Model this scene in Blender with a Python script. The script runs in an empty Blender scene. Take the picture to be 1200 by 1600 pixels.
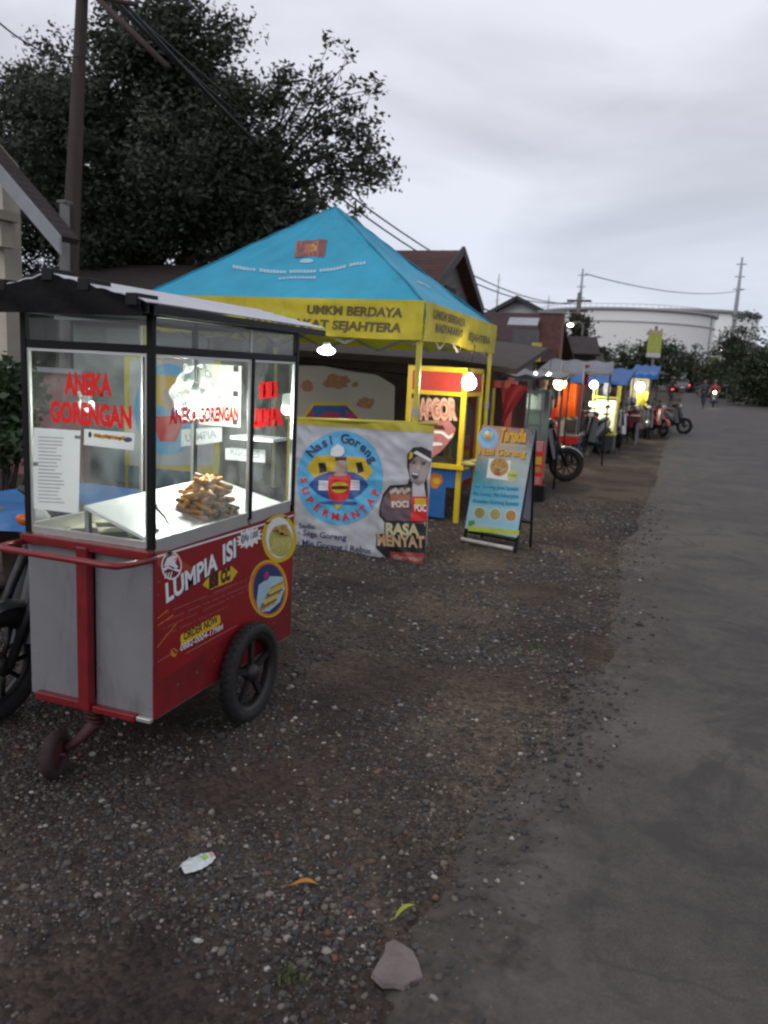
import bpy, math, random
from mathutils.geometry import tessellate_polygon
import numpy as np
from mathutils import Vector, Matrix, noise
random.seed(7); rng = np.random.default_rng(7)
R = math.radians
scn = bpy.context.scene
COL = scn.collection
# ---------------------------------------------------------------- camera
FPX = 1250.0; PITCH = R(10.15); ROLL = R(3.0); YAW = R(-20.0688)
CAM = np.array([0.0, 0.0, 1.7])
_f = np.array([math.sin(YAW)*math.cos(PITCH), math.cos(YAW)*math.cos(PITCH), -math.sin(PITCH)])
_r0 = np.array([math.cos(YAW), -math.sin(YAW), 0.0]); _u0 = np.cross(_r0, _f)
_r = math.cos(ROLL)*_r0 + math.sin(ROLL)*_u0
_u = -math.sin(ROLL)*_r0 + math.cos(ROLL)*_u0
cd = bpy.data.cameras.new('camera'); cam = bpy.data.objects.new('camera', cd); COL.objects.link(cam)
cam.matrix_world = Matrix(((_r[0], _u[0], -_f[0], CAM[0]), (_r[1], _u[1], -_f[1], CAM[1]), (_r[2], _u[2], -_f[2], CAM[2]), (0, 0, 0, 1)))
cd.sensor_fit = 'HORIZONTAL'; cd.sensor_width = 36.0; cd.lens = FPX/1200*36.0
cd.clip_start = 0.05; cd.clip_end = 3000
cd.dof.use_dof = True; cd.dof.focus_distance = 4.2; cd.dof.aperture_fstop = 4.0
scn.camera = cam
# ---------------------------------------------------------------- world: overcast dusk sky
w = bpy.data.worlds.new('World'); scn.world = w; w.use_nodes = True
nt = w.node_tree; nt.nodes.clear()
def N(t, **k):
    n = nt.nodes.new(t)
    for a, b in k.items(): setattr(n, a, b)
    return n
out = N('ShaderNodeOutputWorld'); mixs = N('ShaderNodeMixShader'); b1 = N('ShaderNodeBackground'); b2 = N('ShaderNodeBackground')
sky = N('ShaderNodeTexSky', sky_type='NISHITA'); sky.sun_disc = False; sky.sun_elevation = R(32); sky.sun_rotation = R(200)
tc = N('ShaderNodeTexCoord'); sep = N('ShaderNodeSeparateXYZ'); nt.links.new(tc.outputs['Generated'], sep.inputs[0])
addz = N('ShaderNodeMath', operation='ADD'); addz.inputs[1].default_value = 0.22; nt.links.new(sep.outputs['Z'], addz.inputs[0])
mx = N('ShaderNodeMath', operation='MAXIMUM'); mx.inputs[1].default_value = 0.1; nt.links.new(addz.outputs[0], mx.inputs[0])
dv = N('ShaderNodeVectorMath', operation='DIVIDE'); cmb = N('ShaderNodeCombineXYZ')
for i in range(3): nt.links.new(mx.outputs[0], cmb.inputs[i])
nt.links.new(tc.outputs['Generated'], dv.inputs[0]); nt.links.new(cmb.outputs[0], dv.inputs[1])
n1 = N('ShaderNodeTexNoise'); n1.inputs['Scale'].default_value = 1.15; n1.inputs['Detail'].default_value = 5; n1.inputs['Roughness'].default_value = 0.5; n1.inputs['Distortion'].default_value = 0.5
nt.links.new(dv.outputs[0], n1.inputs['Vector'])
cr = N('ShaderNodeValToRGB'); cr.color_ramp.elements[0].position = 0.34; cr.color_ramp.elements[0].color = (0.40, 0.41, 0.46, 1)
cr.color_ramp.elements[1].position = 0.66; cr.color_ramp.elements[1].color = (0.64, 0.65, 0.72, 1)
nt.links.new(n1.outputs['Fac'], cr.inputs[0])
hz = N('ShaderNodeMapRange'); hz.inputs['From Min'].default_value = 0.0; hz.inputs['From Max'].default_value = 0.28; hz.inputs['To Min'].default_value = 0.85; hz.inputs['To Max'].default_value = 0.0
nt.links.new(sep.outputs['Z'], hz.inputs['Value'])
mc = N('ShaderNodeMix', data_type='RGBA'); nt.links.new(hz.outputs[0], mc.inputs[0]); nt.links.new(cr.outputs[0], mc.inputs[6]); mc.inputs[7].default_value = (0.56, 0.61, 0.71, 1)
nt.links.new(mc.outputs[2], b2.inputs[0]); b2.inputs[1].default_value = 1.0
nt.links.new(sky.outputs[0], b1.inputs[0]); b1.inputs[1].default_value = 0.08
mixs.inputs[0].default_value = 0.95
nt.links.new(b1.outputs[0], mixs.inputs[1]); nt.links.new(b2.outputs[0], mixs.inputs[2]); nt.links.new(mixs.outputs[0], out.inputs[0])
# ---------------------------------------------------------------- sun (behind the cloud)
sd = bpy.data.lights.new('sun', 'SUN'); sd.energy = 0.5; sd.angle = R(40); sd.color = (1, 0.97, 0.93)
so = bpy.data.objects.new('sun', sd); COL.objects.link(so)
so.location = (0, -10, 20)
so.rotation_euler = Vector((-math.sin(R(200))*math.cos(R(32)), -math.cos(R(200))*math.cos(R(32)), -math.sin(R(32)))).to_track_quat('-Z', 'Y').to_euler()
scn.view_settings.view_transform = 'Standard'; scn.view_settings.look = 'None'; scn.view_settings.exposure = 0.42; scn.view_settings.gamma = 1.0
scn.render.engine = 'CYCLES'
scn.cycles.use_denoising = True; scn.cycles.max_bounces = 7; scn.cycles.transparent_max_bounces = 24; scn.cycles.sample_clamp_indirect = 4.0
scn.cycles.filter_width = 2.3; scn.cycles.caustics_reflective = False; scn.cycles.caustics_refractive = False
# ---------------------------------------------------------------- helpers
def W(x, y, Y):
    d = _f + _r*(x-600)/FPX + _u*(800-y)/FPX
    return Vector(CAM + d*(Y/d[1]))
def GZ(y): return 0.012*max(0.0, y-25.0)
MATS = {}
def mat(name, col, rough=0.6, metal=0.0, var=0.18, scale=6.0, bump=0.0, bscale=40.0, emit=0.0, ecol=None, spec=0.5, trans=0.0, col2=None, stretch=None, coat=0.0, grime=0.0, gscale=3.0, gcol=(0.05, 0.042, 0.036)):
    if name in MATS: return MATS[name]
    m = bpy.data.materials.new(name); m.use_nodes = True; t = m.node_tree; b = t.nodes['Principled BSDF']
    co = t.nodes.new('ShaderNodeTexCoord'); src = co.outputs['Object']
    if stretch:
        mp = t.nodes.new('ShaderNodeMapping'); mp.inputs['Scale'].default_value = stretch; t.links.new(src, mp.inputs[0]); src = mp.outputs[0]
    nn = t.nodes.new('ShaderNodeTexNoise'); nn.inputs['Scale'].default_value = scale; nn.inputs['Detail'].default_value = 6; nn.inputs['Roughness'].default_value = 0.62
    t.links.new(src, nn.inputs['Vector'])
    r = t.nodes.new('ShaderNodeValToRGB'); r.color_ramp.elements[0].position = 0.3; r.color_ramp.elements[1].position = 0.7
    c = np.array(col); c2 = np.array(col2) if col2 is not None else np.minimum(c*(1+var*0.7), 0.98)
    r.color_ramp.elements[0].color = (*(c*(1-var)), 1); r.color_ramp.elements[1].color = (*c2, 1)
    t.links.new(nn.outputs['Fac'], r.inputs[0]); t.links.new(r.outputs[0], b.inputs['Base Color'])
    if grime:
        g1 = t.nodes.new('ShaderNodeTexNoise'); g1.inputs['Scale'].default_value = gscale; g1.inputs['Detail'].default_value = 9; g1.inputs['Roughness'].default_value = 0.72; g1.inputs['Distortion'].default_value = 0.8
        gm = t.nodes.new('ShaderNodeMapping'); gm.inputs['Scale'].default_value = (1.6, 1.6, 0.55); t.links.new(co.outputs['Object'], gm.inputs[0]); t.links.new(gm.outputs[0], g1.inputs['Vector'])
        gr = t.nodes.new('ShaderNodeMapRange'); gr.inputs['From Min'].default_value = 0.50; gr.inputs['From Max'].default_value = 0.72; gr.inputs['To Max'].default_value = grime; t.links.new(g1.outputs['Fac'], gr.inputs[0])
        gx = t.nodes.new('ShaderNodeMix'); gx.data_type = 'RGBA'; t.links.new(gr.outputs[0], gx.inputs[0]); t.links.new(r.outputs[0], gx.inputs[6]); gx.inputs[7].default_value = (*gcol, 1); t.links.new(gx.outputs[2], b.inputs['Base Color'])
    b.inputs['Roughness'].default_value = rough; b.inputs['Metallic'].default_value = metal; b.inputs['Specular IOR Level'].default_value = spec
    if coat: b.inputs['Coat Weight'].default_value = coat; b.inputs['Coat Roughness'].default_value = 0.15
    if bump:
        n2 = t.nodes.new('ShaderNodeTexNoise'); n2.inputs['Scale'].default_value = bscale; n2.inputs['Detail'].default_value = 4
        t.links.new(src, n2.inputs['Vector'])
        bp = t.nodes.new('ShaderNodeBump'); bp.inputs['Strength'].default_value = bump; bp.inputs['Distance'].default_value = 0.02
        t.links.new(n2.outputs['Fac'], bp.inputs['Height']); t.links.new(bp.outputs[0], b.inputs['Normal'])
    if emit:
        b.inputs['Emission Color'].default_value = (*(ecol or col), 1); b.inputs['Emission Strength'].default_value = emit
    if trans:
        tr = t.nodes.new('ShaderNodeBsdfTranslucent'); t.links.new(r.outputs[0], tr.inputs[0])
        ms = t.nodes.new('ShaderNodeMixShader'); ms.inputs[0].default_value = trans
        o = t.nodes['Material Output']; t.links.new(b.outputs[0], ms.inputs[1]); t.links.new(tr.outputs[0], ms.inputs[2]); t.links.new(ms.outputs[0], o.inputs[0])
    MATS[name] = m; return m
def glass_mat(name, tint=(0.93, 0.96, 0.94), dirt=0.10, refl=1.0):
    if name in MATS: return MATS[name]
    m = bpy.data.materials.new(name); m.use_nodes = True; t = m.node_tree; t.nodes.clear()
    o = t.nodes.new('ShaderNodeOutputMaterial'); tr = t.nodes.new('ShaderNodeBsdfTransparent'); tr.inputs[0].default_value = (*tint, 1)
    gl = t.nodes.new('ShaderNodeBsdfGlossy'); gl.inputs['Roughness'].default_value = 0.03
    fr = t.nodes.new('ShaderNodeFresnel'); fr.inputs[0].default_value = 1.5
    m1 = t.nodes.new('ShaderNodeMixShader'); fm = t.nodes.new('ShaderNodeMath'); fm.operation = 'MULTIPLY'; fm.inputs[1].default_value = refl; t.links.new(fr.outputs[0], fm.inputs[0]); t.links.new(fm.outputs[0], m1.inputs[0]); t.links.new(tr.outputs[0], m1.inputs[1]); t.links.new(gl.outputs[0], m1.inputs[2])
    df = t.nodes.new('ShaderNodeBsdfDiffuse'); df.inputs[0].default_value = (0.6, 0.62, 0.6, 1)
    tl = t.nodes.new('ShaderNodeBsdfTranslucent'); tl.inputs[0].default_value = (0.6, 0.62, 0.6, 1)
    md = t.nodes.new('ShaderNodeMixShader'); md.inputs[0].default_value = 0.5; t.links.new(df.outputs[0], md.inputs[1]); t.links.new(tl.outputs[0], md.inputs[2])
    co = t.nodes.new('ShaderNodeTexCoord'); n = t.nodes.new('ShaderNodeTexNoise'); n.inputs['Scale'].default_value = 3.5; n.inputs['Detail'].default_value = 7; n.inputs['Distortion'].default_value = 1.4
    t.links.new(co.outputs['Object'], n.inputs['Vector'])
    mr = t.nodes.new('ShaderNodeMapRange'); mr.inputs['From Min'].default_value = 0.42; mr.inputs['From Max'].default_value = 0.75; mr.inputs['To Min'].default_value = dirt*0.25; mr.inputs['To Max'].default_value = dirt*2.2
    t.links.new(n.outputs['Fac'], mr.inputs[0])
    m2 = t.nodes.new('ShaderNodeMixShader'); t.links.new(mr.outputs[0], m2.inputs[0]); t.links.new(m1.outputs[0], m2.inputs[1]); t.links.new(md.outputs[0], m2.inputs[2])
    t.links.new(m2.outputs[0], o.inputs[0]); MATS[name] = m; return m
def emis(name, col, s):
    if name in MATS: return MATS[name]
    m = bpy.data.materials.new(name); m.use_nodes = True; t = m.node_tree; t.nodes.clear()
    o = t.nodes.new('ShaderNodeOutputMaterial'); e = t.nodes.new('ShaderNodeEmission'); e.inputs[0].default_value = (*col, 1); e.inputs[1].default_value = s
    t.links.new(e.outputs[0], o.inputs[0]); MATS[name] = m; return m

def tag(o, label=None, cat=None, group=None, kind=None):
    if label: o['label'] = label
    if cat: o['category'] = cat
    if group: o['group'] = group
    if kind: o['kind'] = kind
    return o
ROOTLOC = {}
def thing(name, label, cat, loc=(0, 0, 0), group=None):
    o = bpy.data.objects.new(name, None); COL.objects.link(o); o.location = loc; o.empty_display_size = 0.1
    ROOTLOC[o.name] = Vector(loc); return tag(o, label, cat, group)
def rootof(o):
    while o.parent: o = o.parent
    return o
def link(name, me, parent):
    o = bpy.data.objects.new(name, me); COL.objects.link(o)
    if parent is not None: o.parent = parent
    return o
class MB:
    """collects shapes (world coordinates of the thing) and links them as one mesh"""
    def __init__(s): s.v = []; s.f = []; s.m = []; s.cur = None; s.mk = []; s.sm = []
    def mat(s, m):
        if m not in s.mk: s.mk.append(m)
        s.cur = s.mk.index(m); return s
    def add(s, vs, fs, smooth=False):
        b = len(s.v); s.v += [tuple(p) for p in vs]
        for f in fs: s.f.append([i+b for i in f]); s.m.append(s.cur or 0); s.sm.append(smooth)
        return s
    def box(s, a, b, rz=0.0, piv=None):
        x0, y0, z0 = a; x1, y1, z1 = b
        vs = [Vector(p) for p in ((x0,y0,z0),(x1,y0,z0),(x1,y1,z0),(x0,y1,z0),(x0,y0,z1),(x1,y0,z1),(x1,y1,z1),(x0,y1,z1))]
        if rz:
            c = Vector(piv) if piv else Vector(((x0+x1)/2, (y0+y1)/2, 0)); M = Matrix.Rotation(rz, 3, 'Z'); c.z = 0
            vs = [M @ (p-c) + c for p in vs]
        return s.add(vs, [(0,3,2,1),(4,5,6,7),(0,1,5,4),(1,2,6,5),(2,3,7,6),(3,0,4,7)])
    def hexa(s, p):   # eight points, bottom four then top four
        return s.add(p, [(0,3,2,1),(4,5,6,7),(0,1,5,4),(1,2,6,5),(2,3,7,6),(3,0,4,7)])
    def bar(s, a, b, w=0.03, h=None, up=(0, 0, 1)):   # square bar between two points
        a = Vector(a); b = Vector(b); d = (b-a).normalized(); h = h or w; u = Vector(up)
        if abs(d.dot(u)) > 0.99: u = Vector((1, 0, 0))
        x = d.cross(u).normalized(); y = x.cross(d)
        vs = []
        for p in (a, b):
            for i, j in ((-1,-1),(1,-1),(1,1),(-1,1)): vs.append(p + x*i*w/2 + y*j*h/2)
        return s.add(vs, [(0,1,2,3),(7,6,5,4),(0,4,5,1),(1,5,6,2),(2,6,7,3),(3,7,4,0)])
    def tube(s, pts, r, n=8, cap=True):
        pts = [Vector(p) for p in pts]; rs = r if isinstance(r, (list, tuple)) else [r]*len(pts)
        vs = []; fs = []; px = None
        for i, p in enumerate(pts):
            d = (pts[min(i+1, len(pts)-1)] - pts[max(i-1, 0)]).normalized()
            if px is None:
                u = Vector((0, 0, 1)) if abs(d.z) < 0.9 else Vector((1, 0, 0)); px = d.cross(u).normalized()
            px = (px - d*px.dot(d)).normalized(); py = d.cross(px)
            for k in range(n):
                a = 2*math.pi*k/n; vs.append(p + (px*math.cos(a) + py*math.sin(a))*rs[i])
        for i in range(len(pts)-1):
            for k in range(n): fs.append((i*n+k, i*n+(k+1) % n, (i+1)*n+(k+1) % n, (i+1)*n+k))
        if cap: fs.append(tuple(range(n-1, -1, -1))); fs.append(tuple((len(pts)-1)*n+k for k in range(n)))
        return s.add(vs, fs, True)
    def lathe(s, c, axis, prof, n=24):   # prof: (along, radius)
        c = Vector(c); ax = Vector(axis).normalized(); u = ax.orthogonal().normalized(); v = ax.cross(u); vs = []; fs = []
        for (h, r) in prof:
            for k in range(n):
                a = 2*math.pi*k/n; vs.append(c + ax*h + (u*math.cos(a)+v*math.sin(a))*r)
        for i in range(len(prof)-1):
            for k in range(n): fs.append((i*n+k, i*n+(k+1) % n, (i+1)*n+(k+1) % n, (i+1)*n+k))
        return s.add(vs, fs, True)
    def torus(s, c, axis, Rr, r, n=32, m=10, flat=1.0):
        c = Vector(c); ax = Vector(axis).normalized(); u = ax.orthogonal().normalized(); v = ax.cross(u); vs = []; fs = []
        for k in range(n):
            a = 2*math.pi*k/n; d = u*math.cos(a)+v*math.sin(a)
            for j in range(m):
                b = 2*math.pi*j/m; vs.append(c + d*(Rr + r*math.cos(b)) + ax*r*flat*math.sin(b))
        for k in range(n):
            for j in range(m): fs.append((k*m+j, ((k+1) % n)*m+j, ((k+1) % n)*m+(j+1) % m, k*m+(j+1) % m))
        return s.add(vs, fs, True)
    def ball(s, c, r, sx=1, sy=1, sz=1, n=14, m=9):
        vs = []; fs = []; c = Vector(c)
        for i in range(m+1):
            t = math.pi*i/m
            for k in range(n):
                a = 2*math.pi*k/n; vs.append(c + Vector((math.sin(t)*math.cos(a)*sx, math.sin(t)*math.sin(a)*sy, math.cos(t)*sz))*r)
        for i in range(m):
            for k in range(n): fs.append((i*n+k, (i+1)*n+k, (i+1)*n+(k+1) % n, i*n+(k+1) % n))
        return s.add(vs, fs, True)
    def loft(s, secs, n=16, e=2.6, axis='Y'):   # secs: (t, cx, cz, halfw, halfh); superellipse rings along Y
        vs = []; fs = []
        for (t, cx, cz, a, b) in secs:
            for k in range(n):
                th = 2*math.pi*k/n; c_, s_ = math.cos(th), math.sin(th)
                x = cx + a*math.copysign(abs(c_)**(2/e), c_); z = cz + b*math.copysign(abs(s_)**(2/e), s_)
                vs.append((x, t, z))
        for i in range(len(secs)-1):
            for k in range(n): fs.append((i*n+k, (i+1)*n+k, (i+1)*n+(k+1) % n, i*n+(k+1) % n))
        fs.append(tuple(range(n))); fs.append(tuple((len(secs)-1)*n+k for k in range(n-1, -1, -1)))
        return s.add(vs, fs, True)
    def sheet(s, fn, nu, nv, th=0.0, smooth=True):   # fn(u,v) -> point, optional thickness along -normal handled by second fn
        vs = [fn(i/nu, j/nv) for j in range(nv+1) for i in range(nu+1)]
        fs = [(j*(nu+1)+i, j*(nu+1)+i+1, (j+1)*(nu+1)+i+1, (j+1)*(nu+1)+i) for j in range(nv) for i in range(nu)]
        return s.add(vs, fs, smooth)
    def build(s, name, m=None, parent=None, bevel=0.0):
        if m is not None and not s.mk: s.mk = [m]
        off = Vector((0, 0, 0))
        if parent is not None: off = ROOTLOC.get(rootof(parent).name, off)
        me = bpy.data.meshes.new(name); me.from_pydata([(p[0]-off[0], p[1]-off[1], p[2]-off[2]) for p in s.v], [], s.f)
        for mm in s.mk: me.materials.append(mm)
        me.polygons.foreach_set('material_index', s.m); me.polygons.foreach_set('use_smooth', s.sm); me.update()
        o = link(name, me, parent)
        if bevel:
            b = o.modifiers.new('b', 'BEVEL'); b.width = bevel; b.segments = 2; b.limit_method = 'ANGLE'; b.angle_limit = R(40)
        return o
def text_geo(st, bold=0.0, spacing=1.0):
    c = bpy.data.curves.new('txt', 'FONT'); c.body = st; c.offset = bold; c.space_character = spacing; c.resolution_u = 3
    o = bpy.data.objects.new('txt', c); me = bpy.data.meshes.new_from_object(o)
    vs = np.array([v.co[:] for v in me.vertices]) if len(me.vertices) else np.zeros((0, 3))
    fs = [tuple(p.vertices) for p in me.polygons]
    bpy.data.objects.remove(o); bpy.data.curves.remove(c); bpy.data.meshes.remove(me)
    return vs, fs
def homog(src, dst):
    A = []; b = []
    for (x, y), (u, v) in zip(src, dst):
        A.append([x, y, 1, 0, 0, 0, -u*x, -u*y]); b.append(u); A.append([0, 0, 0, x, y, 1, -v*x, -v*y]); b.append(v)
    h = np.linalg.solve(np.array(A, float), np.array(b, float)); H = np.append(h, 1).reshape(3, 3)
    def f(x, y):
        q = H @ np.array([x, y, 1.0]); return q[0]/q[2], q[1]/q[2]
    return f
class Panel:
    """flat printed face: draw(u,v) polygons in stacked ink layers 0.6 mm apart; fn maps (u,v,h) to space"""
    def __init__(s, fn, step=0.0007, fine=0.0): s.fine = fine; s.fn = fn; s.mb = MB(); s.step = step; s.T = lambda x, y: (x, y)
    def quad_src(s, src, w, h): s.T = homog(src, [(0, h), (w, h), (w, 0), (0, 0)]); return s
    def poly(s, pts, m, layer, raw=False):
        q = pts if raw else [s.T(*p) for p in pts]
        if s.fine:
            vs = [(float(a), float(b)) for a, b in q]; tris = [tuple(t) for t in tessellate_polygon([[Vector((a, b, 0)) for a, b in vs]])]; done = []; cache = {}
            while tris:
                i, j, k = tris.pop(); L = [((vs[a][0]-vs[b][0])**2+(vs[a][1]-vs[b][1])**2, a, b, c) for a, b, c in ((i, j, k), (j, k, i), (k, i, j))]; l, a, b, c = max(L)
                if l < s.fine**2: done.append((i, j, k)); continue
                e = (min(a, b), max(a, b))
                if e not in cache: cache[e] = len(vs); vs.append(((vs[a][0]+vs[b][0])/2, (vs[a][1]+vs[b][1])/2))
                m_ = cache[e]; tris += [(a, m_, c), (m_, b, c)]
            s.mb.mat(m).add([s.fn(u, v, layer*s.step) for u, v in vs], done); return
        s.mb.mat(m).add([s.fn(u, v, layer*s.step) for u, v in q], [tuple(range(len(q)))])
    def ell(s, c, rx, ry, m, layer, n=40, raw=False, a0=0, a1=2*math.pi, wob=0.0):
        full = abs(a1-a0-2*math.pi) < 1e-6; k = n if full else n+1
        pts = [(c[0]+rx*(1+wob*math.sin(5*t+1)*math.cos(3*t))*math.cos(t), c[1]+ry*(1+wob*math.sin(4*t))*math.sin(t)) for t in [a0+(a1-a0)*i/n for i in range(k)]]
        s.poly(pts, m, layer, raw)
    def text(s, st, p0, p1, h, m, layer, bold=0.02, shear=0.0, raw=False):
        # fit the string between two points (left and right end of its base line); h = cap height in panel units
        layer += 3 if s.fine else 0; a = Vector((p0 if raw else s.T(*p0))); b = Vector((p1 if raw else s.T(*p1))); vs, fs = text_geo(st, bold)
        if len(vs) == 0: return
        x0, x1 = vs[:, 0].min(), vs[:, 0].max(); L = (b-a).length; d = (b-a)/L; n = Vector((-d.y, d.x)); kx = L/(x1-x0); ky = h/0.72
        P = []
        for x, y, _ in vs:
            X = (x-x0)*kx + y*ky*shear; Y = y*ky; q = a + d*X + n*Y; P.append(s.fn(q.x, q.y, layer*s.step))
        s.mb.mat(m).add(P, fs)
    def arc(s, st, c, r, a0, a1, h, m, layer, bold=0.02, inward=False, asp=1.0):
        # letters round a circle; c, r in panel units; angles in degrees
        n = len(st); layer += 3 if s.fine else 0
        for i, ch in enumerate(st):
            if ch == ' ': continue
            t = R(a0 + (a1-a0)*(i/(n-1))); vs, fs = text_geo(ch, bold)
            x0, x1 = vs[:, 0].min(), vs[:, 0].max(); k = h/0.72
            o = Vector((c[0]+r*math.cos(t), c[1]+r*math.sin(t))); up = Vector((math.cos(t), math.sin(t)))
            if inward: up = -up
            rt = Vector((up.y, -up.x)); P = []
            for x, y, _ in vs:
                q = o + rt*(x-(x0+x1)/2)*k*asp + up*(y*k); P.append(s.fn(q.x, q.y, layer*s.step))
            s.mb.mat(m).add(P, fs)
    def build(s, name, parent): return s.mb.build(name, None, parent)
def flat_fn(O, U, V, Nn=None, warp=None):
    O = Vector(O); U = Vector(U).normalized(); V = Vector(V).normalized(); Nn = Vector(Nn) if Nn is not None else U.cross(V).normalized()
    def f(u, v, h):
        d = warp(u, v) if warp else 0.0
        return O + U*u + V*v + Nn*(h+d)
    return f
def leaf_mesh(name, pts, size, m, parent, flat=0.0, elong=1.8):
    """many leaf-sized faces, one mesh; pts world coordinates"""
    pts = np.asarray(pts, float); n = len(pts); off = np.array(ROOTLOC.get(rootof(parent).name, Vector((0, 0, 0))) if parent else (0, 0, 0))
    a = rng.normal(size=(n, 3)); a[:, 2] *= 0.6; a /= np.linalg.norm(a, axis=1)[:, None]
    b = rng.normal(size=(n, 3)); b -= a*(a*b).sum(1)[:, None]; b /= np.linalg.norm(b, axis=1)[:, None]
    s_ = size*rng.uniform(0.6, 1.3, size=(n, 1)); c = pts-off
    V = np.stack([c-a*s_*elong*0.5, c+b*s_*0.42, c+a*s_*elong*0.5, c-b*s_*0.42], 1).reshape(-1, 3)
    me = bpy.data.meshes.new(name); me.vertices.add(4*n); me.vertices.foreach_set('co', V.ravel())
    me.loops.add(4*n); me.loops.foreach_set('vertex_index', np.arange(4*n, dtype=np.int32)); me.polygons.add(n)
    me.polygons.foreach_set('loop_start', np.arange(0, 4*n, 4, dtype=np.int32)); me.update(calc_edges=True); me.materials.append(m)
    return link(name, me, parent)
def skin(name, verts, edges, m, parent, sub=2):
    """verts: list of (x,y,z,r)"""
    off = ROOTLOC.get(rootof(parent).name, Vector((0, 0, 0)))
    me = bpy.data.meshes.new(name); me.from_pydata([(v[0]-off[0], v[1]-off[1], v[2]-off[2]) for v in verts], edges, [])
    me.materials.append(m); o = link(name, me, parent)
    sk = o.modifiers.new('s', 'SKIN'); sk.use_smooth_shade = True
    for i, v in enumerate(verts):
        r = v[3] if not isinstance(v[3], tuple) else v[3]
        me.skin_vertices[0].data[i].radius = (r, r) if not isinstance(r, tuple) else r
        me.skin_vertices[0].data[i].use_root = (i == 0)
    ss = o.modifiers.new('ss', 'SUBSURF'); ss.levels = sub; ss.render_levels = sub
    return o
# ================================================================ ground, road
EDGE = [(0.5,-0.62),(1.75,-0.60),(2.5,-0.64),(3.0,-0.60),(3.4,-0.50),(3.95,-0.44),(4.5,-0.49),(4.75,-0.30),(5.2,-0.30),(5.95,-0.35),(7.2,-0.41),(8.4,-0.52),(8.9,-0.50),(9.4,-0.40),(11,-0.42),(14,-0.36),(22.6,-0.45),(33,-0.35),(60,-0.4),(1500,-0.4)]
def edge_x(y):
    for (a, xa), (b, xb) in zip(EDGE, EDGE[1:]):
        if a <= y <= b:
            v = xa + (xb-xa)*(y-a)/(b-a); break
    else: v = -0.6
    k = 1.0 if y < 40 else 0.3
    return v + k*(0.07*noise.noise(Vector((y*1.9, 3.1, 0))) + 0.035*noise.noise(Vector((y*7.1, 1.7, 2))) + 0.018*noise.noise(Vector((y*23, 5.7, 2))))
def ground_mat():
    m = bpy.data.materials.new('verge_ground'); m.use_nodes = True; t = m.node_tree; b = t.nodes['Principled BSDF']; L = t.links.new
    co = t.nodes.new('ShaderNodeTexCoord'); P = co.outputs['Object']
    def noi(sc, det=6, ro=0.6, dist=0.0):
        n = t.nodes.new('ShaderNodeTexNoise'); n.inputs['Scale'].default_value = sc; n.inputs['Detail'].default_value = det; n.inputs['Roughness'].default_value = ro; n.inputs['Distortion'].default_value = dist; L(P, n.inputs['Vector']); return n.outputs['Fac']
    def ramp(f, p0, c0, p1, c1):
        r = t.nodes.new('ShaderNodeValToRGB'); r.color_ramp.elements[0].position = p0; r.color_ramp.elements[0].color = (*c0, 1); r.color_ramp.elements[1].position = p1; r.color_ramp.elements[1].color = (*c1, 1); L(f, r.inputs[0]); return r.outputs[0]
    def mixc(f, a, b_):
        x = t.nodes.new('ShaderNodeMix'); x.data_type = 'RGBA'; L(f, x.inputs[0]); L(a, x.inputs[6]); L(b_, x.inputs[7]); return x.outputs[2]
    base = ramp(noi(0.9, 8, 0.65, 0.4), 0.33, (0.027, 0.019, 0.016), 0.68, (0.088, 0.066, 0.052))
    sand = ramp(noi(14, 8, 0.7), 0.3, (0.070, 0.053, 0.040), 0.75, (0.175, 0.140, 0.108))
    msk = ramp(noi(0.55, 5, 0.6, 0.6), 0.47, (0, 0, 0), 0.58, (0.85, 0.85, 0.85))
    c = mixc(msk, base, sand)
    peb = t.nodes.new('ShaderNodeTexVoronoi'); peb.inputs['Scale'].default_value = 55; L(P, peb.inputs['Vector'])
    pc = t.nodes.new('ShaderNodeSeparateColor'); L(peb.outputs['Color'], pc.inputs[0])
    pr = ramp(pc.outputs[0], 0.0, (0.45, 0.45, 0.45), 1.0, (1.65, 1.6, 1.55))
    mu = t.nodes.new('ShaderNodeMix'); mu.data_type = 'RGBA'; mu.blend_type = 'MULTIPLY'; mu.inputs[0].default_value = 0.8; L(c, mu.inputs[6]); L(pr, mu.inputs[7])
    L(mu.outputs[2], b.inputs['Base Color']); b.inputs['Roughness'].default_value = 0.9; b.inputs['Specular IOR Level'].default_value = 0.25
    bp = t.nodes.new('ShaderNodeBump'); bp.inputs['Strength'].default_value = 1.0; bp.inputs['Distance'].default_value = 0.018; bp.invert = True
    L(peb.outputs['Distance'], bp.inputs['Height'])
    b2_ = t.nodes.new('ShaderNodeBump'); b2_.inputs['Strength'].default_value = 0.7; b2_.inputs['Distance'].default_value = 0.02; L(noi(22, 6, 0.7), b2_.inputs['Height']); L(bp.outputs[0], b2_.inputs['Normal'])
    L(b2_.outputs[0], b.inputs['Normal']); return m
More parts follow.
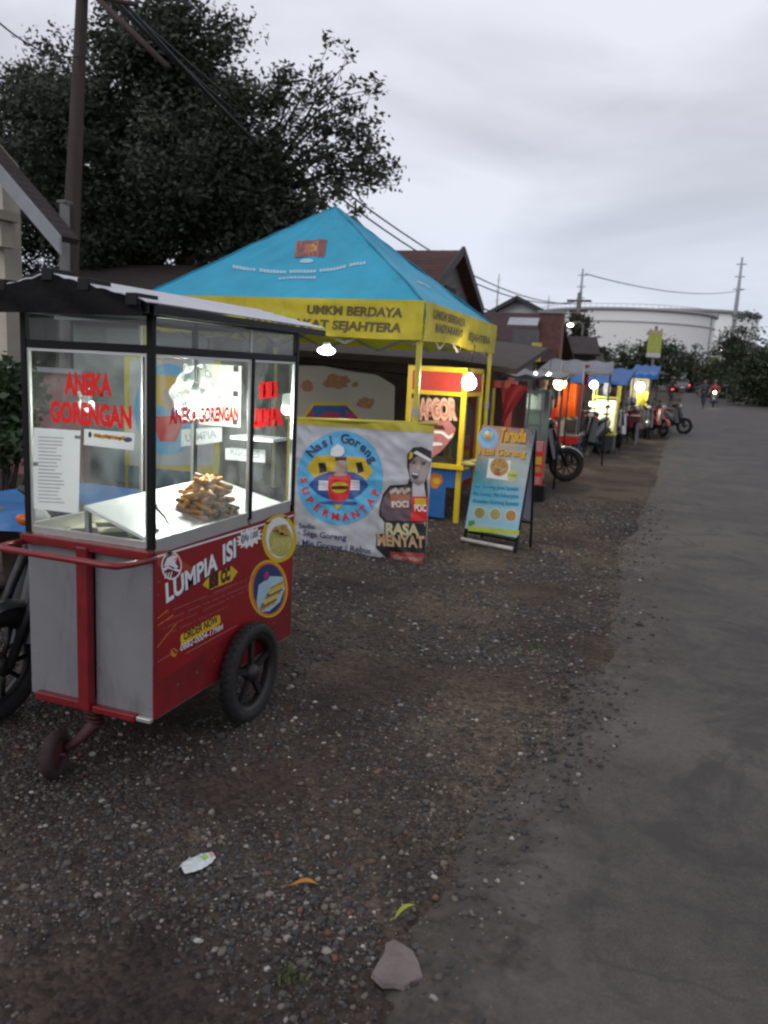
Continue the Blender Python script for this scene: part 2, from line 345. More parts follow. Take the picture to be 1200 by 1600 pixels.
def road_mat():
    m = bpy.data.materials.new('asphalt'); m.use_nodes = True; t = m.node_tree; b = t.nodes['Principled BSDF']; L = t.links.new
    co = t.nodes.new('ShaderNodeTexCoord'); P = co.outputs['Object']
    def noi(sc, det=6, ro=0.6, dist=0.0):
        n = t.nodes.new('ShaderNodeTexNoise'); n.inputs['Scale'].default_value = sc; n.inputs['Detail'].default_value = det; n.inputs['Roughness'].default_value = ro; n.inputs['Distortion'].default_value = dist; L(P, n.inputs['Vector']); return n.outputs['Fac']
    def ramp(f, p0, c0, p1, c1):
        r = t.nodes.new('ShaderNodeValToRGB'); r.color_ramp.elements[0].position = p0; r.color_ramp.elements[0].color = (*c0, 1); r.color_ramp.elements[1].position = p1; r.color_ramp.elements[1].color = (*c1, 1); L(f, r.inputs[0]); return r.outputs[0]
    def mixc(f, a, b_, bt='MIX', fac=None):
        x = t.nodes.new('ShaderNodeMix'); x.data_type = 'RGBA'; x.blend_type = bt
        if fac is not None: x.inputs[0].default_value = fac
        else: L(f, x.inputs[0])
        L(a, x.inputs[6]); L(b_, x.inputs[7]); return x.outputs[2]
    base = ramp(noi(0.8, 7, 0.6, 0.3), 0.3, (0.054, 0.048, 0.044), 0.72, (0.100, 0.088, 0.080))
    grain = mixc(None, ramp(noi(130, 4, 0.75), 0.3, (0.45, 0.45, 0.45), 0.7, (1.55, 1.55, 1.55)), ramp(noi(16, 7, 0.75, 0.5), 0.3, (0.62, 0.61, 0.6), 0.7, (1.38, 1.36, 1.34)), 'MULTIPLY', 0.85)
    c = mixc(None, base, grain, 'MULTIPLY', 0.8)
    dust = ramp(noi(30, 6, 0.65), 0.3, (0.085, 0.073, 0.064), 0.8, (0.145, 0.127, 0.112))
    # dusty strip along the broken edge, its inner border wandering
    sx = t.nodes.new('ShaderNodeSeparateXYZ'); L(P, sx.inputs[0])
    ad = t.nodes.new('ShaderNodeMath'); ad.operation = 'MULTIPLY_ADD'; L(noi(1.1, 5, 0.6, 0.5), ad.inputs[0]); ad.inputs[1].default_value = 1.3; L(sx.outputs['X'], ad.inputs[2])
    dm = ramp(ad.outputs[0], 0.28, (0.75, 0.75, 0.75), 0.56, (0, 0, 0))
    c = mixc(dm, c, dust)
    for yc, hw, am in ((3.95, 0.42, 0.75), (9.3, 0.7, 0.5), (1.9, 0.3, 0.35)):      # pale worn bands across the lane
        n3 = t.nodes.new('ShaderNodeMath'); n3.operation = 'MULTIPLY_ADD'; L(noi(1.7, 5, 0.6, 0.4), n3.inputs[0]); n3.inputs[1].default_value = 0.9; L(sx.outputs['Y'], n3.inputs[2])
        n4 = t.nodes.new('ShaderNodeMath'); n4.operation = 'SUBTRACT'; L(n3.outputs[0], n4.inputs[0]); n4.inputs[1].default_value = yc+0.45
        n5 = t.nodes.new('ShaderNodeMath'); n5.operation = 'ABSOLUTE'; L(n4.outputs[0], n5.inputs[0]); c = mixc(ramp(n5.outputs[0], hw*0.35, (am, am, am), hw*1.1, (0, 0, 0)), c, dust)
    dark = ramp(noi(1.4, 8, 0.7, 1.4), 0.50, (0, 0, 0), 0.60, (0.8, 0.8, 0.8)); dk = t.nodes.new('ShaderNodeRGB'); dk.outputs[0].default_value = (0.045, 0.042, 0.040, 1)
    c = mixc(dark, c, dk.outputs[0])
    # cracks
    vo = t.nodes.new('ShaderNodeTexVoronoi'); vo.feature = 'DISTANCE_TO_EDGE'; vo.inputs['Scale'].default_value = 0.9
    nz = t.nodes.new('ShaderNodeTexNoise'); nz.inputs['Scale'].default_value = 5; nz.inputs['Detail'].default_value = 6; L(P, nz.inputs['Vector'])
    vm = t.nodes.new('ShaderNodeMix'); vm.data_type = 'VECTOR'; vm.inputs[0].default_value = 0.14; L(P, vm.inputs[4]); L(nz.outputs['Color'], vm.inputs[5]); L(vm.outputs[1], vo.inputs['Vector'])
    ck = ramp(vo.outputs['Distance'], 0.002, (0.55, 0.55, 0.55), 0.010, (0, 0, 0)); cm = t.nodes.new('ShaderNodeMath'); cm.operation = 'MULTIPLY'; L(ck, cm.inputs[0]); L(ramp(noi(0.7, 3), 0.5, (0, 0, 0), 0.62, (1, 1, 1)), cm.inputs[1])
    dk2 = t.nodes.new('ShaderNodeRGB'); dk2.outputs[0].default_value = (0.03, 0.027, 0.026, 1)
    c = mixc(cm.outputs[0], c, dk2.outputs[0])
    ea = t.nodes.new('ShaderNodeAttribute'); ea.attribute_name = 'edge_d'
    e2 = t.nodes.new('ShaderNodeMath'); e2.operation = 'MULTIPLY_ADD'; L(noi(4.5, 7, 0.7, 0.6), e2.inputs[0]); e2.inputs[1].default_value = -1.9; eo = t.nodes.new('ShaderNodeMath'); eo.inputs[1].default_value = 0.82; L(ea.outputs['Fac'], eo.inputs[0]); L(eo.outputs[0], e2.inputs[2])
    dirt = ramp(noi(20, 8, 0.7), 0.3, (0.024, 0.019, 0.016), 0.72, (0.105, 0.086, 0.070))
    c = mixc(ramp(e2.outputs[0], 0.0, (1, 1, 1), 0.3, (0, 0, 0)), c, dirt)
    L(c, b.inputs['Base Color']); b.inputs['Roughness'].default_value = 0.78; b.inputs['Specular IOR Level'].default_value = 0.35
    bp = t.nodes.new('ShaderNodeBump'); bp.inputs['Strength'].default_value = 0.5; bp.inputs['Distance'].default_value = 0.006; L(noi(120, 5, 0.7), bp.inputs['Height']); L(bp.outputs[0], b.inputs['Normal']); return m
GM = ground_mat(); RM = road_mat()
def verge_z(x, y):
    e = edge_x(y); d = e - x
    z = 0.018*noise.noise(Vector((x*0.8, y*0.8, 0))) + 0.010*noise.noise(Vector((x*3.1, y*3.1, 4))) + 0.005*noise.noise(Vector((x*11, y*11, 7)))
    if y > 14 or x < -8: z *= 0.5
    if d < 0: return GZ(y) + (0.010*(noise.noise(Vector((x*14, y*14, 3)))+0.35) + 0.02*d/0.08 if d > -0.24 else -0.07)
    if d < 0.12: z = z*(0.3+0.7*d/0.12) - 0.012*(1-d/0.12)
    return GZ(y) + z
def grid(name, xs, ys, zf, m, kind='structure'):
    V = [(x, y, zf(x, y)) for y in ys for x in xs]; nx = len(xs)
    F = [(j*nx+i, j*nx+i+1, (j+1)*nx+i+1, (j+1)*nx+i) for j in range(len(ys)-1) for i in range(nx-1)]
    me = bpy.data.meshes.new(name); me.from_pydata(V, [], F); me.materials.append(m); me.polygons.foreach_set('use_smooth', [True]*len(F))
    o = link(name, me, None); o['kind'] = kind; return o
xs = [-900, -400, -200, -100, -60, -40, -28, -20, -15, -12, -10, -8, -7, -6, -5.4, -5] + list(np.arange(-4.6, -3.0, 0.08)) + list(np.arange(-3.0, -0.1, 0.03)) + [0.0, 0.5, 2, 6, 6.6, 7.4, 9, 14, 25, 60, 150, 400, 900]
ys = [-60, -20, -5, 0] + list(np.arange(0.8, 7.0, 0.035)) + list(np.arange(7.0, 14, 0.09)) + list(np.arange(14, 26, 0.4)) + [28, 32, 38, 46, 60, 80, 110, 160, 250, 400, 700, 1500]
grid('ground', xs, ys, lambda x, y: verge_z(x, y) if x < 3 else GZ(y)-0.05, GM)
# asphalt sheet with its broken edge
def build_road():
    us = [0, 0.012, 0.03, 0.06, 0.12, 0.25, 0.5, 0.9, 1.5, 2.3, 3.5, 5, 6.9]
    Y = [-30, -5, 0] + list(np.arange(0.8, 12, 0.03)) + list(np.arange(12, 25, 0.12)) + [26, 28, 31, 35, 40, 46, 55, 70, 90, 120, 170, 250, 400, 700, 1500]
    V = []; F = []; ED = []
    for y in Y:
        e = edge_x(y); ED += [0.0] + us
        V.append((e-0.03, y, GZ(y)-0.06))
        for u in us:
            z = -0.014 + 0.044*(1-math.exp(-u/0.09)) + 0.004*noise.noise(Vector(((e+u)*25, y*25, 1))) + 0.006*noise.noise(Vector((e+u, y*0.7, 9)))
            V.append((e+u, y, GZ(y)+z))
    n = len(us)+1
    for j in range(len(Y)-1):
        for i in range(n-1): F.append((j*n+i, j*n+i+1, (j+1)*n+i+1, (j+1)*n+i))
    me = bpy.data.meshes.new('road'); me.from_pydata(V, [], F); me.materials.append(RM); me.polygons.foreach_set('use_smooth', [i % (n-1) != 0 for i in range(len(F))])
    at_ = me.attributes.new('edge_d', 'FLOAT', 'POINT'); at_.data.foreach_set('value', ED)
    link('road', me, None)['kind'] = 'structure'
build_road()
# old resurfacing patch: slightly darker sheet laid on the road
def patch(name, pts, m, th=0.004):
    V = []
    for i in range(len(pts)):
        a = Vector(pts[i]); b = Vector(pts[(i+1) % len(pts)]); k = max(2, int((b-a).length/0.05))
        for j in range(k):
            p = a.lerp(b, j/k); V.append((p.x+0.05*noise.noise(Vector((p.x*5, p.y*5, 1)))+0.02*noise.noise(Vector((p.x*23, p.y*23, 1))), p.y+0.03*noise.noise(Vector((p.x*7, p.y*7, 5)))))
    return V
PM = mat('patch_asphalt', (0.060, 0.054, 0.050), 0.8, var=0.35, scale=14, bump=0.6, bscale=110, grime=0.85, gscale=2.2, gcol=(0.095, 0.083, 0.074))

# ---------------------------------------------------------------- gravel: thousands of stones as one mesh
def gravel():
    base = []
    for k in range(10):      # ten stone shapes from a jittered icosphere-like solid
        t = (1+5**0.5)/2
        v = np.array([(-1,t,0),(1,t,0),(-1,-t,0),(1,-t,0),(0,-1,t),(0,1,t),(0,-1,-t),(0,1,-t),(t,0,-1),(t,0,1),(-t,0,-1),(-t,0,1)], float)
        v /= np.linalg.norm(v[0]); v *= rng.uniform(0.7, 1.2, size=(12, 1)); base.append(v)
    fc = np.array([(0,11,5),(0,5,1),(0,1,7),(0,7,10),(0,10,11),(1,5,9),(5,11,4),(11,10,2),(10,7,6),(7,1,8),(3,9,4),(3,4,2),(3,2,6),(3,6,8),(3,8,9),(4,9,5),(2,4,11),(6,2,10),(8,6,7),(9,8,1)])
    Pn = []
    while len(Pn) < 62000:
        y = 1.1 + 10.5*rng.random()**1.55; x = 0.05 - (0.7+min(4.6, 0.9+y*0.62))*rng.random()
        e = edge_x(y)
        if x > e - 0.01 and rng.random() > 0.62: continue
        if x > e + 0.45*rng.random()**1.9: continue
        c = noise.noise(Vector((x*1.6, y*1.6, 11)))
        if rng.random() > 0.45 + 1.1*c: continue
        Pn.append((x, y, e))
    n = len(Pn); P = np.array(Pn)
    sz = 0.0044*np.exp(rng.normal(0, 0.52, n)); sz *= np.clip(0.72+0.15*P[:, 1], 0.9, 1.8); sz = np.clip(sz, 0.0024, 0.018); big = rng.random(n) < 0.006; sz[big] *= 1.7
    V = np.zeros((n, 12, 3)); cols = rng.random(n); mi = np.zeros(n, int)
    mi[cols < 0.50] = 0; mi[(cols >= 0.50) & (cols < 0.76)] = 1; mi[(cols >= 0.76) & (cols < 0.90)] = 2; mi[(cols >= 0.90) & (cols < 0.955)] = 3; mi[(cols >= 0.955) & (cols < 0.975)] = 4; mi[cols >= 0.988] = 5
    for i in range(n):
        a = rng.uniform(0, 6.283); ca, sa = math.cos(a), math.sin(a); b = base[i % 10]*sz[i]*np.array([rng.uniform(0.8, 1.5), rng.uniform(0.7, 1.1), rng.uniform(0.45, 0.8)])
        x, y, e = P[i]; z = verge_z(x, y) if x < e else max(verge_z(x, y), -0.014 + 0.044*(1-math.exp(-(x-e)/0.09)))
        V[i, :, 0] = x + b[:, 0]*ca - b[:, 1]*sa; V[i, :, 1] = y + b[:, 0]*sa + b[:, 1]*ca; V[i, :, 2] = z + b[:, 2] + sz[i]*0.15
    Fc = (fc[None] + 12*np.arange(n)[:, None, None]).reshape(-1, 3)
    me = bpy.data.meshes.new('gravel'); me.vertices.add(12*n); me.vertices.foreach_set('co', V.ravel())
    me.loops.add(60*n); me.loops.foreach_set('vertex_index', Fc.astype(np.int32).ravel()); me.polygons.add(20*n)
    me.polygons.foreach_set('loop_start', np.arange(0, 60*n, 3, dtype=np.int32)); me.update(calc_edges=True)
    for nm, c in (('stone_dark', (0.045, 0.042, 0.042)), ('stone_grey', (0.085, 0.076, 0.070)), ('stone_tan', (0.15, 0.125, 0.10)), ('stone_pale', (0.26, 0.23, 0.20)), ('stone_brick', (0.15, 0.062, 0.045)), ('stone_white', (0.38, 0.36, 0.33))):
        me.materials.append(mat(nm, c, 0.8, var=0.3, scale=25))
    me.polygons.foreach_set('material_index', np.repeat(mi, 20).astype(np.int32))
    link('gravel', me, None)['kind'] = 'stuff'
gravel()
# flat pale slab of old mortar, litter and leaves
def blob_poly(c, rx, ry, z, th, seed, name, m, label, cat, n=13, rot=0.0):
    rr = random.Random(seed); top = []
    for i in range(n):
        a = 2*math.pi*i/n; k = 1 + rr.uniform(-0.16, 0.16) + 0.16*math.sin(2*a+1) + 0.12*math.sin(3*a+seed); x = rx*k*math.cos(a); y = ry*k*math.sin(a)
        top.append((c[0]+x*math.cos(rot)-y*math.sin(rot), c[1]+x*math.sin(rot)+y*math.cos(rot)))
    b = MB().mat(m); b.add([(x, y, z) for x, y in top] + [((x-c[0])*0.95+c[0], (y-c[1])*0.95+c[1], z+th) for x, y in top], [tuple(range(n, 2*n))] + [(i, (i+1) % n, n+(i+1) % n, n+i) for i in range(n)])
    return tag(b.build(name, None, None), label, cat)
blob_poly((-0.60, 1.95), 0.062, 0.10, 0.006, 0.014, 3, 'mortar_slab', mat('mortar_pink', (0.17, 0.135, 0.128), 0.9, var=0.3, scale=14, bump=0.5), 'flat pinkish slab of old mortar at the broken road edge', 'slab', rot=0.5)
def wrapper():
    b = MB().mat(mat('wrapper_white', (0.62, 0.66, 0.66), 0.3, var=0.12, scale=30, bump=0.6, bscale=60))
    O = Vector((-1.385, 2.12, 0.012)); U = Vector((0.40, 0.917, 0)); Vv = Vector((-0.917, 0.40, 0))
    def f(u, v):
        wdt = 0.075*(0.35 + math.sin(math.pi*min(1, max(0, u*0.93+0.04)))**0.6*0.65)
        return O + U*(u-0.5)*0.125 + Vv*(v-0.5)*wdt + Vector((0, 0, 0.012*math.sin(math.pi*v) + 0.007*noise.noise(Vector((u*6, v*6, 1)))))
    b.sheet(f, 22, 14); b.mat(mat('wrapper_green', (0.25, 0.50, 0.12), 0.4)); b.sheet(lambda u, v: f(0.62+u*0.2, 0.3+v*0.3)+Vector((0, 0, 0.0012)), 6, 4)
    b.mat(mat('wrapper_pink', (0.65, 0.25, 0.28), 0.4)); b.sheet(lambda u, v: f(0.88+u*0.1, 0.2+v*0.6)+Vector((0, 0, 0.0012)), 4, 4)
    tag(b.build('plastic_wrapper', None, None), 'crumpled white plastic wrapper with a green mark lying on the gravel', 'litter')
wrapper()
def leaf(c, L, wd, rot, m, label, z=0.016, curl=0.012):
    b = MB().mat(m); ca, sa = math.cos(rot), math.sin(rot)
    def f(u, v):
        ww = wd*math.sin(math.pi*min(0.97, u*0.95+0.02))**0.8; x = (u-0.5)*L; y = (v-0.5)*ww + 0.12*L*math.sin(u*2.4)
        return (c[0]+x*ca-y*sa, c[1]+x*sa+y*ca, z + curl*abs(v-0.5)*2*math.sin(u*3) + 0.5*curl*u)
    b.sheet(f, 14, 4); b.tube([f(0.0, 0.5), (f(0, 0.5)[0]-0.02*ca, f(0, 0.5)[1]-0.02*sa, z)], 0.0012, 5)
    tag(b.build('fallen_leaf', None, None), label, 'leaf')
leaf((-1.0, 2.155), 0.085, 0.022, 0.35, mat('leaf_orange', (0.42, 0.17, 0.02), 0.5), 'dry orange leaf lying on the gravel beside the dark wet patch')
leaf((-0.65, 2.17), 0.085, 0.017, 1.0, mat('leaf_lime', (0.38, 0.42, 0.05), 0.5), 'yellow green leaf lying near the broken road edge')

# ================================================================ vegetation
BARK = mat('bark', (0.055, 0.042, 0.034), 0.9, var=0.35, scale=9, bump=0.6, bscale=18)
LEAF1 = mat('leaf_dark', (0.048, 0.060, 0.036), 0.6, var=0.6, scale=0.55, trans=0.25)
LEAF2 = mat('leaf_mid', (0.040, 0.060, 0.026), 0.6, var=0.4, scale=0.8, trans=0.25)
LEAF3 = mat('leaf_bush', (0.035, 0.065, 0.024), 0.55, var=0.4, scale=2.5, trans=0.2)
def clumps(blobs, n_clump, per, sig, shell=0.55):
    vol = np.array([b[3]*b[4]*b[5] for b in blobs])**0.75; vol = vol/vol.sum(); C_ = []; pts = []
    for _ in range(n_clump):
        b = blobs[rng.choice(len(blobs), p=vol)]; d = rng.normal(size=3); d /= np.linalg.norm(d); r_ = shell + (1-shell)*rng.random() if rng.random() < 0.72 else rng.random()**0.5*shell
        c = np.array(b[:3]) + d*r_*np.array(b[3:6]); C_.append(c); s_ = sig*rng.uniform(0.6, 1.4)
        k = int(per*rng.uniform(0.6, 1.4)); pts.append(c + rng.normal(size=(k, 3))*np.array([s_, s_, s_*0.62]))
    return C_, np.concatenate(pts)
def tree(name, label, base, trunk_h, blobs, n_clump, per, sig, leaf_s, m, group=None, limbs=14, tr=0.16, extra=None, shell=0.55):
    t = thing(name, label, 'tree', base, group); b = MB().mat(BARK); B0 = Vector(base)
    cen = Vector(np.mean([x[:3] for x in blobs], axis=0)); top = Vector((B0.x+(cen.x-B0.x)*0.4, B0.y+(cen.y-B0.y)*0.4, B0.z+trunk_h))
    b.tube([B0, B0.lerp(top, 0.5)+Vector((tr*0.5, 0, 0)), top, top.lerp(cen, 0.6)], [tr*1.25, tr, tr*0.8, tr*0.45], 10)
    C_, pts = clumps(blobs, n_clump, per, sig, shell)
    if extra is not None:
        for (p0, p1, k) in extra:      # long twigs with small leaf tufts
            p0 = Vector(p0); p1 = Vector(p1); mid = p0.lerp(p1, 0.5)+Vector((0, 0, 0.25)); b.tube([p0, mid, p1], [0.035, 0.02, 0.008], 5)
            for i in range(k):
                q = p0.lerp(p1, 0.25+0.8*random.random()) + Vector([random.gauss(0, 0.24) for _ in range(3)])
                b.tube([p0.lerp(p1, 0.5+0.3*random.random()), q], [0.009, 0.005], 4, False)
                pts = np.concatenate([pts, np.array(q) + rng.normal(size=(random.randint(16, 40), 3))*0.10])
    for i in range(limbs):
        c = Vector(C_[i*len(C_)//limbs]); s0 = top.lerp(cen, random.random()*0.6)
        b.tube([s0, s0.lerp(c, 0.5)+Vector((0, 0, tr*1.2)), c], [tr*0.4, tr*0.24, tr*0.08], 6)
    b.build('trunk', None, t); leaf_mesh('crown', pts, leaf_s, m, t); return t
def pb(x, y, Y, rx, rz, ry=None, dy=0):   # a crown lobe given by what the photo shows of it and its distance
    p = W(x, y, Y+dy); k = (p-Vector(CAM)).dot(Vector(_f))/FPX; return (p.x, p.y, p.z, rx*k, (ry or (rx+rz)/2)*k, rz*k)
YT = 15
big = [pb(45, 260, YT, 50, 90), pb(30, 190, YT, 45, 60), pb(60, 400, YT, 70, 60), pb(200, 230, YT, 175, 160), pb(110, 210, YT, 100, 110), pb(300, 120, YT, 110, 90), pb(250, 80, YT, 80, 85), pb(330, 290, YT, 125, 120, dy=-0.6), pb(200, 370, YT, 180, 95), pb(400, 240, YT, 75, 110), pb(90, 330, YT, 70, 80), pb(390, 370, YT, 90, 65), pb(60, 150, YT, 55, 55), pb(430, 330, YT, 60, 60)]
sp = [pb(490, 230, YT, 60, 85), pb(540, 180, YT, 45, 55)]
ex = []
for (x0, y0, x1, y1) in ((420,240,520,110),(430,260,560,130),(440,270,590,190),(450,280,600,230),(450,300,600,270),(440,300,560,300),(420,330,510,320),(420,250,470,130),(450,240,545,95),(460,260,605,255),(430,280,540,230),(440,250,575,160),(400,230,440,120),(450,290,585,290)):
    ex.append((W(x0, y0, YT), W(x1, y1, YT+random.uniform(-0.8, 0.8)), 11))
tree('shade_tree', 'huge dark leafy tree behind the food carts with thin sparse twigs on its right side', (W(250, 500, YT).x, YT, 0), 2.6, big, 520, 250, 0.27, 0.070, LEAF1, limbs=40, tr=0.26, extra=ex)
def weed(c, n, hgt, label):
    b = MB().mat(mat('weed_green', (0.075, 0.095, 0.025), 0.6, var=0.4, scale=20))
    for i in range(n):
        a = random.uniform(0, 6.28); r_ = random.uniform(0, 0.05); x = c[0]+r_*math.cos(a); y = c[1]+r_*math.sin(a); h_ = hgt*random.uniform(0.5, 1.1); lx = random.uniform(-.6, .6)*h_; ly = random.uniform(-.6, .6)*h_; z = verge_z(x, y); w_ = 0.0022
        b.add([(x-w_, y, z), (x+w_, y, z), (x+lx*0.4+w_, y+ly*0.4, z+h_*0.6), (x+lx*0.4-w_, y+ly*0.4, z+h_*0.6), (x+lx, y+ly, z+h_*0.75)], [(0, 1, 2, 3), (3, 2, 4)])
    tag(b.build('weed_tuft', None, None), label, 'weed')
weed((-0.86, 1.80), 60, 0.035, 'low green weed tuft in the gravel at the bottom of the picture'); weed((-0.72, 4.9), 50, 0.05, 'small weed tuft near the notch of the broken road edge')
# sprigs of the same tree that peek out between
# far wood and hedge
def far_tree(name, label, x, ytop, ybot, wpx, Y, n, m=LEAF2, per=60, group=None):
    c = W(x, (ytop*0.55+ybot*0.45), Y); k = Y*1.07/FPX; H = (ybot-ytop)*k; bz = GZ(Y)
    rx = wpx*k/2; top = W(x, ytop, Y).z
    bl = [(c.x, Y, top-H*0.42, rx*0.85, rx*0.8, H*0.40), (c.x-rx*0.35, Y, top-H*0.6, rx*0.65, rx*0.6, H*0.38), (c.x+rx*0.38, Y+0.5, top-H*0.62, rx*0.6, rx*0.6, H*0.36), (c.x, Y, top-H*0.78, rx*0.8, rx*0.7, H*0.3)]
    tree(name, label, (c.x, Y, bz), max(1.0, (top-bz)*0.4), bl, n, per, rx*0.17, max(0.10, rx*0.075), m, group, limbs=6, tr=0.18, shell=0.5)
GT = 'trees at the far end of the road'
far_tree('broadleaf_tree', 'round dark tree left of the yellow banner pole, before the white tank', 975, 528, 600, 70, 95, 60, group=GT)
far_tree('broadleaf_tree', 'round dark tree directly behind the yellow banner pole', 1022, 510, 600, 80, 95, 70, group=GT)
far_tree('conifer_tree', 'small pointed conifer standing out between round trees before the tank', 1064, 510, 590, 20, 92, 40, group=GT)
far_tree('broadleaf_tree', 'low round tree right of the small pointed conifer', 1085, 532, 600, 62, 95, 60, group=GT)
far_tree('broadleaf_tree', 'tall bright green tree at the right edge before the tank', 1158, 488, 600, 66, 70, 110, group=GT)
far_tree('broadleaf_tree', 'spreading green tree cut by the right edge of the picture', 1205, 520, 615, 100, 62, 130, group=GT)
far_tree('broadleaf_tree', 'low dark tree under the tall bright green tree on the right', 1130, 545, 610, 70, 78, 80, group=GT)
far_tree('broadleaf_tree', 'small dark tree between the roofs and the white tank', 945, 545, 600, 44, 85, 40, group=GT)
tree('roadside_tree', 'thin half bare tree tangled round the utility pole above the tin awnings', (W(905, 560, 42).x, 42, GZ(42)), 2.5, [pb(905, 520, 42, 14, 34), pb(920, 545, 42, 30, 22), pb(873, 510, 42, 16, 10), pb(893, 560, 42, 28, 12)], 46, 46, 0.20, 0.13, LEAF1, limbs=16, tr=0.10)
# hedge along the far right side of the road
bl = [(8.6+0.4*math.sin(y), y, GZ(y)+1.2, 1.1, 2.6, 1.6) for y in range(66, 150, 3)]
_, pts = clumps(bl, 420, 60, 0.32)
h = thing('hedge', 'dense green hedge running along the right side of the road', 'hedge', (8.6, 100, GZ(100)))
leaf_mesh('foliage', pts, 0.2, LEAF2, h)
for y in range(67, 150, 4): bb = MB().mat(BARK); bb.tube([(8.6, y, GZ(y)-0.05), (8.6+random.uniform(-.2, .2), y, GZ(y)+1.6)], [0.06, 0.03], 6); bb.build('stem', None, h)
# shrubs at the left behind the first cart
def shrub(name, label, base, blobs, n, per, sig, ls, m=LEAF3):
    t = thing(name, label, 'plant', base); C_, pts = clumps(blobs, n, per, sig, 0.5); leaf_mesh('foliage', pts, ls, m, t); b = MB().mat(BARK)
    for c in C_[::3]: b.tube([Vector(base)+Vector((random.uniform(-.1, .1), random.uniform(-.1, .1), 0)), Vector(c)], [0.014, 0.005], 5)
    b.build('stem', None, t)
s1 = [pb(10, 620, 6, 45, 50), pb(30, 690, 6, 35, 45), pb(-30, 640, 6, 40, 60), pb(15, 580, 6, 25, 18)]
shrub('leafy_shrub', 'dark green leafy shrub at the left edge beside the lit snack cart', (W(5, 760, 6).x, 6, 0), s1, 70, 90, 0.09, 0.06)
# ================================================================ buildings and far structures
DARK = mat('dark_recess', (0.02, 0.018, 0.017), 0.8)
CREAM = mat('cream_plaster', (0.50, 0.45, 0.37), 0.85, var=0.12, scale=2.5, bump=0.15)
GREYWOOD = mat('grey_board', (0.26, 0.27, 0.29), 0.7, var=0.15, scale=4)
def tile_mat(name, c1, c2, sx=4.0, sy=3.2):
    m = bpy.data.materials.new(name); m.use_nodes = True; t = m.node_tree; b = t.nodes['Principled BSDF']; L = t.links.new
    co = t.nodes.new('ShaderNodeTexCoord'); w1 = t.nodes.new('ShaderNodeTexWave'); w1.wave_type = 'BANDS'; w1.bands_direction = 'Z'; w1.inputs['Scale'].default_value = sy; w1.inputs['Distortion'].default_value = 0.4; w1.wave_profile = 'SAW'
    L(co.outputs['Object'], w1.inputs['Vector']); n = t.nodes.new('ShaderNodeTexNoise'); n.inputs['Scale'].default_value = 1.6; n.inputs['Detail'].default_value = 8; n.inputs['Roughness'].default_value = 0.7; L(co.outputs['Object'], n.inputs['Vector'])
    r = t.nodes.new('ShaderNodeValToRGB'); r.color_ramp.elements[0].position = 0.35; r.color_ramp.elements[0].color = (*c1, 1); r.color_ramp.elements[1].position = 0.65; r.color_ramp.elements[1].color = (*c2, 1); L(n.outputs['Fac'], r.inputs[0])
    mu = t.nodes.new('ShaderNodeMix'); mu.data_type = 'RGBA'; mu.blend_type = 'MULTIPLY'; mu.inputs[0].default_value = 0.5; L(r.outputs[0], mu.inputs[6]); L(w1.outputs['Color'], mu.inputs[7]); L(mu.outputs[2], b.inputs['Base Color'])
    bp = t.nodes.new('ShaderNodeBump'); bp.inputs['Strength'].default_value = 0.8; bp.inputs['Distance'].default_value = 0.03; L(w1.outputs['Fac'], bp.inputs['Height']); L(bp.outputs[0], b.inputs['Normal']); b.inputs['Roughness'].default_value = 0.85; return m
TILE_RED = tile_mat('roof_tile_red', (0.085, 0.035, 0.030), (0.15, 0.062, 0.052)); TILE_DARK = tile_mat('roof_tile_dark', (0.035, 0.026, 0.026), (0.065, 0.046, 0.044)); TILE_MAROON = tile_mat('roof_tile_maroon', (0.06, 0.032, 0.034), (0.10, 0.050, 0.052))
def slab(b, p, th=0.08):   # quad slab, p four corners, thickened downward
    q = [Vector(x) for x in p]; n = (q[1]-q[0]).cross(q[3]-q[0]).normalized()
    if n.z < 0: n = -n
    return b.hexa([x-n*th for x in q] + q)
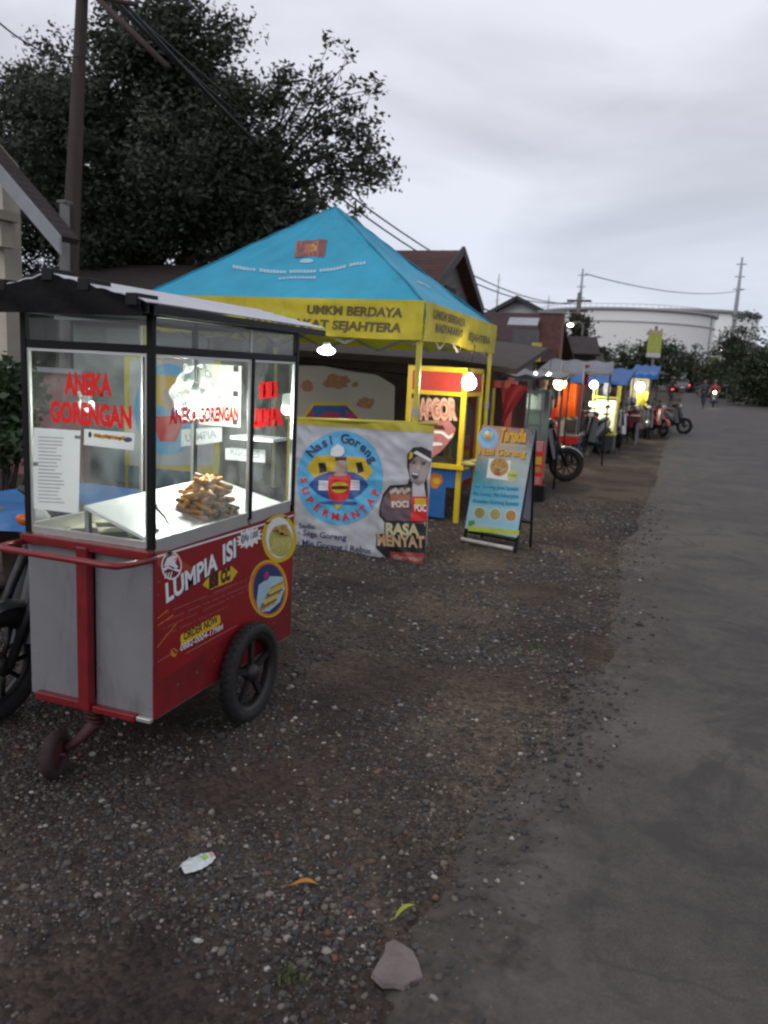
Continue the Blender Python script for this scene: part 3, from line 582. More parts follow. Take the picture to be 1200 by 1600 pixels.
# --- cream house, left
def house_left():
    Y = 10.0; g = W(8, 440, Y); t = thing('cream_house', 'cream plaster house with a grey barge board at the left edge behind the pole', 'house', (g.x-2.5, Y+2.5, 0))
    eave = W(88, 366, Y-0.6); xr = g.x; a = W(0, 262, Y-0.6)
    sl = (a.z-eave.z)/(eave.x-a.x); rx = eave.x-4.2; rz = eave.z+sl*4.2
    w = MB().mat(CREAM); zt = lambda x: eave.z+sl*(eave.x-x)-0.28
    x0 = xr-6.4; xm = rx
    DP = 0.35; w.box((x0+0.1, Y+DP+0.01, 0), (xr-5.6, Y+5, zt(xr)-0.3)); w.add([(x0, Y, 0), (xr, Y, 0), (xr, Y, zt(xr)), (xm, Y, rz-0.28), (x0, Y, zt(xr)), (x0, Y+DP, 0), (xr, Y+DP, 0), (xr, Y+DP, zt(xr)), (xm, Y+DP, rz-0.28), (x0, Y+DP, zt(xr))], [(0,1,2,3,4), (9,8,7,6,5), (1,6,7,2), (0,4,9,5)])
    w.build('wall', None, t)
    r = MB().mat(TILE_DARK); slab(r, [(eave.x, Y-0.55, eave.z), (eave.x, Y-0.12, eave.z), (rx, Y-0.12, rz), (rx, Y-0.55, rz)], 0.10); slab(r, [(rx, Y-0.55, rz), (rx, Y-0.12, rz), (rx-4.2, Y-0.12, eave.z), (rx-4.2, Y-0.55, eave.z)], 0.10); r.build('roof', None, t)
    bb = MB().mat(GREYWOOD); n = Vector((sl, 0, 1)).normalized()*0.17
    for sx in (1, -1):
        A = Vector((rx, Y-0.60, rz)); Bp = Vector((rx+sx*4.25, Y-0.60, eave.z-0.03)); bb.hexa([A-Vector((0, 0, 0.24)), A-Vector((0, -0.045, 0.24)), A+Vector((0, 0.045, 0.01)), A+Vector((0, 0, 0.01)), Bp-Vector((0, 0, 0.24)), Bp-Vector((0, -0.045, 0.24)), Bp+Vector((0, 0.045, 0.01)), Bp+Vector((0, 0, 0.01))])
    bb.build('barge_board', None, t)
    br = MB().mat(CREAM); zb = W(30, 335, Y-0.3).z; br.box((rx, Y-0.5, zb-0.07), (xr+0.35, Y-0.02, zb+0.06)); br.box((xr-0.12, Y-0.30, zb-0.45), (xr+0.25, Y-0.02, zb-0.08)); br.build('eave_beam', None, t)
    wd = MB().mat(DARK); wd.box((xr-2.2, Y-0.012, 1.0), (xr-1.2, Y+0.1, 2.1)); wd.mat(GREYWOOD); wd.box((xr-2.28, Y-0.03, 0.94), (xr-1.12, Y-0.013, 1.0)); wd.box((xr-2.28, Y-0.03, 2.1), (xr-1.12, Y-0.013, 2.16)); wd.build('window', None, t)
house_left()
def lean_to():
    Y = 11.5; a = W(18, 405, Y); b_ = W(118, 440, Y); t = thing('tiled_shed', 'low dark shed with a brown tiled roof between the cream house and the pole', 'shed', ((a.x+b_.x)/2, Y+1, 0))
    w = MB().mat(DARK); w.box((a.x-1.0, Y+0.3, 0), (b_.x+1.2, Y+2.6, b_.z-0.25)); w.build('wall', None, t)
    r = MB().mat(TILE_DARK); z0 = W(60, 462, Y).z; slab(r, [(a.x-1.2, Y-0.2, z0), (b_.x+1.5, Y-0.2, z0), (b_.x+1.5, Y+2.8, z0+0.9), (a.x-1.2, Y+2.8, z0+0.9)], 0.07); r.build('roof', None, t)
    p = MB().mat(GREYWOOD); p.bar((a.x-1.2, Y-0.22, z0-0.05), (b_.x+1.5, Y-0.22, z0-0.05), 0.05, 0.10); p.build('fascia', None, t)
lean_to()
def pink_wall():
    m = mat('pink_wall_paint', (0.24, 0.10, 0.11), 0.85, var=0.2, scale=2, bump=0.2); a = W(-30, 575, 8.6); b_ = W(112, 560, 8.6)
    t = thing('garden_wall', 'low faded pink garden wall seen behind the first cart', 'wall', ((a.x+b_.x)/2, 8.6, 0))
    w = MB().mat(m); w.box((a.x-1.5, 8.55, 0), (b_.x+0.2, 8.70, a.z)); w.build('wall', None, t); c = MB().mat(GREYWOOD); c.box((a.x-1.5, 8.50, a.z), (b_.x+0.24, 8.75, a.z+0.06)); c.build('coping', None, t)
pink_wall()
def kiosk():
    Y = 8.9; a = W(112, 560, Y); b_ = W(330, 560, Y); m = mat('shutter_steel', (0.20, 0.215, 0.215), 0.55, var=0.15, scale=3, metal=0.2)
    t = thing('shuttered_kiosk', 'grey shuttered kiosk standing behind the glass of the first cart', 'kiosk', ((a.x+b_.x)/2, Y+0.6, 0))
    z1 = 2.12; w = MB().mat(m); w.box((a.x, Y+0.04, 0), (b_.x, Y+1.4, z1)); w.build('wall', None, t)
    s = MB().mat(m)
    for i in range(26): z = 0.75+i*0.05; s.box((a.x+0.06, Y, z), (b_.x-0.06, Y+0.038, z+0.044))
    s.build('roller_shutter', None, t); d = MB().mat(mat('kiosk_blue', (0.05, 0.10, 0.14), 0.6)); d.box((a.x, Y-0.01, 0), (b_.x, Y+0.038, 0.74)); d.build('base_panel', None, t)
    r = MB().mat(GREYWOOD); r.box((a.x-0.1, Y-0.2, z1), (b_.x+0.1, Y+1.5, z1+0.05)); r.build('roof', None, t)
kiosk()
# --- house with the red tiled roof behind the tent
def house_red():
    Y = 20.0; t = thing('tiled_house', 'house with a red brown tiled roof and weathered grey gable right behind the tent', 'house', (-9.5, Y+2, 0))
    rl = W(625, 393, Y); rr = W(716, 391, Y); el = W(600, 470, Y-2.4)
    zr = rr.z; ze = W(700, 448, Y-2.4).z; xr = rr.x; r = MB().mat(TILE_RED)
    slab(r, [(xr-4.2, Y-2.2, ze), (xr+0.12, Y-2.2, ze), (xr+0.12, Y, zr), (xr-4.2, Y, zr)], 0.09); slab(r, [(xr-4.2, Y, zr), (xr+0.12, Y, zr), (xr+0.12, Y+2.4, ze-0.1), (xr-4.2, Y+2.4, ze-0.1)], 0.09); r.build('roof', None, t)
    g = MB().mat(mat('gable_grey', (0.13, 0.12, 0.118), 0.85, var=0.3, scale=2.2, stretch=(1, 1, 4))); x = xr-0.15
    g.add([(x, Y-2.0, 0), (x, Y+2.1, 0), (x, Y+2.1, ze-0.12), (x, Y, zr-0.12), (x, Y-2.0, ze-0.1)], [(0,1,2,3,4)]); g.add([(x-4, Y-2.0, 0), (x, Y-2.0, 0), (x, Y-2.0, ze-0.1), (x-4, Y-2.0, ze-0.1)], [(0,1,2,3)]); g.build('wall', None, t)
    f = MB().mat(mat('barge_dark', (0.06, 0.055, 0.055), 0.8)); f.bar((xr+0.14, Y-2.25, ze-0.06), (xr+0.14, Y, zr+0.0), 0.05, 0.2); f.bar((xr+0.14, Y, zr), (xr+0.14, Y+2.45, ze-0.16), 0.05, 0.2); f.build('barge_board', None, t)
    wn = MB().mat(DARK); wn.box((x+0.004, Y-0.5, zr-1.6), (x+0.05, Y+0.4, zr-0.9)); wn.build('vent', None, t)
    # long dark ridge to the left
    t2 = thing('dark_roof_house', 'long house with a very dark tiled roof rising between tree and red roof', 'house', (-11.5, 24, 0)); r = MB().mat(TILE_DARK)
    A = W(548, 342, 22.5); zt = A.z; x0 = A.x-3.5; x1 = A.x+0.1; pts = W(640, 408, 22.5)
    r.add([(x0, 22.5, zt), (x1, 22.5, zt), (pts.x+0.6, 20.6, pts.z-0.7), (x0, 20.4, pts.z-0.7), (pts.x+0.6, 24.6, pts.z-0.7), (x0, 24.6, pts.z-0.7)], [(0,1,2,3), (1,4,2), (1,0,5,4), (3,2,4,5)]); r.build('roof', None, t2)
    w = MB().mat(mat('wall_brown', (0.10, 0.075, 0.065), 0.85)); w.box((x0+0.2, 20.9, 0), (pts.x+0.2, 24.2, pts.z-0.72)); w.build('wall', None, t2)
    d = MB().mat(mat('barge_dark', (0.06, 0.055, 0.055))); d.bar((x1, 22.48, zt+0.03), (pts.x+0.6, 20.58, pts.z-0.66), 0.08, 0.08); d.bar((x0, 22.5, zt+0.04), (x1, 22.5, zt+0.04), 0.14, 0.08); d.build('ridge_tiles', None, t2)
house_red()
# --- brown shop houses beyond
def shophouse():
    Y = 27.0; t = thing('maroon_roof_shop', 'low shop house with a wide maroon roof beyond the tent', 'house', (-8.5, Y+2, 0))
    a = W(745, 487, Y); b_ = W(868, 487, Y); c = W(745, 560, Y-3.5); d = W(868, 556, Y-3.5)
    r = MB().mat(TILE_MAROON); slab(r, [(c.x-1.5, Y-3.5, c.z), (d.x, Y-3.5, c.z), (b_.x+0.2, Y, a.z), (a.x-1.5, Y, a.z)], 0.09); slab(r, [(a.x-1.5, Y, a.z), (b_.x+0.2, Y, a.z), (b_.x+0.4, Y+3.5, c.z), (a.x-1.5, Y+3.5, c.z)], 0.09); r.build('roof', None, t)
    w = MB().mat(mat('wall_brown', (0.10, 0.075, 0.065))); w.box((c.x-1.2, Y-3.0, 0), (b_.x-0.1, Y+3.2, c.z+0.15)); w.build('wall', None, t)
    s = MB().mat(mat('tin_light', (0.42, 0.44, 0.47), 0.5, var=0.15)); p = W(795, 505, Y-2.9); q = W(842, 501, Y-2.9); slab(s, [(p.x, Y-3.1, p.z-0.05), (q.x, Y-3.1, p.z-0.05), (q.x, Y-2.8, p.z+0.18), (p.x, Y-2.8, p.z+0.18)], 0.03); s.build('skylight', None, t)
    g = MB().mat(mat('wall_greyblock', (0.12, 0.12, 0.125), 0.8)); p = W(802, 515, Y-3.7); q = W(838, 555, Y-3.7); g.box((p.x, Y-3.8, 1.2), (q.x, Y-3.55, p.z)); g.build('tin_panel', None, t)
    # white gable with black edges
    Y2 = 36.0; pk = W(811, 463, Y2); l = W(772, 489, Y2); r_ = W(856, 487, Y2); t = thing('gabled_shop', 'shop with a white gable edged in black above the maroon roof', 'house', (pk.x, Y2+3, GZ(Y2)))
    w = MB().mat(mat('white_plaster', (0.66, 0.66, 0.67), 0.8, var=0.08)); w.add([(l.x, Y2, 0.0), (r_.x, Y2, 0.0), (r_.x, Y2, r_.z), (pk.x, Y2, pk.z-0.15), (l.x, Y2, r_.z), (l.x, Y2+6, 0), (r_.x, Y2+6, 0), (r_.x, Y2+6, r_.z), (l.x, Y2+6, r_.z)], [(0,1,2,3,4), (1,6,7,2), (0,4,8,5)]); w.build('wall', None, t)
    b = MB().mat(mat('black_trim', (0.03, 0.03, 0.033), 0.6)); ov = 0.25
    for sx, e in ((-1, l), (1, r_)):
        slab(b, [(pk.x, Y2-0.5, pk.z), (pk.x, Y2+6.2, pk.z), (e.x+sx*ov, Y2+6.2, r_.z-0.12), (e.x+sx*ov, Y2-0.5, r_.z-0.12)], 0.16)
    b.build('roof', None, t)
    c = MB().mat(mat('black_trim', (0.03, 0.03, 0.033))); c.box((l.x-0.3, Y2-0.3, r_.z-0.45), (r_.x+0.3, Y2-0.01, r_.z-0.15)); c.build('cornice', None, t)
    # red brick pier house with dark end
    Y3 = 24.5; p = W(850, 520, Y3); q = W(866, 600, Y3); t = thing('brick_pier', 'reddish brick pier carrying the end of the maroon roof', 'pillar', (p.x, Y3, 0)); w = MB().mat(mat('brick_red', (0.14, 0.065, 0.055), 0.9, var=0.3, scale=9)); w.box((p.x-0.15, Y3-0.2, 0), (q.x+0.1, Y3+0.3, W(850, 490, Y3).z)); w.build('shaft', None, t); w = MB().mat(GREYWOOD); w.box((p.x-0.2, Y3-0.25, W(850, 490, Y3).z), (q.x+0.15, Y3+0.35, W(850, 490, Y3).z+0.08)); w.build('cap', None, t)
    Y4 = 34.0; p = W(868, 535, Y4); q = W(955, 562, Y4); t = thing('dark_shop', 'dark brown low shop behind the tin awnings and the thin tree', 'house', ((p.x+q.x)/2, Y4+1.5, GZ(Y4))); w = MB().mat(mat('wall_brown', (0.10, 0.075, 0.065))); w.box((p.x, Y4, 0), (q.x-0.6, Y4+3, p.z-0.3)); w.build('wall', None, t); r = MB().mat(TILE_DARK); slab(r, [(p.x-0.3, Y4-0.5, p.z-0.42), (q.x-0.4, Y4-0.5, p.z-0.42), (q.x-0.8, Y4+1.5, p.z+0.35), (p.x, Y4+1.5, p.z+0.35)], 0.08); r.build('roof', None, t)
    # yellow sign on the shop front
    p = W(838, 548, 23); t = thing('yellow_shop_sign', 'small yellow sign plate hanging in front of the grey tin panel', 'sign', (p.x, 23, 0)); w = MB().mat(mat('sign_yellow', (0.50, 0.42, 0.06), 0.6)); w.box((p.x-0.14, 22.97, p.z-0.3), (p.x+0.14, 23.0, p.z+0.22)); w.build('plate', None, t); w = MB().mat(DARK); w.tube([(p.x, 23.02, p.z+0.2), (p.x, 23.02, 0)], 0.025); w.build('post', None, t)
shophouse()
# --- white storage tank
def tank():
    cy = 278.0; xa, xb = W(850, 500, cy).x, W(1118, 500, cy).x; cx = (xa+xb)/2; r = (xb-xa)/2; zt = W(985, 481, cy-r).z; z0 = GZ(280)-1; m = mat('tank_white', (0.80, 0.79, 0.77), 0.6, var=0.04, scale=0.05); dk = mat('tank_rail', (0.30, 0.30, 0.31), 0.6)
    t = thing('storage_tank', 'very wide white cylindrical storage tank at the end of the road', 'tank', (cx, cy, z0))
    a = MB().mat(m); a.lathe((cx, cy, 0), (0, 0, 1), [(z0, r), (zt, r)], 96); a.build('shell', None, t)
    a = MB().mat(m); a.lathe((cx, cy, 0), (0, 0, 1), [(zt, r), (zt+0.5, r*0.8), (zt+1.1, r*0.4), (zt+1.2, 0.01)], 96); a.build('roof', None, t)
    a = MB().mat(dk); a.torus((cx, cy, zt-0.3), (0, 0, 1), r+0.45, 0.45, 96, 8); a.build('rim_walkway', None, t)
    a = MB().mat(mat('tank_ring', (0.50, 0.50, 0.50), 0.6)); a.torus((cx, cy, W(985, 502, cy-r).z), (0, 0, 1), r+0.1, 0.28, 96, 8); a.build('wind_girder', None, t)
    a = MB().mat(dk)
    for k in range(96):
        an = 2*math.pi*k/96; a.tube([(cx+(r+0.8)*math.cos(an), cy+(r+0.8)*math.sin(an), zt), (cx+(r+0.8)*math.cos(an), cy+(r+0.8)*math.sin(an), zt+1.1)], 0.06, 4)
    a.torus((cx, cy, zt+1.1), (0, 0, 1), r+0.8, 0.07, 96, 5); a.build('handrail', None, t)
    p = W(1112, 500, cy-8); a = MB().mat(dk); a.tube([(p.x, cy-8.5, z0), (p.x, cy-8.5, zt)], 0.32, 6); a.build('downpipe', None, t)
    # neighbouring tank, lower and paler
    r2 = 24.0; cy2 = 330; zt2 = W(1140, 486, 306).z; cx2 = W(1188, 489, 330).x-24; t = thing('storage_tank', 'second white tank showing only its edge past the right end of the first', 'tank', (cx2, cy2, z0))
    a = MB().mat(m); a.lathe((cx2, cy2, 0), (0, 0, 1), [(z0, r2), (zt2, r2), (zt2+0.4, r2*0.7), (zt2+0.9, 0.01)], 80); a.build('shell', None, t); a = MB().mat(dk); a.torus((cx2, cy2, zt2), (0, 0, 1), r2+0.4, 0.6, 80, 8); a.build('rim_walkway', None, t)
tank()
def masts():
    m = mat('mast_grey', (0.34, 0.35, 0.38), 0.6)
    for x, yt, yb, Y, r_, lab in ((911, 420, 500, 95, 0.16, 'slim grey mast rising above the tangled utility pole'), (1160, 402, 500, 240, 0.42, 'tall pale mast above the tall green tree on the right'), (780, 428, 470, 110, 0.10, 'faint thin mast above the white gable'), (858, 462, 490, 110, 0.08, 'short faint mast between white gable and white tank')):
        p = W(x, yt, Y); t = thing('radio_mast', lab, 'mast', (p.x, Y, GZ(Y))); b = MB().mat(m); b.tube([(p.x, Y, GZ(Y)-0.3), (p.x, Y, p.z*0.7), (p.x, Y, p.z)], [r_*1.6, r_*1.2, r_*0.6], 8); b.build('pole', None, t)
        b = MB().mat(m); [b.tube([(p.x-r_*3, Y, p.z*k), (p.x+r_*3, Y, p.z*k)], r_*0.35, 5) for k in (0.95, 0.86, 0.77)]; b.build('antenna', None, t)
masts()
# --- utility poles and cables
RUST = mat('pole_rust', (0.055, 0.036, 0.032), 0.8, var=0.3, scale=3, stretch=(3, 3, 0.6)); CONC = mat('pole_concrete', (0.17, 0.16, 0.155), 0.9, var=0.2, scale=4)
PA0 = W(108, 440, 10.6); PA1 = W(131, -60, 10.6)
t = thing('utility_pole', 'tall leaning rust brown utility pole in front of the big tree', 'pole', (PA0.x, 10.6, 0)); dxz = (PA1.x-PA0.x)/(PA1.z-PA0.z)
b = MB().mat(RUST); b.tube([(PA0.x-dxz*PA0.z, 10.6, -0.1), PA0, PA0.lerp(PA1, 0.55), PA1, PA1+Vector((dxz, 0, 1))*1.4], [0.155, 0.145, 0.105, 0.085, 0.075], 12); b.build('shaft', None, t)
b = MB().mat(RUST); q = W(150, 5, 10.5); b.tube([W(135, -20, 10.5), W(262, 105, 10.5)], 0.045, 8); b.tube([W(40, -30, 10.5), W(215, 8, 10.5)], 0.035, 8); b.build('cross_arm', None, t)
t = thing('concrete_post', 'shorter grey concrete post right beside the rust brown pole', 'post', (W(100, 440, 10.3).x, 10.3, 0)); b = MB().mat(CONC); b.tube([(W(98, 440, 10.3).x-0.02, 10.3, -0.1), W(101, 318, 10.3)], [0.09, 0.075], 10); b.build('shaft', None, t); b = MB().mat(CONC); q = W(101, 318, 10.3); b.box((q.x-0.08, 10.22, q.z), (q.x+0.08, 10.38, q.z+0.04)); b.build('cap', None, t)
PB = W(905, 470, 42); t = thing('utility_pole', 'distant utility pole tangled with branches above the tin awnings', 'pole', (PB.x, 42, GZ(42))); b = MB().mat(CONC); b.tube([(PB.x, 42, GZ(42)-0.1), (PB.x, 42, PB.z+0.4)], [0.17, 0.11], 8); b.build('shaft', None, t)
b = MB().mat(RUST); b.tube([(PB.x-0.6, 42, PB.z), (PB.x+0.6, 42, PB.z)], 0.06, 6); b.tube([(PB.x-0.45, 42, PB.z-0.5), (PB.x+0.45, 42, PB.z-0.5)], 0.06, 6); b.box((PB.x-0.3, 41.7, PB.z-1.2), (PB.x+0.2, 41.95, PB.z-0.65)); b.build('cross_arm', None, t)
CB = mat('cable_black', (0.03, 0.03, 0.035), 0.6)
def cable(a, b_, sag, r_, label, n=26):
    a = Vector(a); b_ = Vector(b_); m = MB().mat(CB); m.tube([a.lerp(b_, i/n)-Vector((0, 0, sag*4*(i/n)*(1-i/n))) for i in range(n+1)], r_, 5); tag(m.build('overhead_cable', None, None), label, 'cable', 'overhead cables')
for i, (x, y, s_, ey) in enumerate(((150, -20, 1.55, 470), (140, -40, 1.30, 474), (170, -10, 1.95, 486), (190, 0, 2.15, 492))):
    cable(W(x, y, 10.6), W(905-i*4, ey, 42), s_, 0.022 if i < 2 else 0.03, ('thick upper cable running down from the rust brown pole to the distant pole', 'thin topmost cable running from the rust brown pole to the distant pole', 'heavy sagging cable passing just above the tent peak', 'lowest heavy cable sagging behind the tent peak')[i])
cable(W(20, -60, 10.0), W(127, -6, 10.6), 0.1, 0.012, 'cable crossing the top left corner above the big tree')
cable(W(-60, -25, 8.0), W(128, 88, 10.6), 0.25, 0.012, 'cable running from the left edge into the big tree')
cable(W(915, 428, 95), W(1165, 452, 200), 1.5, 0.06, 'faint thin cable over the white tank')
# ================================================================ lit snack cart
def ray_T(O, U, V, x0=0, y0=0, sc=1.0):   # crop pixel of the photograph -> coordinates on that flat face
    O = Vector(O); U = Vector(U).normalized(); V = Vector(V).normalized(); n = U.cross(V); Cc = Vector(CAM)
    def T(x, y):
        d = Vector(_f + _r*((x/sc+x0)-600)/FPX + _u*(800-(y/sc+y0))/FPX); t = (O-Cc).dot(n)/d.dot(n); p = Cc + d*t - O
        return p.dot(U), p.dot(V)
    return T
BLK = mat('frame_black', (0.010, 0.010, 0.011), 0.45, var=0.15, spec=0.2); ALU = mat('aluminium', (0.62, 0.62, 0.60), 0.35, metal=0.7, var=0.08)
REDP = mat('red_paint', (0.20, 0.009, 0.014), 0.4, var=0.25, scale=9, coat=0.2, grime=0.55, gscale=5, gcol=(0.05, 0.018, 0.015)); GREYP = mat('cabinet_grey', (0.23, 0.23, 0.245), 0.5, var=0.14, scale=2.2, metal=0.25, grime=0.55, gscale=3.2, gcol=(0.075, 0.065, 0.058), bump=0.08, bscale=5)
REDV = mat('red_vinyl', (0.26, 0.008, 0.011), 0.4, var=0.15, scale=5, grime=0.35, gscale=2.5, gcol=(0.09, 0.02, 0.015), bump=0.12, bscale=9); REDV2 = mat('red_vinyl_deep', (0.15, 0.008, 0.012), 0.4, var=0.12, scale=5)
WINK = mat('ink_white', (0.75, 0.75, 0.76), 0.5, var=0.05); YINK = mat('ink_yellow', (0.62, 0.42, 0.02), 0.5, var=0.08); BINK = mat('ink_black', (0.02, 0.02, 0.025), 0.5); RINK = mat('ink_red', (0.65, 0.02, 0.02), 0.5, var=0.05)
OINK = mat('ink_orange', (0.60, 0.17, 0.015), 0.5); BLINK = mat('ink_navy', (0.02, 0.035, 0.12), 0.5); BROWNI = mat('ink_brown', (0.07, 0.015, 0.01), 0.5); GOLDF = mat('food_gold', (0.48, 0.27, 0.06), 0.5, var=0.35, scale=40); PINKI = mat('ink_faded', (0.36, 0.11, 0.10), 0.5)
CYINK = mat('ink_cyan', (0.10, 0.42, 0.68), 0.5, var=0.05); LBINK = mat('ink_lightblue', (0.35, 0.52, 0.62), 0.5, var=0.1); GRINK = mat('ink_green', (0.10, 0.30, 0.05), 0.5); SKINI = mat('ink_skin', (0.45, 0.30, 0.24), 0.5, var=0.1); GYINK = mat('ink_grey', (0.20, 0.20, 0.21), 0.5)
TYRE = mat('tyre_rubber', (0.011, 0.010, 0.010), 0.75, var=0.3, scale=20, bump=0.3); RIM = mat('rim_dark', (0.035, 0.033, 0.033), 0.45, metal=0.5)
GL = glass_mat('cart_glass', dirt=0.085, refl=0.45); GLF = glass_mat('cart_glass_front', dirt=0.085, refl=0.12); GLD = glass_mat('cart_glass_side', dirt=0.15); GLT = glass_mat('glass_transom', tint=(0.75, 0.77, 0.75), dirt=0.04)
X0, X1, Y0, Y1 = -2.47, -1.85, 2.50, 3.70; ZB, ZC, ZR, ZT = 0.27, 0.95, 1.71, 1.865
cart = thing('snack_cart', 'red and grey glass snack cart with a lit display, nearest to the camera', 'food cart', (-2.16, 3.1, 0))
b = MB().mat(GREYP)
b.box((X0, Y0+0.012, ZB), (X0+0.30-0.03, Y0+0.03, ZC-0.02)); b.box((X0+0.34, Y0+0.012, ZB), (X1-0.004, Y0+0.03, ZC-0.02))
b.mat(mat('rivet', (0.30, 0.28, 0.28), 0.4, metal=0.6))
for xx in (X0+0.012, X0+0.258, X0+0.352, X1-0.018):
    for zz in (ZB+0.05, 0.45, 0.63, 0.81, ZC-0.06): b.lathe((xx, Y0+0.012, zz), (0, -1, 0), [(0, 0.005), (0.0015, 0.004), (0.002, 0.0001)], 8)
b.build('front_panel', None, cart, 0.003)
b = MB().mat(GREYP); b.box((X0, Y0+0.03, ZB), (X0+0.012, Y1, ZC-0.02)); b.box((X0, Y1-0.012, ZB), (X1-0.012, Y1, ZC-0.02)); b.box((X0+0.012, Y0+0.03, ZB-0.012), (X1-0.012, Y1-0.012, ZB)); b.build('cabinet', None, cart)
b = MB().mat(REDP); b.box((X1-0.012, Y0+0.03, ZB), (X1, Y1, ZC-0.005)); b.box((X1-0.003, Y0+0.008, ZB), (X1+0.003, Y0+0.03, ZC-0.01)); sidep = b.build('side_panel', None, cart)
# printed sticker on the red side
SO = (X1+0.0012, Y0, 0)
p = Panel(flat_fn(SO, (0, 1, 0), (0, 0, 1), (1, 0, 0)), 0.0006); p.T = ray_T(SO, (0, 1, 0), (0, 0, 1), 230, 800, 5.0)
p.poly([(0.012, 0.42), (1.19, 0.49), (1.19, 0.925), (0.012, 0.94)], REDV, 1, True)
p.poly([(0.012, 0.935), (1.19, 0.92), (1.19, 0.928), (0.012, 0.943)], WINK, 2, True)
p.poly([(75, 310), (150, 300), (420, 480), (60, 420)], mat('ink_redorange', (0.36, 0.05, 0.012), 0.5), 1.6)
for (q0, q1) in (((50, 850), (160, 760)), ((50, 905), (200, 800)), ((50, 1085), (230, 860)), ((40, 1190), (300, 1040)), ((300, 1100), (700, 880)), ((60, 545), (100, 540)), ((60, 640), (90, 640))):
    p.poly([q0, q1, (q1[0]+3, q1[1]+7), (q0[0]+2, q0[1]+8)], OINK if q0[0] < 60 and q0[1] < 1100 else PINKI, 2)
# rivets
for i in range(9): p.ell((0.03+i*0.14, 0.36+0.004*i), 0.005, 0.005, mat('rivet', (0.30, 0.28, 0.28), 0.4, metal=0.6), 1, 10, True)
# round emblem
def ringp(p, c, rx, ry, k, m1, m2, lay): p.ell(c, rx, ry, m1, lay); p.ell(c, rx*k, ry*k, m2, lay+1)
ringp(p, (188, 420), 80, 110, 0.86, WINK, REDV2, 2)
p.poly([(125, 425), (150, 360), (200, 335), (235, 350), (215, 400), (240, 430), (200, 445), (160, 420)], WINK, 4); p.poly([(120, 470), (160, 440), (250, 470), (255, 455), (165, 415), (120, 440)], WINK, 4)
for k in range(4): p.poly([(205+k*10, 365+k*14), (245, 350+k*14), (247, 357+k*14), (208+k*10, 374+k*14)], RINK, 5)
for k in range(3): p.poly([(140+k*22, 480-k*4), (152+k*22, 470-k*4), (140+k*20, 520), (130+k*20, 520)], WINK, 4)
for dx, mm, l_ in ((9, BLINK, 2), (0, WINK, 3)):
    p.text('LUMPIA', (145+dx, 708+dx*0.5), (548+dx, 440+dx*0.5), 0.080, mm, l_+1, 0.035, 0.06)
    p.text('ISI', (588+dx, 405+dx*0.5), (690+dx, 345+dx*0.5), 0.088, mm, l_+1, 0.035, 0.06)
p.poly([(428, 570), (480, 500), (655, 422), (705, 465), (655, 540), (485, 608)], YINK, 4)
p.text('ISI', (478, 595), (552, 562), 0.056, BROWNI, 5, 0.09); p.text('CC', (570, 555), (645, 518), 0.056, BROWNI, 5, 0.08)
import itertools
st = [(795+ (108 if i % 2 == 0 else 80)*math.cos(a)*(1), 200 + (92 if i % 2 == 0 else 62)*math.sin(a)*0.9 - 28*math.cos(a)) for i, a in ((i, 2*math.pi*i/28) for i in range(28))]
p.poly([(x-6, y+6) for x, y in st], OINK, 3); p.poly(st, WINK, 4); p.text('@Rp 1.000', (728, 235), (862, 190), 0.032, BLINK, 5, 0.02)
for k, (a, c) in enumerate((((125, 800), (840, 500)), ((125, 860), (800, 570)), ((125, 915), (800, 605)), ((130, 968), (640, 735)), ((400, 700), (840, 515)))):   # small print
    n_ = 46
    for i in range(n_):
        if random.random() < 0.24 or k == 4 and i % 2: continue
        f0 = i/n_; f1 = (i+0.72)/n_; x0_, y0_ = a[0]+(c[0]-a[0])*f0, a[1]+(c[1]-a[1])*f0; x1_, y1_ = a[0]+(c[0]-a[0])*f1, a[1]+(c[1]-a[1])*f1
        p.poly([(x0_, y0_), (x1_, y1_), (x1_, y1_-9), (x0_, y0_-9)], PINKI, 3)
p.poly([(255, 985), (262, 960), (300, 935), (540, 806), (565, 806), (572, 860), (552, 885), (290, 1030), (262, 1035)], YINK, 3); p.text('ORDER NOW', (282, 1003), (548, 862), 0.036, BROWNI, 4, 0.03)
p.text('0882-0004-17984', (255, 1087), (588, 915), 0.028, WINK, 4, 0.012, 0.05); p.ell((205, 1098), 26, 34, OINK, 3); p.poly([(190, 1080), (222, 1110), (228, 1098), (200, 1070)], BROWNI, 4)
# food pictures
p.ell((1030, 205), 135, 190, YINK, 2, raw=False, wob=0.02); p.ell((1030, 200), 105, 160, WINK, 3)
p.ell((1040, 225), 92, 125, mat('food_lettuce', (0.38, 0.42, 0.10), 0.5, var=0.3, scale=60), 4)
for k in range(6): x = 955+k*26; p.poly([(x, 300-k*4), (x+30, 195), (x+48, 205), (x+24, 330-k*6)], mat('food_roll', (0.55, 0.47, 0.14), 0.5, var=0.25, scale=60), 5)
for k in range(22): a = random.uniform(0, 6.28); r_ = random.uniform(0, 1)**0.5; x = 1045+60*r_*math.cos(a); y = 150+45*r_*math.sin(a); p.ell((x, y), 17, 13, GOLDF if k % 3 else OINK, 6+k % 3, 8)
p.ell((945, 600), 152, 225, YINK, 2); p.ell((945, 600), 142, 212, OINK, 2.6); p.ell((948, 600), 122, 195, BLINK, 3.2)
p.poly([(850, 700), (868, 570), (960, 500), (1058, 505), (1070, 600), (1035, 700), (950, 775), (870, 780)], LBINK, 4); p.poly([(905, 500), (925, 460), (950, 470), (945, 520), (920, 540)], mat('ink_magenta', (0.35, 0.03, 0.20), 0.5), 4)
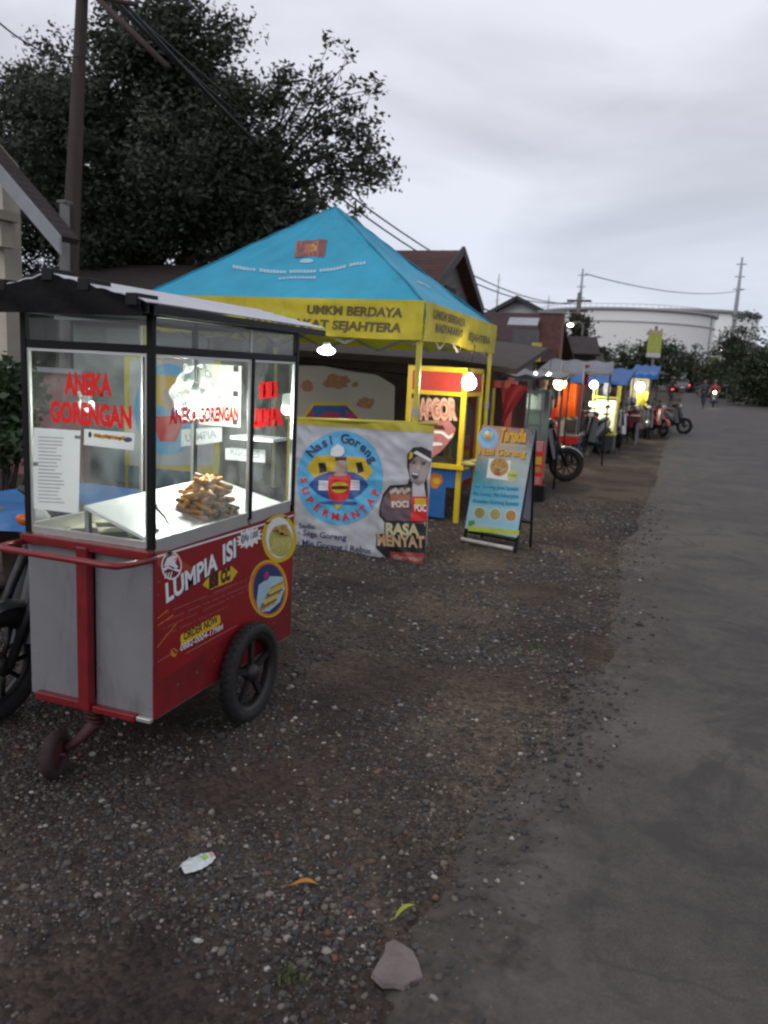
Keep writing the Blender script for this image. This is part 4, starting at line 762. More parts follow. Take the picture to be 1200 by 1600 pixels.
for k in range(7): x, y = 870+k*14, 745-k*26; p.poly([(x, y), (x+120, y-60), (x+128, y-30), (x+8, y+32)], (GOLDF, mat('food_brown', (0.20, 0.12, 0.035), 0.5, var=0.4, scale=50), mat('food_roll', (0.55, 0.47, 0.14)))[k % 3], 5+k % 3)
st = p.build('printed_sticker', sidep); st['label'] = 'red vinyl sticker with white lettering and two round food pictures'
# red tube frame on the front
b = MB().mat(REDP); b.box((-2.187, Y0-0.035, ZB-0.005), (-2.133, Y0+0.010, ZC+0.0)); b.build('centre_post', None, cart, 0.006)
b = MB().mat(REDP); b.box((X0, Y0-0.025, ZC-0.02), (X1+0.002, Y0+0.008, ZC+0.018)); b.build('top_rail', None, cart, 0.005)
b = MB().mat(REDP); b.box((X0+0.05, Y0-0.020, ZB-0.012), (-2.19, Y0+0.010, ZB+0.022)); b.box((-2.13, Y0-0.020, ZB-0.012), (X1-0.07, Y0+0.010, ZB+0.016)); b.mat(ALU); b.box((X1-0.068, Y0-0.014, ZB-0.008), (X1, Y0+0.009, ZB+0.012)); b.build('bottom_rail', None, cart, 0.004)
b = MB().mat(REDP); b.tube([(X1-0.005, Y0+0.02, ZC-0.02), (X1-0.01, Y0-0.10, ZC-0.015), (X1-0.03, Y0-0.165, ZC-0.012), (X1-0.07, Y0-0.18, ZC-0.010), (X0+0.07, Y0-0.18, ZC-0.010), (X0+0.03, Y0-0.165, ZC-0.012), (X0+0.01, Y0-0.10, ZC-0.015), (X0+0.005, Y0+0.02, ZC-0.02)], 0.0135, 12); b.build('push_handle', None, cart)
# caster
MAR = mat('caster_maroon', (0.055, 0.008, 0.010), 0.6, var=0.4, scale=12); cw = MB().mat(MAR)
cw.tube([(-2.165, Y0+0.04, ZB-0.005), (-2.165, Y0+0.04, 0.20)], 0.030, 10)
for k in range(60): pass
cw.tube([(-2.165+0.033*math.cos(a*1.0), Y0+0.04+0.033*math.sin(a), 0.268-0.0022*i) for i, a in enumerate([k*0.75 for k in range(44)])], 0.0065, 6)
cw.tube([(-2.165, Y0+0.04, 0.20), (-2.165, Y0+0.02, 0.17), (-2.185, Y0-0.03, 0.135), (-2.205, Y0-0.09, 0.112)], [0.030, 0.028, 0.020, 0.018], 10)
cst = cw.build('caster_fork', None, cart)
c0 = Vector((-2.225, Y0-0.125, 0.100)); ax = Vector((0.93, 0.30, 0.0))
b = MB().mat(mat('caster_rubber', (0.028, 0.012, 0.012), 0.8, var=0.4, scale=15, bump=0.3)); b.torus(c0, ax, 0.076, 0.024, 28, 10, 1.1); b.build('caster_tyre', None, cst)
b = MB().mat(MAR); b.lathe(c0, ax, [(-0.022, 0.002), (-0.024, 0.03), (-0.014, 0.052), (-0.012, 0.068), (0.012, 0.068), (0.014, 0.052), (0.024, 0.03), (0.022, 0.002)], 20); b.tube([c0-ax*0.045, c0+ax*0.045], 0.010, 8); b.build('caster_hub', None, cst)
# big wheels
for sx, lab in ((1, None), (-1, None)):
    cx = (X1+0.045) if sx > 0 else (X0-0.045); cc = Vector((cx, 3.20, 0.240)); w_ = MB().mat(TYRE)
    w_.lathe(cc, (1, 0, 0), [(-0.026, 0.186), (-0.032, 0.205), (-0.029, 0.228), (-0.015, 0.240), (0.015, 0.240), (0.029, 0.228), (0.032, 0.205), (0.026, 0.186), (-0.026, 0.186)], 48)
    for k in range(40):
        a = 2*math.pi*k/40; d = Vector((0, math.cos(a), math.sin(a))); tt = Vector((0, -math.sin(a), math.cos(a))); q = cc+d*0.2395; w_.hexa([q+Vector((s1*0.022, 0, 0))+tt*s2*0.007+d*s3 for s3 in (-0.003, 0.0015) for s1, s2 in ((-1, -1), (1, -1), (1, 1), (-1, 1))])
    wh = w_.build('wheel_tyre', None, cart); r_ = MB().mat(RIM)
    r_.lathe(cc, (1, 0, 0), [(-0.026, 0.188), (-0.022, 0.168), (-0.010, 0.163), (0.010, 0.163), (0.022, 0.168), (0.026, 0.188)], 40)
    for k in range(5):
        a = 2*math.pi*k/5+0.3; d = Vector((0, math.cos(a), math.sin(a))); r_.bar(cc+d*0.03, cc+d*0.168, 0.030, 0.020, (1, 0, 0))
    r_.lathe(cc, (1, 0, 0), [(-0.035, 0.001), (-0.035, 0.030), (-0.01, 0.045), (0.01, 0.045), (0.035, 0.030), (0.04, 0.012), (0.04, 0.001)], 20); r_.build('rim', None, wh)
b = MB().mat(RIM); b.tube([(X0-0.07, 3.20, 0.240), (X1+0.07, 3.20, 0.240)], 0.012, 8); b.bar((X0+0.02, 3.22, 0.225), (X1-0.02, 3.22, 0.225), 0.04, 0.03); b.build('axle', None, cart)
# counter with chequered vinyl
chk = bpy.data.materials.new('chequered_vinyl'); chk.use_nodes = True; t_ = chk.node_tree; bs = t_.nodes['Principled BSDF']; ck = t_.nodes.new('ShaderNodeTexChecker'); ck.inputs['Scale'].default_value = 9.2; ck.inputs['Color1'].default_value = (0.50, 0.46, 0.33, 1); ck.inputs['Color2'].default_value = (0.018, 0.017, 0.012, 1)
co_ = t_.nodes.new('ShaderNodeTexCoord'); mp_ = t_.nodes.new('ShaderNodeMapping'); mp_.inputs['Rotation'].default_value = (0, 0, R(45)); mp_.inputs['Location'].default_value = (0.02, 0.03, 0.5); t_.links.new(co_.outputs['Object'], mp_.inputs[0]); t_.links.new(mp_.outputs[0], ck.inputs[0]); t_.links.new(ck.outputs[0], bs.inputs['Base Color']); bs.inputs['Roughness'].default_value = 0.35
b = MB().mat(chk); b.box((X0+0.02, Y0+0.025, ZC-0.015), (X1-0.02, Y1-0.02, ZC+0.002)); b.build('counter', None, cart)
# black frame
b = MB().mat(BLK); s = 0.026
for x in (X0, X1-s):
    for y in (Y0, Y1-s): b.box((x, y, ZC+0.019 if y == Y0 else ZC-0.004), (x+s, y+s, ZT))
b.box((X1-s, 3.24, ZC+0.02), (X1-0.001, 3.262, ZR)); b.box((X0+0.001, 3.24, ZC+0.02), (X0+s, 3.262, ZR))
for z0_, z1_ in ((ZR, ZR+0.030), (ZT-0.022, ZT-0.001)):
    b.box((X0+s, Y0+0.002, z0_), (X1-s, Y0+s-0.002, z1_)); b.box((X0+s, Y1-s+0.002, z0_), (X1-s, Y1-0.002, z1_))
    b.box((X1-s+0.002, Y0+s, z0_), (X1-0.002, Y1-s, z1_)); b.box((X0+0.002, Y0+s, z0_), (X0+s-0.002, Y1-s, z1_))
b.build('frame', None, cart, 0.002)
b = MB().mat(ALU); g = 0.010    # glazing channels
b.box((X0+s, Y0+0.006, ZC+0.022), (X0+s+g, Y0+0.020, ZR)); b.box((X1-s-g, Y0+0.006, ZC+0.022), (X1-s, Y0+0.020, ZR)); b.box((X0+s+g, Y0+0.006, ZR-0.012), (X1-s-g, Y0+0.020, ZR-0.001))
b.box((X0+s+g, Y0+0.006, ZC+0.019), (X1-s-g, Y0+0.020, ZC+0.048))
for x in (X1-0.020, X0+0.006):
    b.box((x, Y1-s-g, ZC+0.03), (x+0.014, Y1-s, ZR)); b.box((x, Y0+s+0.001, ZR-0.012), (x+0.014, Y1-s-g, ZR-0.001)); b.box((x, 3.229, ZC+0.03), (x+0.014, 3.239, ZT-0.025))
    b.box((x, Y0+s+0.001, ZC-0.004), (x+0.014, 3.229, ZC+0.055)); b.box((x, 3.263, ZC-0.004), (x+0.014, Y1-s-g, ZC+0.055))
b.build('glazing_channel', None, cart, 0.001)
def pane(name, a, c, m=None):
    b = MB().mat(m or GL); b.add([a, (c[0], c[1], a[2]), c, (a[0], a[1], c[2])], [(0, 1, 2, 3)]); return b.build(name, None, cart)
pf = pane('front_glass', (X0+s, Y0+0.013, ZC+0.048), (X1-s, Y0+0.013, ZR), GLF); ps1 = pane('side_glass', (X1-0.013, Y0+s, ZC+0.05), (X1-0.013, 3.24, ZR), GLD); ps2 = pane('side_glass', (X1-0.013, 3.262, ZC+0.05), (X1-0.013, Y1-s, ZR))
pane('side_glass', (X0+0.013, Y0+s, ZC+0.05), (X0+0.013, 3.24, ZR), GLF); pane('side_glass', (X0+0.013, 3.262, ZC+0.05), (X0+0.013, Y1-s, ZR), GLF); pr = pane('rear_glass', (X0+s, Y1-0.013, ZC+0.02), (X1-s, Y1-0.013, ZR))
pane('transom_glass', (X0+s, Y0+0.013, ZR+0.03), (X1-s, Y0+0.013, ZT-0.022), GLT); pane('transom_glass', (X1-0.013, Y0+s, ZR+0.03), (X1-0.013, Y1-s, ZT-0.022), GLT); pane('transom_glass', (X0+0.013, Y0+s, ZR+0.03), (X0+0.013, Y1-s, ZT-0.022), GLT); pane('transom_glass', (X0+s, Y1-0.013, ZR+0.03), (X1-s, Y1-0.013, ZT-0.022), GLT)
# lettering on the panes
VRED = mat('vinyl_letter_red', (0.70, 0.015, 0.015), 0.45, var=0.08, trans=0.35); PAPER = mat('paper', (0.70, 0.70, 0.72), 0.7, var=0.05, trans=0.35); PINK_ = mat('print_grey', (0.32, 0.32, 0.34), 0.7)
FO = (X0, Y0+0.0125, 0); p = Panel(flat_fn(FO, (1, 0, 0), (0, 0, 1), (0, -1, 0)), 0.0008); p.T = ray_T(FO, (1, 0, 0), (0, 0, 1))
p.text('ANEKA', (101, 614), (175, 618), 0.080, VRED, 1, 0.05); p.text('GORENGAN', (79, 658), (206, 668), 0.080, VRED, 1, 0.05); p.build('window_lettering', pf)
p = Panel(flat_fn(FO, (1, 0, 0), (0, 0, 1), (0, -1, 0)), 0.0008); p.T = ray_T(FO, (1, 0, 0), (0, 0, 1)); p.poly([(53, 668), (126, 673), (123, 803), (51, 794)], PAPER, 1)
for k in range(19): y = 682+k*5.6; L_ = random.uniform(26, 42); p.poly([(60, y), (60+L_, y+L_*0.045), (60+L_, y+1.6+L_*0.045), (60, y+1.6)], PINK_, 2)
p.poly([(117, 680), (126, 681), (126, 686), (117, 685)], GYINK, 2); p.poly([(52, 722), (60, 722), (60, 728), (52, 728)], GYINK, 2); p.build('printed_notice', pf)
p = Panel(flat_fn(FO, (1, 0, 0), (0, 0, 1), (0, -1, 0)), 0.0008); p.T = ray_T(FO, (1, 0, 0), (0, 0, 1)); p.poly([(132, 670), (211, 677), (209, 704), (131, 695)], PAPER, 1)
for k in range(9): x = 150+k*5.4; p.ell((x, 681+k*0.5+random.uniform(-1, 1)), 3.6, 3.4, (GOLDF, OINK, YINK)[k % 3], 2, 10)
p.ell((141, 679), 2.6, 5, BINK, 2, 10); p.ell((200, 687), 7, 4, mat('ink_violet', (0.12, 0.08, 0.25), 0.5), 2, 12); p.build('price_strip', pf)
SO2 = (X1-0.0125, Y0, 0); p = Panel(flat_fn(SO2, (0, 1, 0), (0, 0, 1), (1, 0, 0)), 0.0008); p.T = ray_T(SO2, (0, 1, 0), (0, 0, 1))
p.text('ANEKA GORENGAN', (264, 661), (372, 656), 0.058, VRED, 1, 0.05); p.build('window_lettering', ps1)
p = Panel(flat_fn(SO2, (0, 1, 0), (0, 0, 1), (1, 0, 0)), 0.0008); p.T = ray_T(SO2, (0, 1, 0), (0, 0, 1)); p.text('ISI', (405, 620), (433, 618), 0.062, VRED, 1, 0.11); p.text('LUMPIA', (391, 665), (443, 661), 0.068, VRED, 1, 0.12); p.build('window_lettering', ps2)
RO = (X0, Y1-0.014, 0); p = Panel(flat_fn(RO, (1, 0, 0), (0, 0, 1), (0, -1, 0)), 0.0008); p.T = ray_T(RO, (1, 0, 0), (0, 0, 1))
for q, tx in ((((283, 671), (347, 667), (347, 690), (283, 698)), 'LUMPIA'), (((352, 700), (415, 703), (414, 723), (352, 718)), 'RISOLES')): p.poly(q, PAPER, 1); p.text(tx, (q[3][0]+8, q[3][1]-8), (q[2][0]-8, q[2][1]-7), 0.04, PINK_, 2, 0.03)
p.build('price_strip', pr)
b = MB().mat(mat('board_cream', (0.68, 0.67, 0.58), 0.6, var=0.04)); a = W(313, 568, Y1-0.05); c = W(376, 668, Y1-0.05); b.box((a.x, Y1-0.055, c.z), (c.x, Y1-0.045, a.z)); b.mat(BLK)
for x in (a.x+0.02, c.x-0.03):
    for f in (0.04, 0.5, 0.9): z = c.z+(a.z-c.z)*f; b.box((x-0.012, Y1-0.062, z), (x+0.014, Y1-0.0552, z+0.028))
b.build('sliding_board', None, cart)
b = MB().mat(mat('shelf_white', (0.75, 0.75, 0.74), 0.4)); z = W(410, 685, Y1-0.12).z; b.box((-2.12, Y1-0.20, z-0.008), (X1-0.03, Y1-0.05, z+0.008)); b.build('shelf', None, cart)
# tilted tray table
b = MB().mat(mat('tray_white', (0.80, 0.80, 0.79), 0.35, var=0.05)); T0, T1, T2, T3 = Vector((-2.215, 2.55, 1.098)), Vector((-1.885, 2.55, 0.992)), Vector((-1.885, 3.66, 0.985)), Vector((-2.33, 3.66, 1.085)); dn = Vector((0, 0, -0.016))
b.hexa([T0+dn, T1+dn, T2+dn, T3+dn, T0, T1, T2, T3]); b.build('display_tray', None, cart, 0.003)
b = MB().mat(mat('tray_edge', (0.40, 0.41, 0.43), 0.4, metal=0.4)); b.bar(T0+Vector((0.012, 0.012, -0.018)), (T0.x+0.012, T0.y+0.012, ZC+0.003), 0.020); b.bar(T3+Vector((0.012, -0.012, -0.018)), (T3.x+0.012, T3.y-0.012, ZC+0.003), 0.020); b.build('tray_leg', None, cart)
# roof
EX0, EX1, EY0, EY1 = -2.64, -1.765, 2.37, 3.81; RX = -2.19; ZE, ZRI = 1.885, 1.975
TIN = mat('roof_tin_white', (0.62, 0.62, 0.66), 0.35, var=0.08, scale=3, metal=0.1)
def corr(b, xa, za, xb, zb, n=26, amp=0.006):
    V = []; F = []; L_ = EY1-EY0
    for j, y in enumerate([EY0-0.01+ (L_+0.02)*k/140 for k in range(141)]):
        for i in range(2):
            x, z = ((xa, za), (xb, zb))[i]; V.append((x, y, z+amp*math.sin(2*math.pi*j/140*n)))
    for j in range(140): F.append((2*j, 2*j+1, 2*j+3, 2*j+2))
    return V, F
b = MB().mat(TIN)
def roof_sheet(xa, za, xb, zb):
    V = []; F = []; n = 40
    for k in range(n+1):
        f = k/n; x = xa+(xb-xa)*f; z = za+(zb-za)*f - 0.02*math.sin(math.pi*f)*0 + 0.006*abs(math.sin(math.pi*f*6)); V += [(x, EY0-0.012, z), (x, EY1+0.012, z), (x, EY0-0.012, z-0.004), (x, EY1+0.012, z-0.004)]
    for k in range(n): a = 4*k; F += [(a, a+4, a+5, a+1), (a+2, a+3, a+7, a+6), (a, a+2, a+6, a+4), (a+1, a+5, a+7, a+3)]
    b.add(V, F)
roof_sheet(RX, ZRI, EX1, ZE); roof_sheet(RX, ZRI, EX0, ZE-0.01)
rf = b.build('roof', None, cart)
b = MB().mat(BLK)
b.add([(EX0, EY0, ZE-0.055), (EX1, EY0, ZE-0.035), (EX1, EY0, ZE-0.006), (RX, EY0, ZRI-0.008), (EX0, EY0, ZE-0.018), (EX0, EY0+0.02, ZE-0.055), (EX1, EY0+0.02, ZE-0.035), (EX1, EY0+0.02, ZE-0.006), (RX, EY0+0.02, ZRI-0.008), (EX0, EY0+0.02, ZE-0.018)], [(0,1,2,3,4), (9,8,7,6,5), (0,5,6,1)])
b.hexa([(EX1-0.012, EY0+0.02, ZE-0.040), (EX1+0.006, EY0+0.02, ZE-0.040), (EX1+0.006, EY1, ZE-0.040), (EX1-0.012, EY1, ZE-0.040), (EX1-0.012, EY0+0.02, ZE-0.008), (EX1+0.006, EY0+0.02, ZE-0.010), (EX1+0.006, EY1, ZE-0.010), (EX1-0.012, EY1, ZE-0.008)])
b.build('fascia', None, rf)
b = MB().mat(BLK)
for x, f in ((RX, 0.0), (RX+0.16, 0.36), (EX1-0.06, 0.88), (RX-0.22, 0.45)):
    z = ZRI-(ZRI-ZE)*f+0.004; b.box((x-0.024, EY0-0.022, z-0.03), (x+0.024, EY0+0.10, z+0.013)); 
b.box((X0+0.03, Y0+0.03, ZT-0.001), (X1-0.03, Y1-0.03, ZT+0.004)); b.build('rafter_end', None, rf, 0.006)
b = MB().mat(mat('canvas_black', (0.008, 0.008, 0.010), 0.8, spec=0.15, var=0.2, scale=12, bump=0.6, bscale=16))   # gathered dark cloth hanging over the gable
b.sheet(lambda u, v: (EX0+0.02+(EX1-EX0-0.04)*u, EY0-0.008-0.012*abs(math.sin(u*9+v*2.5)), (ZE-0.05)*(1-v)+v*(ZE-0.004+(ZRI-ZE)*(1-abs((EX0+0.02+(EX1-EX0-0.04)*u)-RX)/(0.45)))), 60, 8); b.build('front_cloth', None, rf)
# lamp in the display
LP = Vector((-2.14, 3.22, 1.50))
b = MB().mat(emis('lamp_cool', (0.93, 1.0, 0.93), 38)); b.ball(LP, 0.036, 1, 1, 1.15); bl_ = b.build('lamp', None, cart); b = MB().mat(WINK); b.tube([LP+Vector((0, 0, 0.03)), LP+Vector((0, 0, 0.09))], [0.022, 0.016], 12); b.mat(BLK); b.tube([LP+Vector((0, 0, 0.09)), (LP.x, LP.y, ZT)], 0.003, 5); b.build('lamp_holder', None, bl_)
ld = bpy.data.lights.new('cart_lamp_light', 'POINT'); ld.energy = 20; ld.color = (0.93, 1.0, 0.92); ld.shadow_soft_size = 0.04; lo = bpy.data.objects.new('lamp_light', ld); COL.objects.link(lo); lo.parent = cart; lo.location = LP + Vector((0, 0, -0.055)) - Vector((-2.16, 3.1, 0))
# crumpled clear bag round the lamp
b = MB().mat(glass_mat('clear_plastic', dirt=0.12)); 
def bag(u, v):
    a = u*2*math.pi; r_ = 0.045+0.055*math.sin(math.pi*min(1, v*0.9+0.1))+0.030*noise.noise(Vector((math.cos(a)*2, math.sin(a)*2, v*5))); return (LP.x+r_*math.cos(a), LP.y+r_*math.sin(a), LP.z-0.08+0.25*v+0.015*noise.noise(Vector((a, v*6, 3))))
b.sheet(bag, 48, 16); b.build('lamp_bag', None, bl_)
# fried rolls heaped on the tray, tongs
FR = [mat('fried_gold', (0.62, 0.29, 0.035), 0.45, var=0.35, scale=45), mat('fried_brown', (0.38, 0.155, 0.025), 0.5, var=0.4, scale=40), mat('fried_dark', (0.18, 0.08, 0.025), 0.55, var=0.4, scale=40)]
def roll_mesh(m, k):
    b = MB().mat(m); L_ = 0.042; b.tube([(-L_, 0, 0), (-L_*0.92, 0, 0.0), (-L_*0.4, 0, 0.002*k), (0, 0.001*k, 0.003*k), (L_*0.5, 0, 0.001), (L_*0.93, 0, 0), (L_, 0, 0)], [0.004, 0.009, 0.0115, 0.0125, 0.0108, 0.010, 0.005], 9); return b
def tray_z(x, y): f = (y-2.55)/1.11; xl = -2.215-0.115*f; zl = 1.098-0.013*f; return zl + (0.99-zl)*(x-xl)/(-1.885-xl)
protos = []
for k in range(3):
    o = roll_mesh(FR[k], k).build('fried_roll', None, None); protos.append(o)
PC = Vector((-1.99, 3.10)); n = 0; used = set()
for layer in range(8):
    rad = 0.185*(1-layer/9.5)**0.6; cnt = max(4, int(20*(rad/0.185)**1.4))
    for i in range(cnt):
        a = 2*math.pi*i/cnt + layer*0.9; rr = rad*(0.35+0.6*((i*7 % 5)/5)); x = PC.x + rr*math.cos(a)*0.62; y = PC.y + rr*math.sin(a)*1.15; x = min(x, X1-0.065)
        k = random.choice((0, 0, 1)) if layer > 2 else random.choice((1, 1, 2, 0))
        o = protos[k] if k not in used else protos[k].copy()
        if k in used: COL.objects.link(o)
        used.add(k); o.location = (x, y, tray_z(x, y)+0.013+layer*0.0185); o.rotation_euler = (random.uniform(-0.4, 0.4), random.uniform(-0.5, 0.5), random.uniform(0, math.pi)); o.scale = [random.uniform(0.85, 1.15)]*3
        tag(o, 'golden brown fried spring roll heaped on the white display tray', 'snack', 'fried rolls heaped on the tray'); n += 1
for k in range(3):
    if k not in used: bpy.data.objects.remove(protos[k])
tg = thing('serving_tongs', 'thin metal serving tongs lying open on the white display tray', 'tongs', (-2.05, 2.72, 1.06)); b = MB().mat(mat('steel', (0.45, 0.45, 0.45), 0.3, metal=0.9))
def tp(x, y, dz=0.006): return Vector((x, y, tray_z(x, y)+dz))
J = tp(-2.10, 2.86, 0.012); b.tube([J, tp(-2.02, 2.74), tp(-1.95, 2.66)], [0.004, 0.004, 0.003], 6); b.build('arm', None, tg); b = MB().mat(mat('steel', (0.45, 0.45, 0.45))); b.tube([J, tp(-2.0, 2.80), tp(-1.925, 2.72, 0.02)], [0.004, 0.004, 0.003], 6); b.build('arm', None, tg); b = MB().mat(mat('steel', (0.45, 0.45, 0.45))); b.ball(J, 0.011); b.ball(tp(-1.945, 2.655, 0.006), 0.015, 1.2, 1, 0.4); b.build('tip', None, tg)
# ================================================================ tent
TB = mat('tent_blue', (0.03, 0.35, 0.54), 0.6, var=0.12, scale=3, trans=0.12, bump=0.5, bscale=4, grime=0.25, gscale=1.6, gcol=(0.04, 0.17, 0.24)); TY = mat('tent_yellow', (0.60, 0.50, 0.03), 0.65, var=0.14, scale=4, trans=0.15, bump=0.6, bscale=7, grime=0.35, gscale=3, gcol=(0.26, 0.20, 0.03)); PY = mat('pole_yellow', (0.52, 0.45, 0.03), 0.4, var=0.2, scale=5)
TX0, TX1, TY0, TY1 = -5.30, -2.28, 7.0, 9.85; TZ = 2.30; PK = Vector((-3.82, 8.4, 3.42))
tent = thing('market_tent', 'pop up tent with a bright blue pyramid roof and yellow valance', 'tent', (-3.79, 8.4, 0))
def slope(a, c):
    a = Vector(a); c = Vector(c)
    def f(u, v, h=0.0):
        p = a.lerp(c, u).lerp(PK, v); n = (c-a).cross(PK-a).normalized()
        sag = -0.035*math.sin(math.pi*u)*math.sin(math.pi*min(1, v*1.15)) + 0.012*noise.noise(Vector((u*5, v*7, a.x))) - 0.012*abs(math.sin(u*math.pi*4))*(1-v)**2 + 0.022*math.sin((u-0.5)*22/(1.15-v))*(1-v)*v + 0.010*noise.noise(Vector((u*14, v*5, 5)))
        return p + n*(sag+h)
    return f
SLP = [slope((TX0, TY0, TZ), (TX1, TY0, TZ)), slope((TX1, TY0, TZ), (TX1, TY1, TZ-0.03)), slope((TX1, TY1, TZ-0.03), (TX0, TY1, TZ)), slope((TX0, TY1, TZ), (TX0, TY0, TZ))]
b = MB().mat(TB)
for f in SLP: b.sheet(lambda u, v: f(u, v), 60, 40)
cnp = b.build('canopy', None, tent)
b = MB().mat(mat('tent_seam', (0.02, 0.22, 0.36), 0.7))
for f in SLP: b.tube([Vector(f(0.0, i/20*0.985))+Vector((0, 0, 0.004)) for i in range(21)], 0.010, 6)
b.build('seam', None, cnp)
# print on the front and right slopes
fs = SLP[0]; wU = TX1-TX0
def fn_front(u, v, h): return fs(u, v, h+0.004)
def T_front(x, y):     # crop pixel (230,300 scale 2.1818) to slope coordinates
    O = Vector((TX0, TY0, TZ)); U = Vector((1, 0, 0)); n = (Vector((TX1, TY0, TZ))-O).cross(PK-O).normalized(); d = Vector(_f + _r*((x/2.1818+230)-600)/FPX + _u*(800-(y/2.1818+300))/FPX)
    Pp = Vector(CAM) + d*((O-Vector(CAM)).dot(n)/d.dot(n)); v = (Pp.z-TZ)/(PK.z-TZ); xl = TX0+(PK.x-TX0)*v; xr = TX1+(PK.x-TX1)*v; return ((Pp.x-xl)/(xr-xl), v)
p = Panel(fn_front, 0.001, 0.12); p.T = T_front
for i in range(40):
    if i % 9 == 7: continue
    x0_ = 290+i*11.4; f = lambda x: 250+22*(1-((x-518)/228)**2)-12*((x-290)/456); p.poly([(x0_, f(x0_)+4), (x0_+9.5, f(x0_+9.5)+4), (x0_+9.5, f(x0_+9.5)-6), (x0_, f(x0_)-6)], LBINK, 2)
for i in range(10): p.poly([(445+i*13, 290-i*0.3), (456+i*13, 290-i*0.3), (456+i*13, 283-i*0.3), (445+i*13, 283-i*0.3)], LBINK, 2)
p.poly([(500, 212), (516, 160), (612, 156), (600, 208)], mat('ink_brick', (0.20, 0.07, 0.07), 0.6), 2); p.poly([(522, 198), (532, 172), (590, 170), (584, 195)], mat('ink_tanred', (0.38, 0.13, 0.07), 0.6), 3); p.ell((560, 184), 17, 12, mat('ink_ochre', (0.48, 0.30, 0.08), 0.6), 4); p.ell((540, 226), 24, 8, LBINK, 2)
for k in range(7): p.poly([(508+k*14, 160), (514+k*14, 160), (510+k*14, 210), (505+k*14, 210)], mat('ink_tanred', (0.38, 0.13, 0.07)), 2.5)
p.build('printed_emblem', cnp)
sr = SLP[1]; p = Panel(lambda u, v, h: sr(u, v, h+0.004), 0.001)
for i in range(5): p.poly([(0.40+i*0.05, 0.30), (0.44+i*0.05, 0.30), (0.44+i*0.05, 0.33), (0.40+i*0.05, 0.33)], LBINK, 2, True)
p.build('printed_line', cnp)
b = MB().mat(TY)
def valfn(a, c, ph):
    a = Vector(a); c = Vector(c); n = (c-a).cross(Vector((0, 0, 1))).normalized()
    def f(u, v, h=0.0):
        q = a.lerp(c, u); drop = 0.34+0.012*math.sin(u*9+ph); return q - Vector((0, 0, drop*v)) + n*(0.010+0.018*math.sin(u*13+ph+v*1.8)*v + 0.010*noise.noise(Vector((u*9, v*4, ph))) + h)
    return f
VF = [valfn((TX0-0.01, TY0-0.01, TZ+0.015), (TX1+0.01, TY0-0.01, TZ+0.015), 0), valfn((TX1+0.01, TY0-0.01, TZ+0.015), (TX1+0.01, TY1+0.01, TZ-0.015), 2), valfn((TX1+0.01, TY1+0.01, TZ-0.015), (TX0-0.01, TY1+0.01, TZ+0.015), 4), valfn((TX0-0.01, TY1+0.01, TZ+0.015), (TX0-0.01, TY0-0.01, TZ+0.015), 6)]
for f in VF: b.sheet(lambda u, v: f(u, v), 60, 8)
vl = b.build('valance', None, tent); OLV = mat('ink_olive', (0.13, 0.10, 0.03), 0.6)
for f, wd in ((VF[0], TX1-TX0), (VF[1], TY1-TY0)):
    p = Panel(lambda u, v, h: f(u/wd, 1-v/0.34, h+0.003), 0.001); rr = wd-0.20
    if wd > 2.9: p.text('UMKM BERDAYA', (rr-0.95, 0.195), (rr, 0.195), 0.078, OLV, 1, 0.045, 0.12, True); p.text('MASYARAKAT SEJAHTERA', (rr-1.60, 0.065), (rr, 0.065), 0.078, OLV, 1, 0.045, 0.12, True)
    else: p.text('UMKM BERDAYA', (0.25, 0.21), (1.35, 0.21), 0.08, OLV, 1, 0.045, 0.1, True); p.text('MASYARAKAT', (0.35, 0.09), (1.25, 0.09), 0.08, OLV, 1, 0.045, 0.1, True); p.text('SEJAHTERA', (1.55, 0.10), (2.5, 0.10), 0.08, OLV, 1, 0.045, 0.1, True)
    p.build('valance_lettering', vl)
for x, y in ((TX0+0.03, TY0+0.03), (TX1-0.03, TY0+0.03), (TX1-0.03, TY1-0.03), (TX0+0.03, TY1-0.03)):
    b = MB().mat(PY); b.box((x-0.022, y-0.022, 0.006), (x+0.022, y+0.022, TZ-0.04)); b.box((x-0.05, y-0.05, -0.01), (x+0.05, y+0.05, 0.008)); b.mat(mat('pole_grey', (0.35, 0.35, 0.33), 0.4)); b.box((x-0.029, y-0.029, 1.28), (x+0.029, y+0.029, 1.36)); b.build('leg', None, tent)
b = MB().mat(mat('truss_grey', (0.30, 0.29, 0.26), 0.5, metal=0.4))
def truss(a, c, n=4):
    a = Vector(a); c = Vector(c)
    for i in range(n):
        p_ = a.lerp(c, i/n); q = a.lerp(c, (i+1)/n); b.bar(p_+Vector((0, 0, 0.0)), q-Vector((0, 0, 0.30)), 0.016, 0.025); b.bar(p_-Vector((0, 0, 0.30)), q, 0.016, 0.025)
truss((TX0+0.05, TY0+0.06, TZ-0.08), (TX1-0.05, TY0+0.06, TZ-0.08)); truss((TX1-0.06, TY0+0.06, TZ-0.08), (TX1-0.06, TY1-0.06, TZ-0.08)); truss((TX0+0.05, TY1-0.06, TZ-0.08), (TX1-0.05, TY1-0.06, TZ-0.08)); truss((TX0+0.06, TY0+0.06, TZ-0.08), (TX0+0.06, TY1-0.06, TZ-0.08))
b.tube([(PK.x, PK.y, PK.z-0.03), (PK.x, PK.y, TZ-0.1)], 0.02, 8)
for x, y in ((TX0+0.05, TY0+0.05), (TX1-0.05, TY0+0.05), (TX1-0.05, TY1-0.05), (TX0+0.05, TY1-0.05)): b.bar((x, y, TZ-0.06), (PK.x, PK.y, PK.z-0.06), 0.02, 0.03)
b.build('truss', None, tent)
